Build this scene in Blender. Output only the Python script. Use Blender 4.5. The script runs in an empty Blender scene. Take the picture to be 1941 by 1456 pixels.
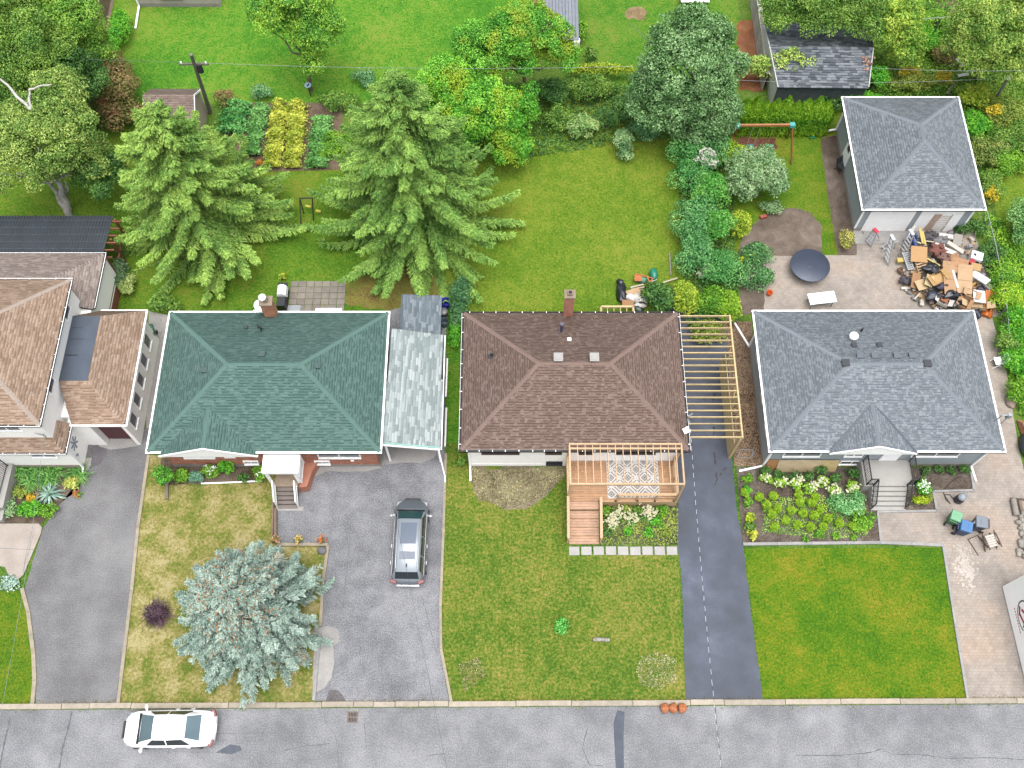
import bpy, bmesh, math, random
import numpy as np
from mathutils import Vector, Matrix

random.seed(7)
RNG = np.random.default_rng(11)
C = bpy.context.scene.collection
SC = bpy.context.scene

# ------------------------------------------------------------------ camera, sky, sun, exposure
F_PX, PITCH, CAM_H = 1870.0, math.radians(65), 52.0
cam = bpy.data.cameras.new('camera')
cam.sensor_width = 36.0
cam.lens = F_PX / 1941 * 36
cam.clip_start, cam.clip_end = 0.5, 1500
co = bpy.data.objects.new('camera', cam)
C.objects.link(co)
co.location = (0, 0, CAM_H)
co.rotation_euler = (math.pi / 2 - PITCH, 0, 0)
SC.camera = co
SUN_EL, SUN_AZ = math.radians(80), math.radians(165)      # azimuth from +Y towards +X
w = bpy.data.worlds.new('World'); SC.world = w
w.use_nodes = True
nt = w.node_tree
bg = nt.nodes['Background']
sky = nt.nodes.new('ShaderNodeTexSky')
sky.sky_type = 'NISHITA'
sky.sun_disc = False
sky.sun_elevation = SUN_EL
sky.sun_rotation = SUN_AZ
sky.air_density = 1.0; sky.dust_density = 6.0; sky.ozone_density = 0.6
hs = nt.nodes.new('ShaderNodeHueSaturation'); hs.inputs['Saturation'].default_value = 0.35   # a thin even overcast: greyer than clear sky
nt.links.new(sky.outputs[0], hs.inputs['Color']); nt.links.new(hs.outputs[0], bg.inputs[0])
bg.inputs[1].default_value = 0.15
sl = bpy.data.lights.new('sun', 'SUN')
sl.energy = 1.5
sl.angle = math.radians(60)
sl.color = (1.0, 0.97, 0.92)
so = bpy.data.objects.new('sun', sl); C.objects.link(so)
d = Vector((math.sin(SUN_AZ) * math.cos(SUN_EL), math.cos(SUN_AZ) * math.cos(SUN_EL), math.sin(SUN_EL)))
so.rotation_euler = d.to_track_quat('Z', 'Y').to_euler()
so.location = (0, 0, 80)
SC.view_settings.view_transform = 'Standard'
SC.view_settings.look = 'None'
SC.view_settings.gamma = 1
SC.view_settings.use_curve_mapping = False
SC.view_settings.exposure = 0.85

# ------------------------------------------------------------------ survey helpers
def P(px, py, z=0.0):
    """the place at height z that was measured at (px, py) of the survey photograph"""
    u = (px - 970.5) / F_PX; v = (py - 728) / F_PX
    dy = math.cos(PITCH) - v * math.sin(PITCH); dz = -math.sin(PITCH) - v * math.cos(PITCH)
    t = (z - CAM_H) / dz
    return Vector((u * t, dy * t, z))
def PL(pts, z=0.0): return [P(a, b, z) for a, b in pts]
def Zat(Y, py): return CAM_H - Y * math.tan(PITCH + math.atan((py - 728) / F_PX))

# ------------------------------------------------------------------ colours and materials
GAIN = 2.0
def s2l(c): return c / 12.92 if c <= 0.04045 else ((c + 0.055) / 1.055) ** 2.4
def rgb(r, g, b): return '#%02x%02x%02x' % (r, g, b)
def col(h, k=1.0):
    h = h.lstrip('#')
    return tuple(min(0.86, max(0.004, s2l(int(h[i:i + 2], 16) / 255) / GAIN * k)) for i in (0, 2, 4))
def mulc(c, k): return tuple(min(0.9, x * k) for x in c)

def new_mat(name):
    m = bpy.data.materials.new(name); m.use_nodes = True
    return m, m.node_tree, m.node_tree.nodes['Principled BSDF']
def noise(nt, scale, detail=4, coord='Object', rough=0.55, vec=None):
    n = nt.nodes.new('ShaderNodeTexNoise'); n.inputs['Scale'].default_value = scale
    n.inputs['Detail'].default_value = detail; n.inputs['Roughness'].default_value = rough
    if vec is None:
        tc = nt.nodes.new('ShaderNodeTexCoord'); vec = tc.outputs[coord]
    nt.links.new(vec, n.inputs['Vector'])
    return n
def ramp(nt, fac, stops):
    r = nt.nodes.new('ShaderNodeValToRGB')
    e = r.color_ramp.elements
    while len(e) < len(stops): e.new(0.5)
    for k, (p, c) in enumerate(stops):
        e[k].position = p; e[k].color = (*c, 1) if len(c) == 3 else c
    nt.links.new(fac, r.inputs[0])
    return r.outputs[0]
def mix(nt, a, b, fac, mode='MIX'):
    n = nt.nodes.new('ShaderNodeMix'); n.data_type = 'RGBA'; n.blend_type = mode
    def put(s, v):
        if hasattr(v, 'is_linked') or hasattr(v, 'links'): nt.links.new(v, s)
        elif isinstance(v, (int, float)): s.default_value = v
        else: s.default_value = (*v, 1) if len(v) == 3 else v
    put(n.inputs[0], fac); put(n.inputs[6], a); put(n.inputs[7], b)
    return n.outputs[2]
def bump(nt, b, h, strength, dist=0.02):
    n = nt.nodes.new('ShaderNodeBump'); n.inputs['Strength'].default_value = strength
    n.inputs['Distance'].default_value = dist
    nt.links.new(h, n.inputs['Height']); nt.links.new(n.outputs[0], b.inputs['Normal'])

MATS = {}
def M(name, c, rough=0.6, var=0.12, scale=6.0, island=0.0, bmp=0.0, metal=0.0, fine=0.0, spec=0.5, coat=0.0, grain=None):
    """plain surface: base colour, wear noise, optional piece-to-piece variation, optional wood grain"""
    if name in MATS: return MATS[name]
    if isinstance(c, str): c = col(c)
    m, nt, b = new_mat(name)
    n = noise(nt, scale, 5)
    cur = ramp(nt, n.outputs[0], [(0.3, mulc(c, 1 - var)), (0.7, mulc(c, 1 + var))])
    if fine:
        n2 = noise(nt, scale * 14, 2)
        f = ramp(nt, n2.outputs[0], [(0.25, (1 - fine,) * 3), (0.75, (1 + fine,) * 3)])
        cur = mix(nt, cur, f, 1.0, 'MULTIPLY')
    if grain:
        tc = nt.nodes.new('ShaderNodeTexCoord'); mp = nt.nodes.new('ShaderNodeMapping')
        mp.inputs['Scale'].default_value = grain
        nt.links.new(tc.outputs['Object'], mp.inputs[0])
        g = noise(nt, 3.0, 6, vec=mp.outputs[0])
        f = ramp(nt, g.outputs[0], [(0.3, (0.72,) * 3), (0.6, (1.1,) * 3)])
        cur = mix(nt, cur, f, 1.0, 'MULTIPLY')
    if island:
        gi = nt.nodes.new('ShaderNodeNewGeometry')
        f = ramp(nt, gi.outputs['Random Per Island'], [(0.0, (1 - island,) * 3), (1.0, (1 + island,) * 3)])
        cur = mix(nt, cur, f, 1.0, 'MULTIPLY')
    nt.links.new(cur, b.inputs['Base Color'])
    b.inputs['Roughness'].default_value = rough
    b.inputs['Metallic'].default_value = metal
    b.inputs['Specular IOR Level'].default_value = spec
    b.inputs['Coat Weight'].default_value = coat
    if bmp: bump(nt, b, noise(nt, scale * 8, 3).outputs[0], bmp)
    MATS[name] = m
    return m

def MO(name, c, ov=0.25, **k):
    """like M but the tone also differs from object to object (boards, slabs)"""
    m = M(name, c, **k)
    if m.get('per_object'): return m
    m['per_object'] = 1
    nt = m.node_tree; b = nt.nodes['Principled BSDF']
    src = b.inputs['Base Color'].links[0].from_socket
    oi = nt.nodes.new('ShaderNodeObjectInfo')
    f = ramp(nt, oi.outputs['Random'], [(0.0, (1 - ov, 1 - ov, 1 - ov)), (1.0, (1 + ov, 1 + ov * 0.9, 1 + ov * 0.8))])
    nt.links.new(mix(nt, src, f, 1.0, 'MULTIPLY'), b.inputs['Base Color'])
    return m

def leafmat(name, dark, light, scale=0.9, k=1.95, extra=None, trans=0.25):
    if name in MATS: return MATS[name]
    dark, light = col(dark, k), col(light, k)
    m, nt, b = new_mat(name)
    n = noise(nt, scale, 3)
    gi = nt.nodes.new('ShaderNodeNewGeometry')
    mt = nt.nodes.new('ShaderNodeMath'); mt.operation = 'MULTIPLY_ADD'
    mt.inputs[1].default_value = 0.5; 
    nt.links.new(gi.outputs['Random Per Island'], mt.inputs[0])
    m2 = nt.nodes.new('ShaderNodeMath'); m2.operation = 'MULTIPLY_ADD'
    m2.inputs[1].default_value = 1.3; m2.inputs[2].default_value = -0.40
    nt.links.new(n.outputs[0], m2.inputs[0]); nt.links.new(m2.outputs[0], mt.inputs[2])
    stops = [(0.0, mulc(dark, 0.55)), (0.32, dark), (0.75, light), (1.0, mulc(light, 1.3))]
    cur = ramp(nt, mt.outputs[0], stops)
    if extra:
        n3 = noise(nt, extra[1], 3)
        f = ramp(nt, n3.outputs[0], [(extra[2], (0, 0, 0)), (extra[2] + 0.08, (1, 1, 1))])
        cur = mix(nt, cur, col(extra[0], k), f)
    nt.links.new(cur, b.inputs['Base Color'])
    b.inputs['Roughness'].default_value = 0.55
    b.inputs['Specular IOR Level'].default_value = 0.3
    tr = nt.nodes.new('ShaderNodeBsdfTranslucent'); nt.links.new(cur, tr.inputs[0])
    mx = nt.nodes.new('ShaderNodeMixShader'); mx.inputs[0].default_value = trans
    nt.links.new(b.outputs[0], mx.inputs[1]); nt.links.new(tr.outputs[0], mx.inputs[2])
    nt.links.new(mx.outputs[0], nt.nodes['Material Output'].inputs[0])
    MATS[name] = m
    return m

def groundmat(name, stops, big=0.25, mid=1.6, fine=14.0, wmid=0.45, wfine=0.5, bmp=0.5, rough=0.95, spots=None, k=1.0, spec=0.2):
    """earth and grass: three sizes of mottling through one colour ramp"""
    if name in MATS: return MATS[name]
    m, nt, b = new_mat(name)
    a = noise(nt, big, 3); bn = noise(nt, mid, 4); cn = noise(nt, fine, 4, rough=0.7)
    def madd(x, w, y):
        q = nt.nodes.new('ShaderNodeMath'); q.operation = 'MULTIPLY_ADD'
        nt.links.new(x, q.inputs[0]); q.inputs[1].default_value = w
        if isinstance(y, float): q.inputs[2].default_value = y
        else: nt.links.new(y, q.inputs[2])
        return q.outputs[0]
    s = madd(a.outputs[0], 1.3, 0.5 - 0.65 - 0.9 * wmid - 2.2 * wfine)
    s = madd(bn.outputs[0], 1.8 * wmid, s); s = madd(cn.outputs[0], 4.4 * wfine, s)
    cur = ramp(nt, s, [(p, col(c, k)) for p, c in stops])
    if spots:
        n3 = noise(nt, spots[1], 3)
        f = ramp(nt, n3.outputs[0], [(spots[2], (0, 0, 0)), (spots[2] + spots[3], (1, 1, 1))])
        cur = mix(nt, cur, col(spots[0], k), f)
    nt.links.new(cur, b.inputs['Base Color'])
    b.inputs['Roughness'].default_value = rough; b.inputs['Specular IOR Level'].default_value = spec
    bump(nt, b, cn.outputs[0], bmp, 0.04)
    MATS[name] = m
    return m

# ------------------------------------------------------------------ scene graph helpers
def tag(o, label=None, cat=None, group=None, kind=None):
    if label: o['label'] = label
    if cat: o['category'] = cat
    if group: o['group'] = group
    if kind: o['kind'] = kind
    return o
def thing(name, label, cat, loc=(0, 0, 0), group=None, rz=0.0):
    o = bpy.data.objects.new(name, None); o.empty_display_size = 0.3
    C.objects.link(o); o.location = loc; o.rotation_euler = (0, 0, rz)
    return tag(o, label, cat, group)
def root_of(o):
    while o.parent: o = o.parent
    return o
def copy_tree(o, parent=None):
    c = o.copy(); C.objects.link(c); c.parent = parent
    for ch in list(o.children): copy_tree(ch, c)
    return c
def link_mesh(name, me, parent=None):
    o = bpy.data.objects.new(name, me); C.objects.link(o)
    if parent: o.parent = parent
    return o
def np_mesh(name, V, Fq, mat, parent=None, nper=4, local=True):
    """fast mesh from numpy: V (n,3), Fq (m,nper)"""
    V = np.asarray(V, dtype=np.float32).copy()
    if parent is not None and local:
        V -= np.array(root_of(parent).location, dtype=np.float32)
    Fq = np.asarray(Fq, dtype=np.int32)
    me = bpy.data.meshes.new(name)
    me.vertices.add(len(V)); me.vertices.foreach_set('co', V.ravel())
    me.loops.add(Fq.size); me.loops.foreach_set('vertex_index', Fq.ravel())
    me.polygons.add(len(Fq)); me.polygons.foreach_set('loop_start', np.arange(0, Fq.size, nper, dtype=np.int32))
    me.polygons.foreach_set('loop_total', np.full(len(Fq), nper, dtype=np.int32))
    me.update(calc_edges=True)
    for mm in (mat if isinstance(mat, (list, tuple)) else [mat]): me.materials.append(mm)
    return link_mesh(name, me, parent)

class MB:
    """collects shapes, then links them as ONE mesh object"""
    def __init__(s): s.v = []; s.f = []; s.m = []; s.sm = []
    def add(s, vs, fs, m=0, smooth=False):
        b = len(s.v); s.v += [tuple(x) for x in vs]
        for f in fs: s.f.append([i + b for i in f]); s.m.append(m); s.sm.append(smooth)
        return s
    def hexa(s, p, m=0):
        return s.add(p, [(0, 3, 2, 1), (4, 5, 6, 7), (0, 1, 5, 4), (1, 2, 6, 5), (2, 3, 7, 6), (3, 0, 4, 7)], m)
    def box(s, x0, x1, y0, y1, z0, z1, m=0):
        return s.hexa([(x0, y0, z0), (x1, y0, z0), (x1, y1, z0), (x0, y1, z0), (x0, y0, z1), (x1, y0, z1), (x1, y1, z1), (x0, y1, z1)], m)
    def obox(s, c, size, mat3=None, m=0):
        a, b, h = (x / 2 for x in size); c = Vector(c)
        ps = [(-a, -b, -h), (a, -b, -h), (a, b, -h), (-a, b, -h), (-a, -b, h), (a, -b, h), (a, b, h), (-a, b, h)]
        return s.hexa([c + (mat3 @ Vector(q) if mat3 else Vector(q)) for q in ps], m)
    def bar(s, p, q, w, h=None, m=0, up=(0, 0, 1)):
        p, q = Vector(p), Vector(q); h = h or w
        d = (q - p).normalized(); u = Vector(up)
        if abs(d.dot(u)) > 0.98: u = Vector((0, 1, 0))
        sd = d.cross(u).normalized() * w / 2; u2 = sd.cross(d).normalized() * h / 2
        return s.hexa([p - sd - u2, p + sd - u2, q + sd - u2, q - sd - u2, p - sd + u2, p + sd + u2, q + sd + u2, q - sd + u2], m)
    def cyl(s, p, q, r0, r1=None, n=10, m=0, caps=True, smooth=True):
        p, q = Vector(p), Vector(q); r1 = r0 if r1 is None else r1
        d = (q - p).normalized(); u = Vector((0, 0, 1)) if abs(d.z) < 0.95 else Vector((1, 0, 0))
        a = d.cross(u).normalized(); b = d.cross(a)
        vs = []
        for c, r in ((p, r0), (q, r1)):
            for k in range(n):
                t = 2 * math.pi * k / n; vs.append(c + (a * math.cos(t) + b * math.sin(t)) * r)
        s.add(vs, [(k, (k + 1) % n, n + (k + 1) % n, n + k) for k in range(n)], m, smooth)
        if caps: s.add(vs, [tuple(range(n - 1, -1, -1)), tuple(range(n, 2 * n))], m)
        return s
    def tube(s, pts, r, n=8, m=0, rs=None):
        pts = [Vector(p) for p in pts]; vs = []
        for i, p in enumerate(pts):
            d = (pts[min(i + 1, len(pts) - 1)] - pts[max(i - 1, 0)]).normalized()
            u = Vector((0, 0, 1)) if abs(d.z) < 0.9 else Vector((1, 0, 0))
            a = d.cross(u).normalized(); b = d.cross(a); rr = rs[i] if rs else r
            for k in range(n):
                t = 2 * math.pi * k / n; vs.append(p + (a * math.cos(t) + b * math.sin(t)) * rr)
        fs = [(i * n + k, i * n + (k + 1) % n, (i + 1) * n + (k + 1) % n, (i + 1) * n + k) for i in range(len(pts) - 1) for k in range(n)]
        s.add(vs, fs, m, True)
        return s.add(vs, [tuple(range(n - 1, -1, -1)), tuple(range((len(pts) - 1) * n, len(pts) * n))], m)
    def lathe(s, prof, c=(0, 0, 0), n=16, m=0, sx=1, sy=1):
        c = Vector(c); vs = []
        for r, z in prof:
            for k in range(n):
                t = 2 * math.pi * k / n; vs.append(c + Vector((r * math.cos(t) * sx, r * math.sin(t) * sy, z)))
        L = len(prof)
        s.add(vs, [(i * n + k, i * n + (k + 1) % n, (i + 1) * n + (k + 1) % n, (i + 1) * n + k) for i in range(L - 1) for k in range(n)], m, True)
        return s.add(vs, [tuple(range(n - 1, -1, -1)), tuple(range((L - 1) * n, L * n))], m)
    def prism(s, outline, z0, z1, m=0):
        n = len(outline); o = [(p[0], p[1]) for p in outline]
        area = sum(o[i][0] * o[(i + 1) % n][1] - o[(i + 1) % n][0] * o[i][1] for i in range(n))
        if area < 0: o = o[::-1]
        vs = [(x, y, z0) for x, y in o] + [(x, y, z1) for x, y in o]
        return s.add(vs, [tuple(range(n - 1, -1, -1)), tuple(range(n, 2 * n))] + [(k, (k + 1) % n, n + (k + 1) % n, n + k) for k in range(n)], m)
    def poly(s, pts, m=0): return s.add(pts, [tuple(range(len(pts)))], m)
    def blob(s, c, r, n=10, lump=0.25, seed=0, m=0, freq=2.0):
        """a lumpy sack-like body"""
        rr = random.Random(seed); ph = [rr.uniform(0, 6.28) for _ in range(6)]
        c = Vector(c); vs = []; rows = n // 2 + 2
        for i in range(rows):
            th = math.pi * i / (rows - 1)
            for k in range(n):
                t = 2 * math.pi * k / n
                q = 1 + lump * (0.5 * math.sin(freq * t + ph[0] + th * 2) + 0.35 * math.sin(3 * t + ph[1] - 3 * th) + 0.3 * math.sin(5 * th + ph[2] + t * 4) + rr.uniform(-.3, .3))
                vs.append(c + Vector((math.sin(th) * math.cos(t) * r[0] * q, math.sin(th) * math.sin(t) * r[1] * q, max(-r[2] * 0.72, math.cos(th) * r[2] * (0.75 + 0.25 * q)))))
        return s.add(vs, [(i * n + k, (i + 1) * n + k, (i + 1) * n + (k + 1) % n, i * n + (k + 1) % n) for i in range(rows - 1) for k in range(n)], m, True)
    def build(s, name, mats, parent=None, local=False, bevel=0.0, kind=None):
        """local=False: shapes were given in world coordinates"""
        off = Vector((0, 0, 0))
        if parent is not None and not local: off = root_of(parent).location
        me = bpy.data.meshes.new(name)
        me.from_pydata([(x - off.x, y - off.y, z - off.z) for x, y, z in s.v], [], s.f)
        for m in (mats if isinstance(mats, (list, tuple)) else [mats]): me.materials.append(m)
        me.polygons.foreach_set('material_index', s.m)
        me.polygons.foreach_set('use_smooth', s.sm)
        me.update()
        o = link_mesh(name, me, parent)
        if bevel:
            b = o.modifiers.new('bevel', 'BEVEL'); b.width = bevel; b.segments = 2; b.limit_method = 'ANGLE'
        if kind: o['kind'] = kind
        return o
def fix_normals(o):
    bm = bmesh.new(); bm.from_mesh(o.data); bmesh.ops.recalc_face_normals(bm, faces=bm.faces); bm.to_mesh(o.data); bm.free()
    return o
# ------------------------------------------------------------------ the ground
def sheet(name, outline, z, mat, kind='structure', sub=0, label=None):
    m = MB(); n = len(outline); o = [(p[0], p[1]) for p in outline]
    area = sum(o[i][0] * o[(i + 1) % n][1] - o[(i + 1) % n][0] * o[i][1] for i in range(n))
    if area < 0: o = o[::-1]
    m.poly([(x, y, z) for x, y in o])
    ob = m.build(name, mat)
    bm = bmesh.new(); bm.from_mesh(ob.data); bmesh.ops.triangulate(bm, faces=bm.faces); bm.to_mesh(ob.data); bm.free()
    tag(ob, kind=kind)
    return ob
def wavy(pts, amp=0.05, step=0.35, seed=1):
    """an outline with an irregular hand-worn edge"""
    rr = random.Random(seed); out = []
    n = len(pts)
    for i in range(n):
        a, b = Vector(pts[i][:2]), Vector(pts[(i + 1) % n][:2])
        k = max(1, int((b - a).length / step))
        nrm = Vector((-(b - a).y, (b - a).x)); nrm = nrm.normalized() if nrm.length > 0 else nrm
        for j in range(k):
            q = a + (b - a) * (j / k) + nrm * rr.uniform(-amp, amp) * (0.4 if j == 0 else 1)
            out.append((q.x, q.y))
    return out
def in_poly(x, y, poly):
    inside = np.zeros(x.shape, bool); n = len(poly)
    for i in range(n):
        x0, y0 = poly[i][0], poly[i][1]; x1, y1 = poly[(i + 1) % n][0], poly[(i + 1) % n][1]
        if y0 == y1: continue
        cnd = ((y0 > y) != (y1 > y)) & (x < (x1 - x0) * (y - y0) / (y1 - y0) + x0)
        inside ^= cnd
    return inside
def scatter(poly, n, holes=()):
    xs = [p[0] for p in poly]; ys = [p[1] for p in poly]
    x = RNG.uniform(min(xs), max(xs), n); y = RNG.uniform(min(ys), max(ys), n)
    k = in_poly(x, y, poly)
    for h in holes: k &= ~in_poly(x, y, h)
    return x[k], y[k]
def blades(name, x, y, mat, h=(0.03, 0.09), wd=0.03, z=0.0, lean=0.6, parent=None):
    n = len(x); a = RNG.uniform(0, 2 * np.pi, n); hh = RNG.uniform(h[0], h[1], n); le = RNG.uniform(0.2, lean, n) * hh * 1.6
    b = RNG.uniform(0, 2 * np.pi, n); ww = wd * RNG.uniform(0.6, 1.4, n)
    V = np.zeros((n, 3, 3))
    V[:, 0] = np.stack([x - np.cos(a) * ww / 2, y - np.sin(a) * ww / 2, np.full(n, z - 0.005)], 1)
    V[:, 1] = np.stack([x + np.cos(a) * ww / 2, y + np.sin(a) * ww / 2, np.full(n, z - 0.005)], 1)
    V[:, 2] = np.stack([x + np.cos(b) * le, y + np.sin(b) * le, z + hh], 1)
    o = np_mesh(name, V.reshape(-1, 3), np.arange(3 * n).reshape(-1, 3), mat, parent, 3)
    return tag(o, kind='stuff')

soil = groundmat('soil', [(0.2, '#4f4338'), (0.5, '#75675a'), (0.8, '#94867a')], big=0.4, mid=3, fine=22)
g_back = groundmat('turf_mid', [(0.1, rgb(84, 126, 26)), (0.4, rgb(110, 145, 39)), (0.62, rgb(133, 157, 50)), (0.92, rgb(158, 161, 66))], big=0.13, mid=1.6, fine=7)
sheet('ground', [(-220, -120), (220, -120), (220, 330), (-220, 330)], -0.012, groundmat('rough_ground', [(0.2, '#3f6a22'), (0.5, '#628a30'), (0.85, '#85994a')], big=0.2, mid=1.2, fine=8))

KY = lambda x: 6.42 + 0.0055 * x        # centre line of the kerb along the street
road_mat = groundmat('old_asphalt', [(0.08, '#797b80'), (0.42, '#919398'), (0.6, '#a0a2a7'), (0.92, '#b8babe')], big=0.22, mid=1.1, fine=16, wmid=0.4, wfine=0.55, bmp=0.35, rough=0.85, spec=0.35)
sheet('road', [(-220, -60), (220, -60), (220, KY(220) - .16), (-220, KY(-220) - .16)], -0.004, road_mat)
rd = bpy.data.objects['road']
crack_m = M('crack_filler', '#63676f', 0.6, 0.25, 3)
crack_g = M('crack_shade', '#83868c', 0.9, 0.2, 3)
patch_m = groundmat('tar_patch', [(0.1, '#5b616e'), (0.5, '#6b717e'), (0.9, '#7d828d')], mid=2, fine=30, bmp=0.3, rough=0.8)
def ribbon(name, pts, wd, mat, z, parent=None, jit=0.012, step=0.12, seed=0, kind=None):
    rr = random.Random(seed + len(pts)); q = []
    for i in range(len(pts) - 1):
        a, b = Vector(pts[i][:2]), Vector(pts[i + 1][:2]); k = max(1, int((b - a).length / step))
        for j in range(k): q.append(a + (b - a) * j / k + Vector((rr.uniform(-1, 1), rr.uniform(-1, 1))) * jit)
    q.append(Vector(pts[-1][:2])); m = MB(); vs = []
    for i, p in enumerate(q):
        d = (q[min(i + 1, len(q) - 1)] - q[max(i - 1, 0)]); d = Vector((-d.y, d.x)).normalized() * wd * rr.uniform(0.12, 0.55)
        vs += [(p.x - d.x, p.y - d.y, z), (p.x + d.x, p.y + d.y, z)]
    m.add(vs, [(2 * i, 2 * i + 1, 2 * i + 3, 2 * i + 2) for i in range(len(q) - 1)])
    o = m.build(name, mat, parent)
    if kind: o['kind'] = kind
    return fix_normals(o)
for i, (pts, wd, mt) in enumerate([
    ([(137, 1348), (128, 1385), (118, 1420), (110, 1470)], .12, crack_m), ([(20, 1360), (10, 1400), (-4, 1470)], .12, crack_m),
    ([(538, 1423), (570, 1415), (627, 1410)], .05, crack_m), ([(690, 1370), (695, 1417)], .035, crack_m),
    ([(614, 1352), (617, 1370), (632, 1388), (641, 1412), (642, 1456)], .05, crack_g), ([(809, 1432), (845, 1429)], .04, crack_m),
    ([(860, 1345), (873, 1398), (890, 1460)], .035, crack_g), ([(1112, 1385), (1104, 1420), (1118, 1450), (1142, 1452)], .05, crack_m),
    ([(1108, 1342), (1113, 1392)], .03, crack_g), ([(1356, 1340), (1362, 1400), (1368, 1456)], .04, crack_m),
    ([(1612, 1345), (1618, 1395), (1630, 1425), (1624, 1460)], .05, crack_g), ([(1507, 1432), (1590, 1432), (1640, 1428), (1672, 1420), (1690, 1430), (1740, 1430), (1800, 1438), (1880, 1436), (1950, 1441)], .05, crack_m),
    ([(1478, 1385), (1475, 1410), (1491, 1435), (1480, 1460)], .03, crack_g), ([(1765, 1380), (1770, 1440)], .025, crack_g),
    ([(480, 1391), (560, 1390)], .04, crack_g), ([(509, 1345), (508, 1370), (498, 1390), (493, 1450)], .04, crack_g),
    ([(960, 1440), (1030, 1442), (1090, 1446)], .03, crack_g), ([(1180, 1440), (1250, 1436), (1330, 1442)], .03, crack_g), ([(1260, 1420), (1300, 1410), (1345, 1408)], .03, crack_g),
    ([(540, 1460), (555, 1420), (545, 1375)], .03, crack_g), ([(310, 1425), (420, 1426)], .03, crack_g), ([(700, 1345), (740, 1352), (800, 1350)], .03, crack_g),
    ([(407, 1391), (480, 1391)], .04, crack_g), ([(447, 1391), (449, 1430)], .03, crack_g), ([(320, 1415), (318, 1456)], .02, crack_g)]):
    ribbon('crack', PL(pts), wd, mt, 0.001, rd, seed=i)
m = MB(); m.poly([(p.x, p.y, 0.0) for p in PL([(1170, 1346), (1184, 1350), (1182, 1395), (1183, 1475), (1168, 1475), (1164, 1400), (1163, 1370)][::-1])]); m.build('tar_patch', patch_m, rd)
m = MB(); m.poly([(p.x, p.y, 0.0) for p in PL([(408, 1427), (436, 1411), (455, 1414), (459, 1422), (444, 1428), (440, 1430)][::-1])]); m.build('tar_patch', patch_m, rd)
# kerb: one stone after the other
kerb = thing('kerb', None, None, (0, 6.42, 0)); kerb['kind'] = 'structure'
kst = MO('kerb_concrete', '#c2b8a8', 0.1, rough=0.85, var=0.14, scale=4, bmp=0.2, fine=0.12)
br = [-30, -27.4, -25.8 + 3.1, -21.3, -19.2, -14.3, -11.9, -9.6, -8.0, -7.0, -5.9, -4.7, -3.2, 0.2, 3.0, 6.1, 9.0, 10.7, 13.8, 16.6, 19.6, 22.4, 25.5, 28.6, 31]
rr = random.Random(4)
for a, b in zip(br[:-1], br[1:]):
    m = MB(); z1 = 0.10 + rr.uniform(-.008, .008); dy = rr.uniform(-.015, .015)
    ya, yb = KY(a) + dy, KY(b) + dy
    m.hexa([(a + .012, ya - .14, -.1), (b - .012, yb - .14, -.1), (b - .012, yb + .14, -.1), (a + .012, ya + .14, -.1),
            (a + .012, ya - .12, z1), (b - .012, yb - .12, z1), (b - .012, yb + .14, z1), (a + .012, ya + .14, z1)])
    m.build('kerb_stone', kst, kerb, bevel=0.015)

# lawns, drives, beds (measured outlines)
def lawn(name, pix, z, mat, blade_m, dens, holes=(), h=(0.03, 0.08), wd=0.045):
    pl = [(p.x, p.y) for p in PL(pix)]
    o = sheet(name, pl, z, mat)
    xs = [p[0] for p in pl]; ys = [p[1] for p in pl]
    n = int(dens * (max(xs) - min(xs)) * (max(ys) - min(ys)))
    x, y = scatter(pl, n, [[(p.x, p.y) for p in PL(hh)] for hh in holes])
    blades('grass', x, y, blade_m, h, wd, z)
    return pl
DECK = [(1075, 850), (1300, 850), (1290, 975), (1292, 1058), (1074, 1058)]
g2 = groundmat('turf_dry', [(0.05, rgb(105, 130, 50)), (0.3, rgb(131, 141, 65)), (0.5, rgb(156, 154, 87)), (0.7, rgb(177, 166, 109)), (0.97, rgb(194, 186, 135))], big=0.45, mid=1.0, fine=6, wmid=1.1, wfine=0.55)
b2 = leafmat('blade_dry', '#8a8a3c', '#c0ad70', 0.5, 1.5)
g3 = groundmat('turf_weedy', [(0.05, rgb(73, 115, 31)), (0.36, rgb(102, 132, 42)), (0.56, rgb(126, 145, 54)), (0.76, rgb(149, 150, 67)), (0.97, rgb(174, 159, 92))], big=0.22, mid=1.7, fine=7, wmid=0.6, wfine=0.7)
b3 = leafmat('blade_weedy', '#6a9030', '#9fb350', 0.6, 1.5)
g4 = groundmat('turf_lush', [(0.05, rgb(65, 114, 15)), (0.34, rgb(86, 134, 20)), (0.56, rgb(115, 143, 27)), (0.78, rgb(142, 148, 40)), (0.98, rgb(167, 154, 54))], big=0.24, mid=1.4, fine=8, wmid=0.45, wfine=0.5)
b4 = leafmat('blade_lush', '#4f9218', '#8fac34', 0.4, 1.5)
gt = groundmat('turf_bright', [(0.1, rgb(70, 135, 37)), (0.4, rgb(90, 155, 42)), (0.6, rgb(116, 166, 51)), (0.9, rgb(145, 168, 67))], big=0.16, mid=1.6, fine=7, wmid=0.6, wfine=0.6)
bt = leafmat('blade_bright', '#46a01c', '#84b836', 0.4, 1.5)
bm_ = leafmat('blade_mid', '#6d9528', '#9fb646', 0.4, 1.5)
lawn('front_lawn', [(-40, 1125), (40, 1118), (52, 1160), (62, 1240), (64, 1290), (60, 1337), (-60, 1340)], 0.0, groundmat('turf_verge', [(0.05, rgb(63, 109, 18)), (0.34, rgb(86, 129, 24)), (0.56, rgb(111, 140, 32)), (0.9, rgb(147, 147, 47))], big=0.3, mid=1.6, fine=8), b4, 120)
lawn('front_lawn', [(281, 862), (524, 890), (521, 1032), (618, 1034), (606, 1190), (597, 1331), (225, 1335)], 0.0, g2, b2, 130)
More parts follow.
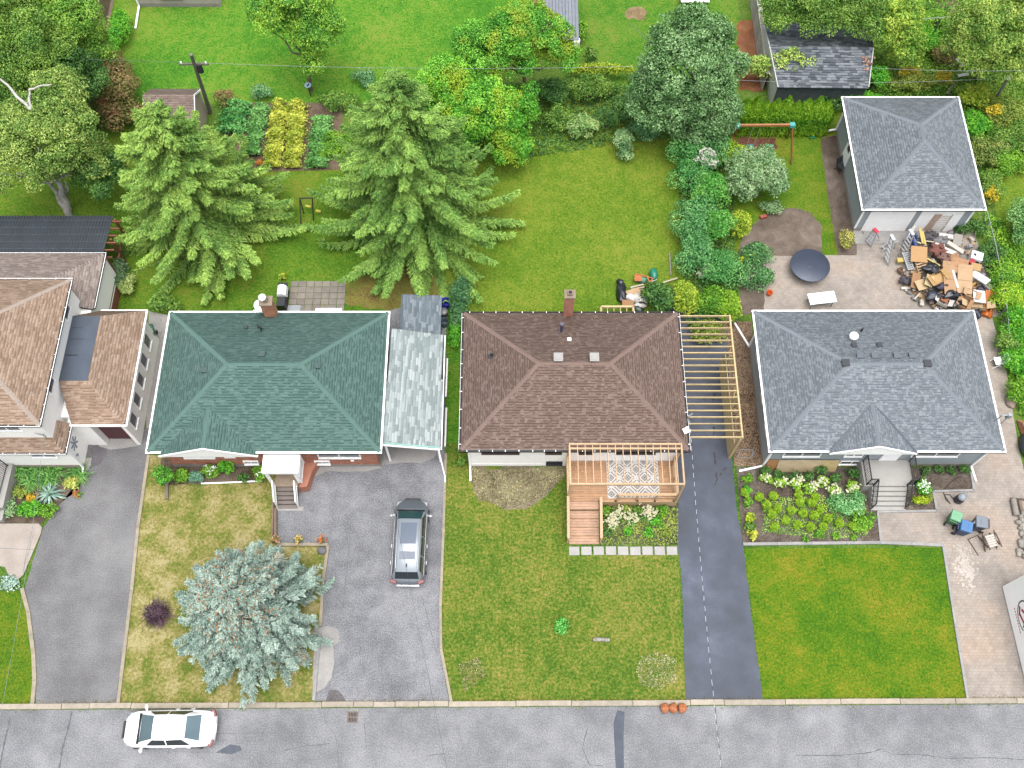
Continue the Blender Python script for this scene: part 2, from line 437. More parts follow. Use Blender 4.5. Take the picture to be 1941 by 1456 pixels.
L3 = lawn('front_lawn', [(846, 840), (890, 840), (890, 884), (1075, 884), (1075, 1050), (1286, 1050), (1294, 1240), (1300, 1331), (858, 1333), (838, 1240), (836, 1150)], 0.0, g3, b3, 150, [DECK])
lawn('front_lawn', [(1411, 1040), (1786, 1038), (1832, 1329), (1447, 1330)], 0.0, g4, b4, 150, h=(0.03, 0.06))
lawn('back_lawn', [(890, 180), (1330, 200), (1330, 600), (846, 620), (846, 470)], -0.004, g_back, bm_, 90)
lawn('side_lawn', [(846, 560), (890, 560), (886, 840), (846, 840)], 0.0, gt, bt, 130)
lawn('back_lawn', [(-60, 330), (200, 210), (480, 318), (640, 318), (846, 470), (846, 640), (600, 700), (-60, 700)], -0.004, groundmat('turf_shade', [(0.1, rgb(69, 118, 26)), (0.42, rgb(95, 141, 35)), (0.65, rgb(124, 153, 47)), (0.92, rgb(153, 146, 66))], big=0.16, mid=1.5, fine=7), bm_, 60)
lawn('back_lawn', [(205, -60), (1030, -60), (1030, 60), (900, 190), (640, 195), (470, 200), (205, 190)], -0.004, gt, bt, 40, h=(.04, .1), wd=.04)
lawn('back_lawn', [(1095, -60), (1400, -60), (1400, 180), (1095, 180)], -0.004, groundmat('turf_patchy', [(0.1, rgb(68, 132, 36)), (0.4, rgb(92, 147, 41)), (0.6, rgb(120, 157, 54)), (0.85, rgb(148, 151, 74))], big=0.2, mid=1.5, fine=7, spots=(rgb(125, 99, 80), 0.25, .68, .05)), bt, 40, h=(.04, .1), wd=.04)
lawn('back_lawn', [(1350, 225), (1606, 195), (1582, 262), (1556, 268), (1572, 380), (1590, 484), (1560, 484), (1556, 420), (1500, 395), (1440, 412), (1412, 440), (1352, 600)], 0.0, groundmat('turf_yard', [(0.1, rgb(71, 120, 22)), (0.4, rgb(94, 135, 29)), (0.65, rgb(123, 145, 40)), (0.9, rgb(151, 145, 54))], big=0.3, mid=1.5, fine=8), b4, 90)
lawn('side_lawn', [(1868, 300), (1990, 300), (1990, 460), (1900, 470)], 0.0, g_back, bm_, 50)

drive_m = groundmat('drive_asphalt', [(0.08, rgb(113, 113, 116)), (0.42, rgb(136, 136, 139)), (0.6, rgb(149, 150, 152)), (0.92, rgb(170, 170, 171))], big=0.3, mid=0.8, fine=18, wmid=0.3, wfine=0.5, bmp=0.4, rough=0.9)
drive2_m = groundmat('drive_coarse', [(0.05, '#707277'), (0.42, '#8e9096'), (0.6, '#9fa1a7'), (0.95, '#bbbdc1')], big=0.3, mid=1.3, fine=17, wmid=0.4, wfine=0.6, bmp=0.6, rough=0.9)
seal_m = groundmat('sealed_asphalt', [(0.1, '#3a4150'), (0.45, '#475063'), (0.65, '#525c70'), (0.95, '#6c768a')], big=0.35, mid=0.9, fine=22, wmid=0.45, wfine=0.2, bmp=0.12, rough=0.6, spec=0.5)
conc_m = groundmat('pale_concrete', [(0.1, '#a9a7a5'), (0.5, '#bcbab8'), (0.9, '#cbc8c4')], big=0.4, mid=2, fine=20, bmp=0.15)
sheet('driveway', wavy(PL([(150, 815), (290, 812), (279, 872), (219, 1336), (69, 1336), (62, 1270), (46, 1120), (82, 1000), (112, 958), (160, 900), (170, 880)]), .03), 0.004, drive_m)
sheet('driveway', wavy(PL([(524, 1031), (521, 965), (560, 900), (580, 850), (735, 840), (735, 590), (846, 560), (846, 640), (842, 880), (834, 1150), (836, 1240), (852, 1330), (597, 1330), (606, 1195), (622, 1036)]), .02), 0.006, drive2_m)
sheet('driveway', wavy(PL([(1270, 585), (1400, 585), (1382, 700), (1388, 880), (1395, 960), (1409, 1037), (1421, 1140), (1430, 1210), (1446, 1328), (1300, 1328), (1296, 1200), (1292, 1100), (1281, 1000), (1288, 940), (1270, 880)]), .035, .3, 3), 0.008, seal_m)
sheet('driveway_patch', wavy(PL([(596, 1190), (624, 1187), (641, 1193), (643, 1215), (632, 1226), (634, 1255), (628, 1285), (615, 1304), (592, 1316)]), .02, .4), 0.012, conc_m)
sheet('driveway_patch', wavy(PL([(586, 850), (722, 850), (722, 888), (690, 894), (620, 894), (592, 905), (580, 925)]), .02, .4), 0.012, conc_m)
sheet('driveway_patch', wavy(PL([(725, 830), (832, 845), (823, 868), (800, 878), (760, 877), (724, 882)]), .02, .5), 0.012, conc_m)
sheet('driveway_patch', wavy(PL([(174, 832), (256, 832), (262, 845), (235, 850), (210, 853), (188, 846)]), .015, .4), 0.012, conc_m)
sheet('driveway_patch', wavy(PL([(160, 868), (174, 868), (170, 890), (160, 896)]), .015, .4), 0.012, conc_m)
stain_m = groundmat('dark_stain', [(0.1, '#5d554e'), (0.5, '#6f6a68'), (0.9, '#86848a')], mid=2, fine=24)
sheet('driveway_patch', wavy(PL([(617, 1331), (625, 1308), (640, 1308), (650, 1318), (657, 1331)]), .04, .3), 0.014, stain_m)
sheet('driveway_patch', wavy(PL([(170, 850), (185, 843), (200, 848), (205, 862), (190, 880), (175, 885)]), .05, .3), 0.010, groundmat('damp_asphalt', [(0.1, '#6a676c'), (0.5, '#7b787d'), (0.9, '#908d92')], mid=2, fine=24))
dw = [o for o in C.objects if o.name.startswith('driveway') and 'patch' not in o.name]
ribbon('crack', PL([(665, 1000), (655, 1100), (650, 1150)]), .03, crack_m, 0.012, dw[1], .03)
ribbon('crack', PL([(800, 1130), (815, 1190), (828, 1240)]), .03, crack_m, 0.012, dw[1], .03)
tar = M('fresh_tar', '#14161c', 0.35, 0.1)
for i, (a, b, c_, wd) in enumerate([((1353, 858), (1355, 880), 0, .12), ((1358, 895), (1356, 920), 0, .1), ((1352, 810), (1353, 825), 0, .14), ((1350, 760), (1355, 745), 0, .16), ((1342, 725), (1344, 735), 0, .12), ((1370, 893), (1376, 887), 0, .14), ((1364, 903), (1367, 897), 0, .12), ((1304, 718), (1307, 721), 0, .12), ((1333, 757), (1336, 760), 0, .1), ((1312, 768), (1316, 770), 0, .1)]):
    ribbon('tar_spill', PL([a, ((a[0] + b[0]) / 2 + 1.5, (a[1] + b[1]) / 2), b]), wd, tar, 0.013, dw[2], .03, .1, i)
ribbon('crack', PL([(1339, 1205), (1385, 1198)]), .03, crack_m, 0.013, dw[2], .02)
sheet('path', PL([(282, 590), (330, 600), (330, 860), (276, 860)]), 0.002, conc_m)
sheet('path', [tuple(p[:2]) for p in PL([(-60, 993), (74, 993), (80, 1000), (78, 1012), (45, 1090), (34, 1100), (20, 1098), (10, 1075), (-60, 1068)])], 0.05, groundmat('beige_concrete', [(0.1, '#b4a89f'), (0.5, '#c6bbb2'), (0.9, '#d2c8c0')], big=.4, mid=1.5, fine=18, bmp=.1))
pth = [o for o in C.objects if o.name.startswith('path')][1]
ribbon('joint', PL([(-10, 1039), (64, 1042)], 0.05), .03, crack_g, 0.053, pth, .005)
ribbon('joint', PL([(66, 1000), (58, 1035), (48, 1065), (44, 1092)], 0.05), .025, crack_g, 0.053, pth, .005)
ribbon('joint', PL([(62, 1000), (52, 1040), (43, 1085)], 0.05), .025, crack_g, 0.053, pth, .005)

# low kerb strips beside the drives: each strip a row of poured lengths
def edging(pix, wd, h, mat, seg=2.4, name='edging', z=0.0):
    pts = [Vector((p.x, p.y, z)) for p in PL(pix)]
    e = thing(name, None, None, pts[0]); e['kind'] = 'structure'
    for a, b in zip(pts[:-1], pts[1:]):
        k = max(1, round((b - a).length / seg))
        for j in range(k):
            p, q = a + (b - a) * j / k, a + (b - a) * (j + 1) / k
            g = (q - p).normalized() * 0.006
            m = MB(); m.bar(p + g + Vector((0, 0, h / 2 - .05)), q - g + Vector((0, 0, h / 2 - .05)), wd, h + .1)
            m.build('edging_stone', mat, e)
    return e
eb = MO('edging_concrete', '#b8ae98', 0.08, rough=.9, var=.18, scale=3, bmp=.2)
eg = MO('edging_grey', '#b4b4b4', 0.08, rough=.9, var=.15, scale=3, bmp=.2)
ebr = MO('edging_timber', '#8d7a68', 0.12, rough=.9, var=.15, scale=3)
edging([(282, 862), (262, 1000), (250, 1120), (224, 1336)], .17, .07, eb)
edging([(42, 1115), (54, 1160), (64, 1240), (66, 1290), (62, 1337)], .2, .07, eb)
edging([(845, 860), (841, 1000), (835, 1150), (836, 1230), (856, 1332)], .14, .09, eb)
edging([(608, 1190), (601, 1260), (595, 1328)], .16, .1, eg, 4)
edging([(622, 1035), (612, 1110), (608, 1188)], .16, .12, eb)
edging([(526, 1033), (622, 1033)], .16, .12, eb, 1.5)
edging([(523, 966), (523, 1030)], .16, .22, ebr, 3)
edging([(519, 950), (517, 1030)], .08, .25, ebr, 3)
edging([(1408, 1032), (1668, 1029), (1787, 1034)], .16, .1, eg, 2)
edging([(1787, 1036), (1811, 1190), (1834, 1329)], .12, .09, eg, 1.2)
edging([(1663, 970), (1669, 1030)], .1, .08, eg, 1.2)
edging([(1662, 971), (1775, 969), (1768, 932), (1845, 930), (1838, 882)], .12, .1, eg, 1.0)
edging([(1556, 262), (1585, 258), (1636, 445)], .05, .06, ebr, 3)
edging([(1447, 484), (1545, 484)], .06, .05, ebr, 3)

mulch_m = groundmat('mulch', [(0.1, '#4a4038'), (0.45, '#71655b'), (0.65, '#857a70'), (0.95, '#a39a90')], big=.5, mid=3, fine=20, wmid=.5, wfine=.6, bmp=.8)
sheet('flower_bed', PL([(1396, 886), (1645, 886), (1662, 970), (1668, 1030), (1408, 1032)]), 0.012, mulch_m)
sheet('flower_bed', PL([(1660, 890), (1838, 882), (1845, 930), (1768, 932), (1775, 969), (1662, 971)]), 0.012, mulch_m)
sheet('flower_bed', wavy(PL([(-40, 880), (150, 880), (172, 886), (150, 925), (110, 960), (80, 993), (-40, 993)]), .08), 0.004, soil)
sheet('flower_bed', wavy(PL([(305, 868), (500, 875), (500, 915), (305, 920)]), .05), 0.004, soil)
sheet('flower_bed', wavy(PL([(1135, 945), (1290, 945), (1286, 1034), (1138, 1034)]), .06), 0.004, groundmat('dark_bed', [(0.1, '#3f403c'), (0.45, '#5a5f52'), (0.7, '#788064'), (0.95, '#8f9a72')], mid=3, fine=16, bmp=.8))
sheet('bare_earth', wavy(PL([(890, 884), (1072, 884), (1072, 900), (1050, 925), (1010, 955), (960, 968), (905, 950), (892, 910)]), .22, .5, 2), 0.006, groundmat('straw_earth', [(0.1, '#675c4e'), (0.35, '#8a7f68'), (0.55, '#a09680'), (0.75, '#b0a68a'), (0.95, '#8f9860')], big=.6, mid=1.6, fine=12, wmid=.7, wfine=.8))
sheet('bare_earth', wavy(PL([(700, 520), (760, 505), (835, 520), (842, 600), (760, 612), (740, 600), (735, 590), (690, 585), (655, 575), (655, 535)]), .2), -0.001, groundmat('worn_turf', [(0.1, '#6a5a3a'), (0.4, '#8a7a44'), (0.6, '#8f8c46'), (0.9, '#84983f')], big=.5, mid=1.6, fine=8))
chip_m = groundmat('leaf_litter', [(0.15, '#4b382c'), (0.4, '#75594a'), (0.6, '#9c8068'), (0.9, '#c9b79c')], big=.5, mid=5, fine=16, wmid=.6, wfine=.9, bmp=1)
litter_poly = PL([(1376, 610), (1424, 610), (1440, 760), (1452, 884), (1392, 884), (1386, 780)])
sheet('leaf_litter', litter_poly, 0.012, chip_m)
dirt_m = groundmat('dry_dirt', [(0.1, '#5d5147'), (0.45, '#7b6e63'), (0.65, '#8f8177'), (0.95, '#a99c90')], big=.4, mid=2, fine=24, wmid=.4, wfine=.35)
sheet('bare_earth', wavy(PL([(1404, 500), (1400, 470), (1412, 440), (1440, 412), (1470, 400), (1503, 394), (1540, 405), (1556, 425), (1560, 484), (1446, 484), (1448, 590), (1400, 600)]), .08), 0.008, dirt_m)
sheet('bare_earth', wavy(PL([(1555, 265), (1588, 258), (1640, 446), (1624, 448), (1624, 484), (1588, 484), (1572, 390)]), .04), 0.010, dirt_m)
sheet('bare_earth', wavy(PL([(1398, 262), (1470, 262), (1476, 282), (1400, 285)]), .15), 0.008, groundmat('red_mulch', [(0.1, '#54302c'), (0.5, '#7a4a42'), (0.9, '#95705e')], mid=3, fine=18))
sheet('bare_earth', wavy(PL([(1400, 40), (1432, 40), (1452, 172), (1400, 172), (1396, 120)]), .15), 0.004, groundmat('pine_litter', [(0.1, '#7d4f38'), (0.5, '#a56c4c'), (0.9, '#b78e6a')], mid=2, fine=18))
sheet('bare_earth', wavy(PL([(1185, 20), (1215, 12), (1228, 22), (1222, 36), (1190, 38)]), .2), 0.004, groundmat('stump_dirt', [(0.1, '#6d5846'), (0.5, '#97805e'), (0.9, '#bba884')], mid=2, fine=18))
garden = PL([(440, 195), (650, 195), (645, 322), (480, 326), (420, 250)])
sheet('vegetable_garden_soil', garden, 0.006, groundmat('garden_soil', [(0.1, '#5a4a3e'), (0.5, '#84705e'), (0.9, '#a08d7c')], mid=2, fine=18))

# paving: tumbled pavers too small to pick apart singly keep their joints as fine relief
def paver_mat():
    m, nt, b = new_mat('tumbled_pavers')
    tc = nt.nodes.new('ShaderNodeTexCoord')
    bt = nt.nodes.new('ShaderNodeTexBrick')
    bt.inputs['Scale'].default_value = 1.0; bt.inputs['Brick Width'].default_value = 0.22; bt.inputs['Row Height'].default_value = 0.16
    bt.inputs['Mortar Size'].default_value = 0.008; bt.inputs['Mortar Smooth'].default_value = 0.3
    bt.inputs['Color1'].default_value = (*col('#b8ada3'), 1); bt.inputs['Color2'].default_value = (*col('#c4bab0'), 1); bt.inputs['Mortar'].default_value = (*col('#a59a8f'), 1)
    nt.links.new(tc.outputs['Object'], bt.inputs[0])
    n1 = noise(nt, .35, 4); n2 = noise(nt, 2.2, 5, rough=.7)
    f = ramp(nt, n1.outputs[0], [(.3, (.74, .75, .77)), (.5, (1, 1, 1)), (.7, (1.1, 1.0, .92))])
    cur = mix(nt, bt.outputs[0], f, 1.0, 'MULTIPLY')
    f2 = ramp(nt, n2.outputs[0], [(.3, (.78, .78, .78)), (.55, (1.02,) * 3), (.8, (1.1,) * 3)])
    cur = mix(nt, cur, f2, .8, 'MULTIPLY')
    n3 = noise(nt, .55, 5, rough=.7)
    f3 = ramp(nt, n3.outputs[0], [(.66, (0, 0, 0)), (.74, (1, 1, 1))])
    cur = mix(nt, cur, col('#d8d0c6'), f3)
    nt.links.new(cur, b.inputs['Base Color']); b.inputs['Roughness'].default_value = .9
    bump(nt, b, bt.outputs['Fac'], -.3, .01)
    return m
pav = paver_mat()
sheet('patio', PL([(1446, 484), (1622, 484), (1622, 448), (1845, 436), (1900, 600), (1448, 610)]), 0.006, pav)
sheet('driveway', PL([(1664, 972), (1775, 971), (1770, 934), (1846, 931), (1838, 880), (1850, 600), (1880, 600), (1905, 690), (1931, 850), (1990, 1100), (1990, 1328), (1837, 1328), (1789, 1036), (1670, 1030)]), 0.009, pav)
lm = groundmat('lime_dust', [(0.1, '#bdb2a6'), (0.5, '#d8d0c6'), (0.9, '#e8e2da')], mid=2, fine=14)
rr = random.Random(9)
m = MB()
for i in range(260):
    cx, cy = rr.gauss(0, 1), rr.gauss(0, 1)
    p = P(1828 + cx * 13 + cy * 6, 1072 + cy * 20 - cx * 4); s_ = rr.uniform(.02, .1) * (1.3 - min(1, abs(cx) * .4))
    a = rr.uniform(0, 6.28)
    m.poly([(p.x + math.cos(a + t) * s_ * rr.uniform(.6, 1.3), p.y + math.sin(a + t) * s_ * rr.uniform(.6, 1.3), .0125 + i * 1e-5) for t in (0, 1.26, 2.5, 3.8, 5.0)])
tag(m.build('spilled_lime_dust', lm), kind='stuff')

# patio of square slabs behind the green roof: each slab a piece
patio = thing('patio', None, None, P(600, 560)); patio['kind'] = 'structure'
slab_m = MO('patio_slab', '#9c948c', 0.12, rough=.9, var=.15, scale=3, bmp=.2, fine=.1)
a, b = P(552, 533), P(652, 590)
nx, ny = 7, 5
rr = random.Random(2)
for i in range(nx):
    for j in range(ny):
        x0, x1 = a.x + (b.x - a.x) * i / nx, a.x + (b.x - a.x) * (i + 1) / nx
        y0, y1 = b.y + (a.y - b.y) * j / ny, b.y + (a.y - b.y) * (j + 1) / ny
        z = .03 + rr.uniform(-.006, .006)
        MB().box(x0 + .015, x1 - .015, y0 + .015, y1 - .015, -.02, z).build('paving_slab', slab_m, patio)
a, b = P(1077, 1036), P(1286, 1053)
walk = thing('stepping_path', None, None, ((a.x + b.x) / 2, (a.y + b.y) / 2, 0)); walk['kind'] = 'structure'
for i in range(9):
    x0 = a.x + (b.x - a.x) * i / 9; x1 = a.x + (b.x - a.x) * (i + 1) / 9
    MB().box(x0 + .04, x1 - .06, b.y + rr.uniform(0, .02), a.y - rr.uniform(0, .02), -.02, .05 + rr.uniform(-.005, .005)).build('paving_slab', MO('step_slab', '#c8c6c4', .05, rough=.85, var=.08, scale=3, fine=.06), walk, bevel=.01)
# ------------------------------------------------------------------ roofs
def plane_axes(poly):
    n = Vector((0, 0, 0)); c = poly[0]
    for i in range(1, len(poly) - 1): n += (poly[i] - c).cross(poly[i + 1] - c)
    n.normalize()
    if n.z < 0: n = -n
    u = (Vector((0, 0, 1)) - n * n.z)
    u = u.normalized() if u.length > 1e-4 else Vector((1, 0, 0))
    return n, u, u.cross(n)
def shingles(name, faces, mats, parent, expo=.15, tab=(.17, .36), dark=.55, thick=.014, up=None, band=.045, seed=0):
    """every tab is real: a raised butt edge, its own end gaps and the darker granule band printed under it, a shadow line put into the colour"""
    rr = random.Random(seed); V = []; Fq = []; mi = []
    for poly in faces:
        poly = [Vector(p) for p in poly]; n, u, e = plane_axes(poly)
        if up is not None: u = Vector(up); u = (u - n * u.dot(n)).normalized(); e = u.cross(n)
        o = min(poly, key=lambda p: p.dot(u)); st = [((p - o).dot(e), (p - o).dot(u)) for p in poly]
        tm = max(t for s, t in st); k = 0
        while k * expo < tm - 1e-3:
            t0, t1 = k * expo, min(tm, (k + 1) * expo + .02); q = (t0 + min(tm, t0 + expo)) / 2; xs = []
            for i in range(len(st)):
                (sa, ta), (sb, tb) = st[i], st[(i + 1) % len(st)]
                if (ta - q) * (tb - q) < 0: xs.append(sa + (sb - sa) * (q - ta) / (tb - ta))
            k += 1
            if len(xs) < 2: continue
            a, b = min(xs), max(xs); s = a - rr.uniform(0, tab[1])
            while s < b:
                w_ = rr.uniform(*tab); s0, s1 = max(a, s) + .003, min(b, s + w_) - .003; s += w_
                if s1 - s0 < .02: continue
                hi = thick * rr.choice((1, 1, .6)); bb = len(V)
                V += [o + e * s0 + u * t0 + n * hi, o + e * s1 + u * t0 + n * hi, o + e * s1 + u * t1 + n * .003, o + e * s0 + u * t1 + n * .003, o + e * s0 + u * t0, o + e * s1 + u * t0]
                Fq += [(bb, bb + 1, bb + 2, bb + 3), (bb + 4, bb + 5, bb + 1, bb)]; mi += [0, 0]
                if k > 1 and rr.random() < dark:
                    bb = len(V); z = .0085  # dark band colours in the shadow line below the butt edge
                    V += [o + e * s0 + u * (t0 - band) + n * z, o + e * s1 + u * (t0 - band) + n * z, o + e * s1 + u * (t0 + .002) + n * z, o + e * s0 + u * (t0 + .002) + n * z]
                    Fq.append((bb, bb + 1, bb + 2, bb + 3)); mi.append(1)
    ob = np_mesh(name, np.array([tuple(v) for v in V]), np.array(Fq), mats, parent)
    ob.data.polygons.foreach_set('material_index', mi)
    ob['kind'] = 'stuff'
    return ob
def ridge_caps(parent, a, b, na, nb, mat, pieces=True, wd=.125, expo=.19, lift=.022):
    """folded cap shingles from a (low) to b (high) over the edge between two slopes"""
    a, b = Vector(a), Vector(b); d = (b - a); L = d.length; d.normalize()
    va = na.cross(d).normalized(); vb = nb.cross(d).normalized()
    mid = (na + nb).normalized()
    if va.dot(vb) > 0: vb = -vb
    if va.z > 0 and vb.z > 0: va, vb = -va, -vb
    if va.z > vb.z + .3: va = -va
    k = max(1, int(L / expo)); up = mid * lift
    loc = [Vector((0, 0, 0)) + va * wd + up, up * 1.3, vb * wd + up]
    top = [x + d * (expo + .05) - mid * .018 for x in loc]; low = [x - mid * .016 for x in loc]
    vs = loc + top + low; fs = [(0, 1, 4, 3), (1, 2, 5, 4), (6, 7, 1, 0), (7, 8, 2, 1)]
    if pieces:
        me = bpy.data.meshes.new('ridge_cap'); me.from_pydata([tuple(x) for x in vs], [], fs); me.materials.append(mat); me.update()
        off = root_of(parent).location
        for i in range(k):
            o = link_mesh('ridge_cap', me, parent); o.location = a + d * (L * i / k) - off
        return
    m = MB()
    for i in range(k): m.add([x + a + d * (L * i / k) for x in vs], fs)
    return m
def hip_faces(x0, x1, y0, y1, ze, zr):
    D = y1 - y0; W_ = x1 - x0
    if W_ >= D:
        ym = (y0 + y1) / 2; A, B = Vector((x0 + D / 2, ym, zr)), Vector((x1 - D / 2, ym, zr))
        c = [Vector((x0, y0, ze)), Vector((x1, y0, ze)), Vector((x1, y1, ze)), Vector((x0, y1, ze))]
        return [[c[0], c[1], B, A], [c[1], c[2], B], [c[2], c[3], A, B], [c[3], c[0], A]], c, A, B, [(0, 0, 3), (1, 0, 1), (2, 1, 2), (3, 2, 3)]
    xm = (x0 + x1) / 2; A, B = Vector((xm, y0 + W_ / 2, zr)), Vector((xm, y1 - W_ / 2, zr))
    c = [Vector((x0, y0, ze)), Vector((x1, y0, ze)), Vector((x1, y1, ze)), Vector((x0, y1, ze))]
    return [[c[0], c[1], A], [c[1], c[2], B, A], [c[2], c[3], B], [c[3], c[0], A, B]], c, A, B, None
def gutter(parent, x0, x1, y0, y1, z, lip, inner, sides='fblr', hang=None, wd=.11, seed=0):
    """fascia and eave gutters round a rectangle, mitred by butting"""
    m = MB()
    for s in sides:
        if s == 'f': r = (x0 - wd, x1 + wd, y0 - wd, y0)
        if s == 'b': r = (x0 - wd, x1 + wd, y1, y1 + wd)
        if s == 'l': r = (x0 - wd, x0, y0, y1)
        if s == 'r': r = (x1, x1 + wd, y0, y1)
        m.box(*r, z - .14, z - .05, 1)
        if s == 'f': m.box(r[0], r[1], r[2], r[2] + .022, z - .14, z - .012, 0)
        if s == 'b': m.box(r[0], r[1], r[3] - .022, r[3], z - .14, z - .012, 0)
        if s == 'l': m.box(r[0], r[0] + .03, r[2], r[3], z - .14, z - .012, 0)
        if s == 'r': m.box(r[1] - .03, r[1], r[2], r[3], z - .14, z - .012, 0)
    g = m.build('gutter', [lip, inner], parent)
    if hang:
        h = MB(); rr = random.Random(seed)
        for s in sides:
            if s in 'fb':
                x = x0 + .3; yy = (y0 - wd, y0 + .05) if s == 'f' else (y1 - .05, y1 + wd)
                while x < x1: h.box(x, x + .035, *yy, z - .02, z - .004); x += rr.uniform(.6, .8)
            else:
                y = y0 + .3; xx = (x0 - wd, x0 + .05) if s == 'l' else (x1 - .05, x1 + wd)
                while y < y1: h.box(*xx, y, y + .035, z - .02, z - .004); y += rr.uniform(.8, 1.1)
        h.build('gutter_strap', hang, g, kind='stuff')
    return g
WHITE = M('white_paint', (.86, .87, .88), .5, .04, 3)
OFFW = M('warm_white', (.66, .65, .63), .7, .06, 3)
DARK = M('dark_void', '#22242a', .7, .1)
GLASS = M('window_glass', '#39424c', .08, .2, 2, spec=.8)
def hip_house(name, label, x0, x1, y0, y1, ze, zr, oh, wall_m, roof_ms, deck, found, capm, cap_pieces, gut, loc=None, expo=.15, tab=(.17, .36), dark=.55, seed=0, hang=None, cat='house', wall_z=None):
    h = thing(name, label, cat, loc or ((x0 + x1) / 2, (y0 + y1) / 2, 0))
    wl = MB(); wl.box(x0 + oh, x1 - oh, y0 + oh, y1 - oh, .35, ze - .06, 0); wl.box(x0 + oh - .012, x1 - oh + .012, y0 + oh - .012, y1 - oh + .012, -.2, .35, 1)
    wall = wl.build('wall', [wall_m, found], h)
    faces, c, A, B, _ = hip_faces(x0, x1, y0, y1, ze, zr)
    m = MB()
    for f in faces: m.poly(f)
    m.box(x0, x1, y0, y1, ze - .05, ze - .012, 1)
    roof = m.build('roof', [deck, WHITE], h)
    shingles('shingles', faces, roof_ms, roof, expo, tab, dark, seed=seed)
    ns = [plane_axes(f)[0] for f in faces]
    hips = [(c[0], A, 0, 3), (c[1], B, 0, 1), (c[2], B, 1, 2), (c[3], A, 2, 3), (A, B, 0, 2)] if (x1 - x0) >= (y1 - y0) else [(c[0], A, 0, 3), (c[1], A, 0, 1), (c[2], B, 1, 2), (c[3], B, 2, 3), (A, B, 1, 3)]
    acc = MB()
    for a, b, i, j in hips:
        q = ridge_caps(roof, a, b, ns[i], ns[j], capm, cap_pieces)
        if q: acc.add(q.v, q.f)
    if acc.v: acc.build('ridge_caps', capm, roof, kind='stuff')
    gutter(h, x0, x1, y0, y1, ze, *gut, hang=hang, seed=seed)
    return h, wall, roof, faces, ns
def window(parent, x0, x1, z0, z1, y, face='f', frame=None, panes=2, proud=.05, sill=True, name='window'):
    """frame with panes as sub-parts; face f looks to -y, r to +x, l to -x"""
    frame = frame or WHITE
    def tr(u, d, z):                     # u along the wall, d outwards
        if face == 'f': return (u, y - d, z)
        if face == 'r': return (y + d, u, z)
        return (y - d, u, z)
    def bx(m, u0, u1, d0, d1, za, zb):
        p = [tr(u, d, z) for z in (za, zb) for u, d in ((u0, d0), (u1, d0), (u1, d1), (u0, d1))]
        m.hexa(p)
    m = MB(); t = .07
    bx(m, x0, x1, 0.003, proud, z1 - t, z1); bx(m, x0, x1, .003, proud + (.05 if sill else 0), z0, z0 + t)
    bx(m, x0, x0 + t, .003, proud, z0 + t, z1 - t); bx(m, x1 - t, x1, .003, proud, z0 + t, z1 - t)
    w_ = (x1 - x0) / panes
    for i in range(1, panes): bx(m, x0 + w_ * i - .03, x0 + w_ * i + .03, .003, proud - .008, z0 + t, z1 - t)
    f = fix_normals(m.build(name, frame, parent))
    for i in range(panes):
        q = MB(); bx(q, x0 + w_ * i + (.03 if i else t), x0 + w_ * (i + 1) - (.03 if i < panes - 1 else t), .004, .02, z0 + t, z1 - t)
        fix_normals(q.build('pane', GLASS, f))
    return f
def gable(h, roof, xc, hw, yf, yb, ze, zr, roof_ms, deck, face_m, capm, pieces, expo=.15, tab=(.17, .36), dark=.55, drop=0.0, seed=5, valley=None):
    """small front gable: two slopes running back into the main roof"""
    A, B = Vector((xc, yf, zr)), Vector((xc, yb, zr))
    L, R = Vector((xc - hw, yf, ze)), Vector((xc + hw, yf, ze))
    fl, fr = [L, A, B], [R, A, B]
    m = MB()
    for f in (fl, fr): m.poly(f)
    g = m.build('gable_roof', deck, h)
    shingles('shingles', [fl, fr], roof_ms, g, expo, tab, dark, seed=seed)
    na, nb = plane_axes(fl)[0], plane_axes(fr)[0]
    q = ridge_caps(g, A, B, na, nb, capm, pieces)
    if q: q.build('ridge_caps', capm, g, kind='stuff')
    k = MB(); t = Vector((0, 0, -.16))
    k.add([L + t, R + t, A + t * .4, L + t + Vector((0, .12, 0)), R + t + Vector((0, .12, 0)), A + t * .4 + Vector((0, .12, 0))], [(0, 1, 2), (5, 4, 3), (0, 3, 4, 1), (1, 4, 5, 2), (2, 5, 3, 0)])
    k.bar(L + Vector((0, -.02, -.06)), A + Vector((0, -.02, -.03)), .05, .14); k.bar(R + Vector((0, -.021, -.06)), A + Vector((0, -.021, -.03)), .05, .14)
    k.build('gable_face', face_m, h)
    if valley:
        for S in (L, R):
            v = MB(); v.bar(S + Vector((0, 0, .02)), B + Vector((0, 0, .012)), .16, .02); v.build('valley_flashing', valley, g)
    return g
def cap_vent(parent, px, py, z, m_, w_=.28, kind='roof_vent', hgt=.14):
    p = P(px, py, z); q = MB(); q.box(p.x - w_ / 2, p.x + w_ / 2, p.y - w_ / 2, p.y + w_ / 2, z - .06, z + hgt * .6); q.box(p.x - w_ * .6, p.x + w_ * .6, p.y - w_ * .6, p.y + w_ * .6, z + hgt * .6, z + hgt)
    return q.build(kind, m_, parent, bevel=.012)
def roof_z(x0, x1, y0, y1, ze, zr, p):
    s = (zr - ze) / (min(x1 - x0, y1 - y0) / 2)
    return ze + s * max(0, min(p.x - x0, x1 - p.x, p.y - y0, y1 - p.y))
def on_roof(r, px, py):
    z = r[4]
    for _ in range(12): z = roof_z(*r, P(px, py, z))
    return P(px, py, z)
concrete = M('foundation_concrete', '#b9b5ae', .9, .12, 3, bmp=.15)
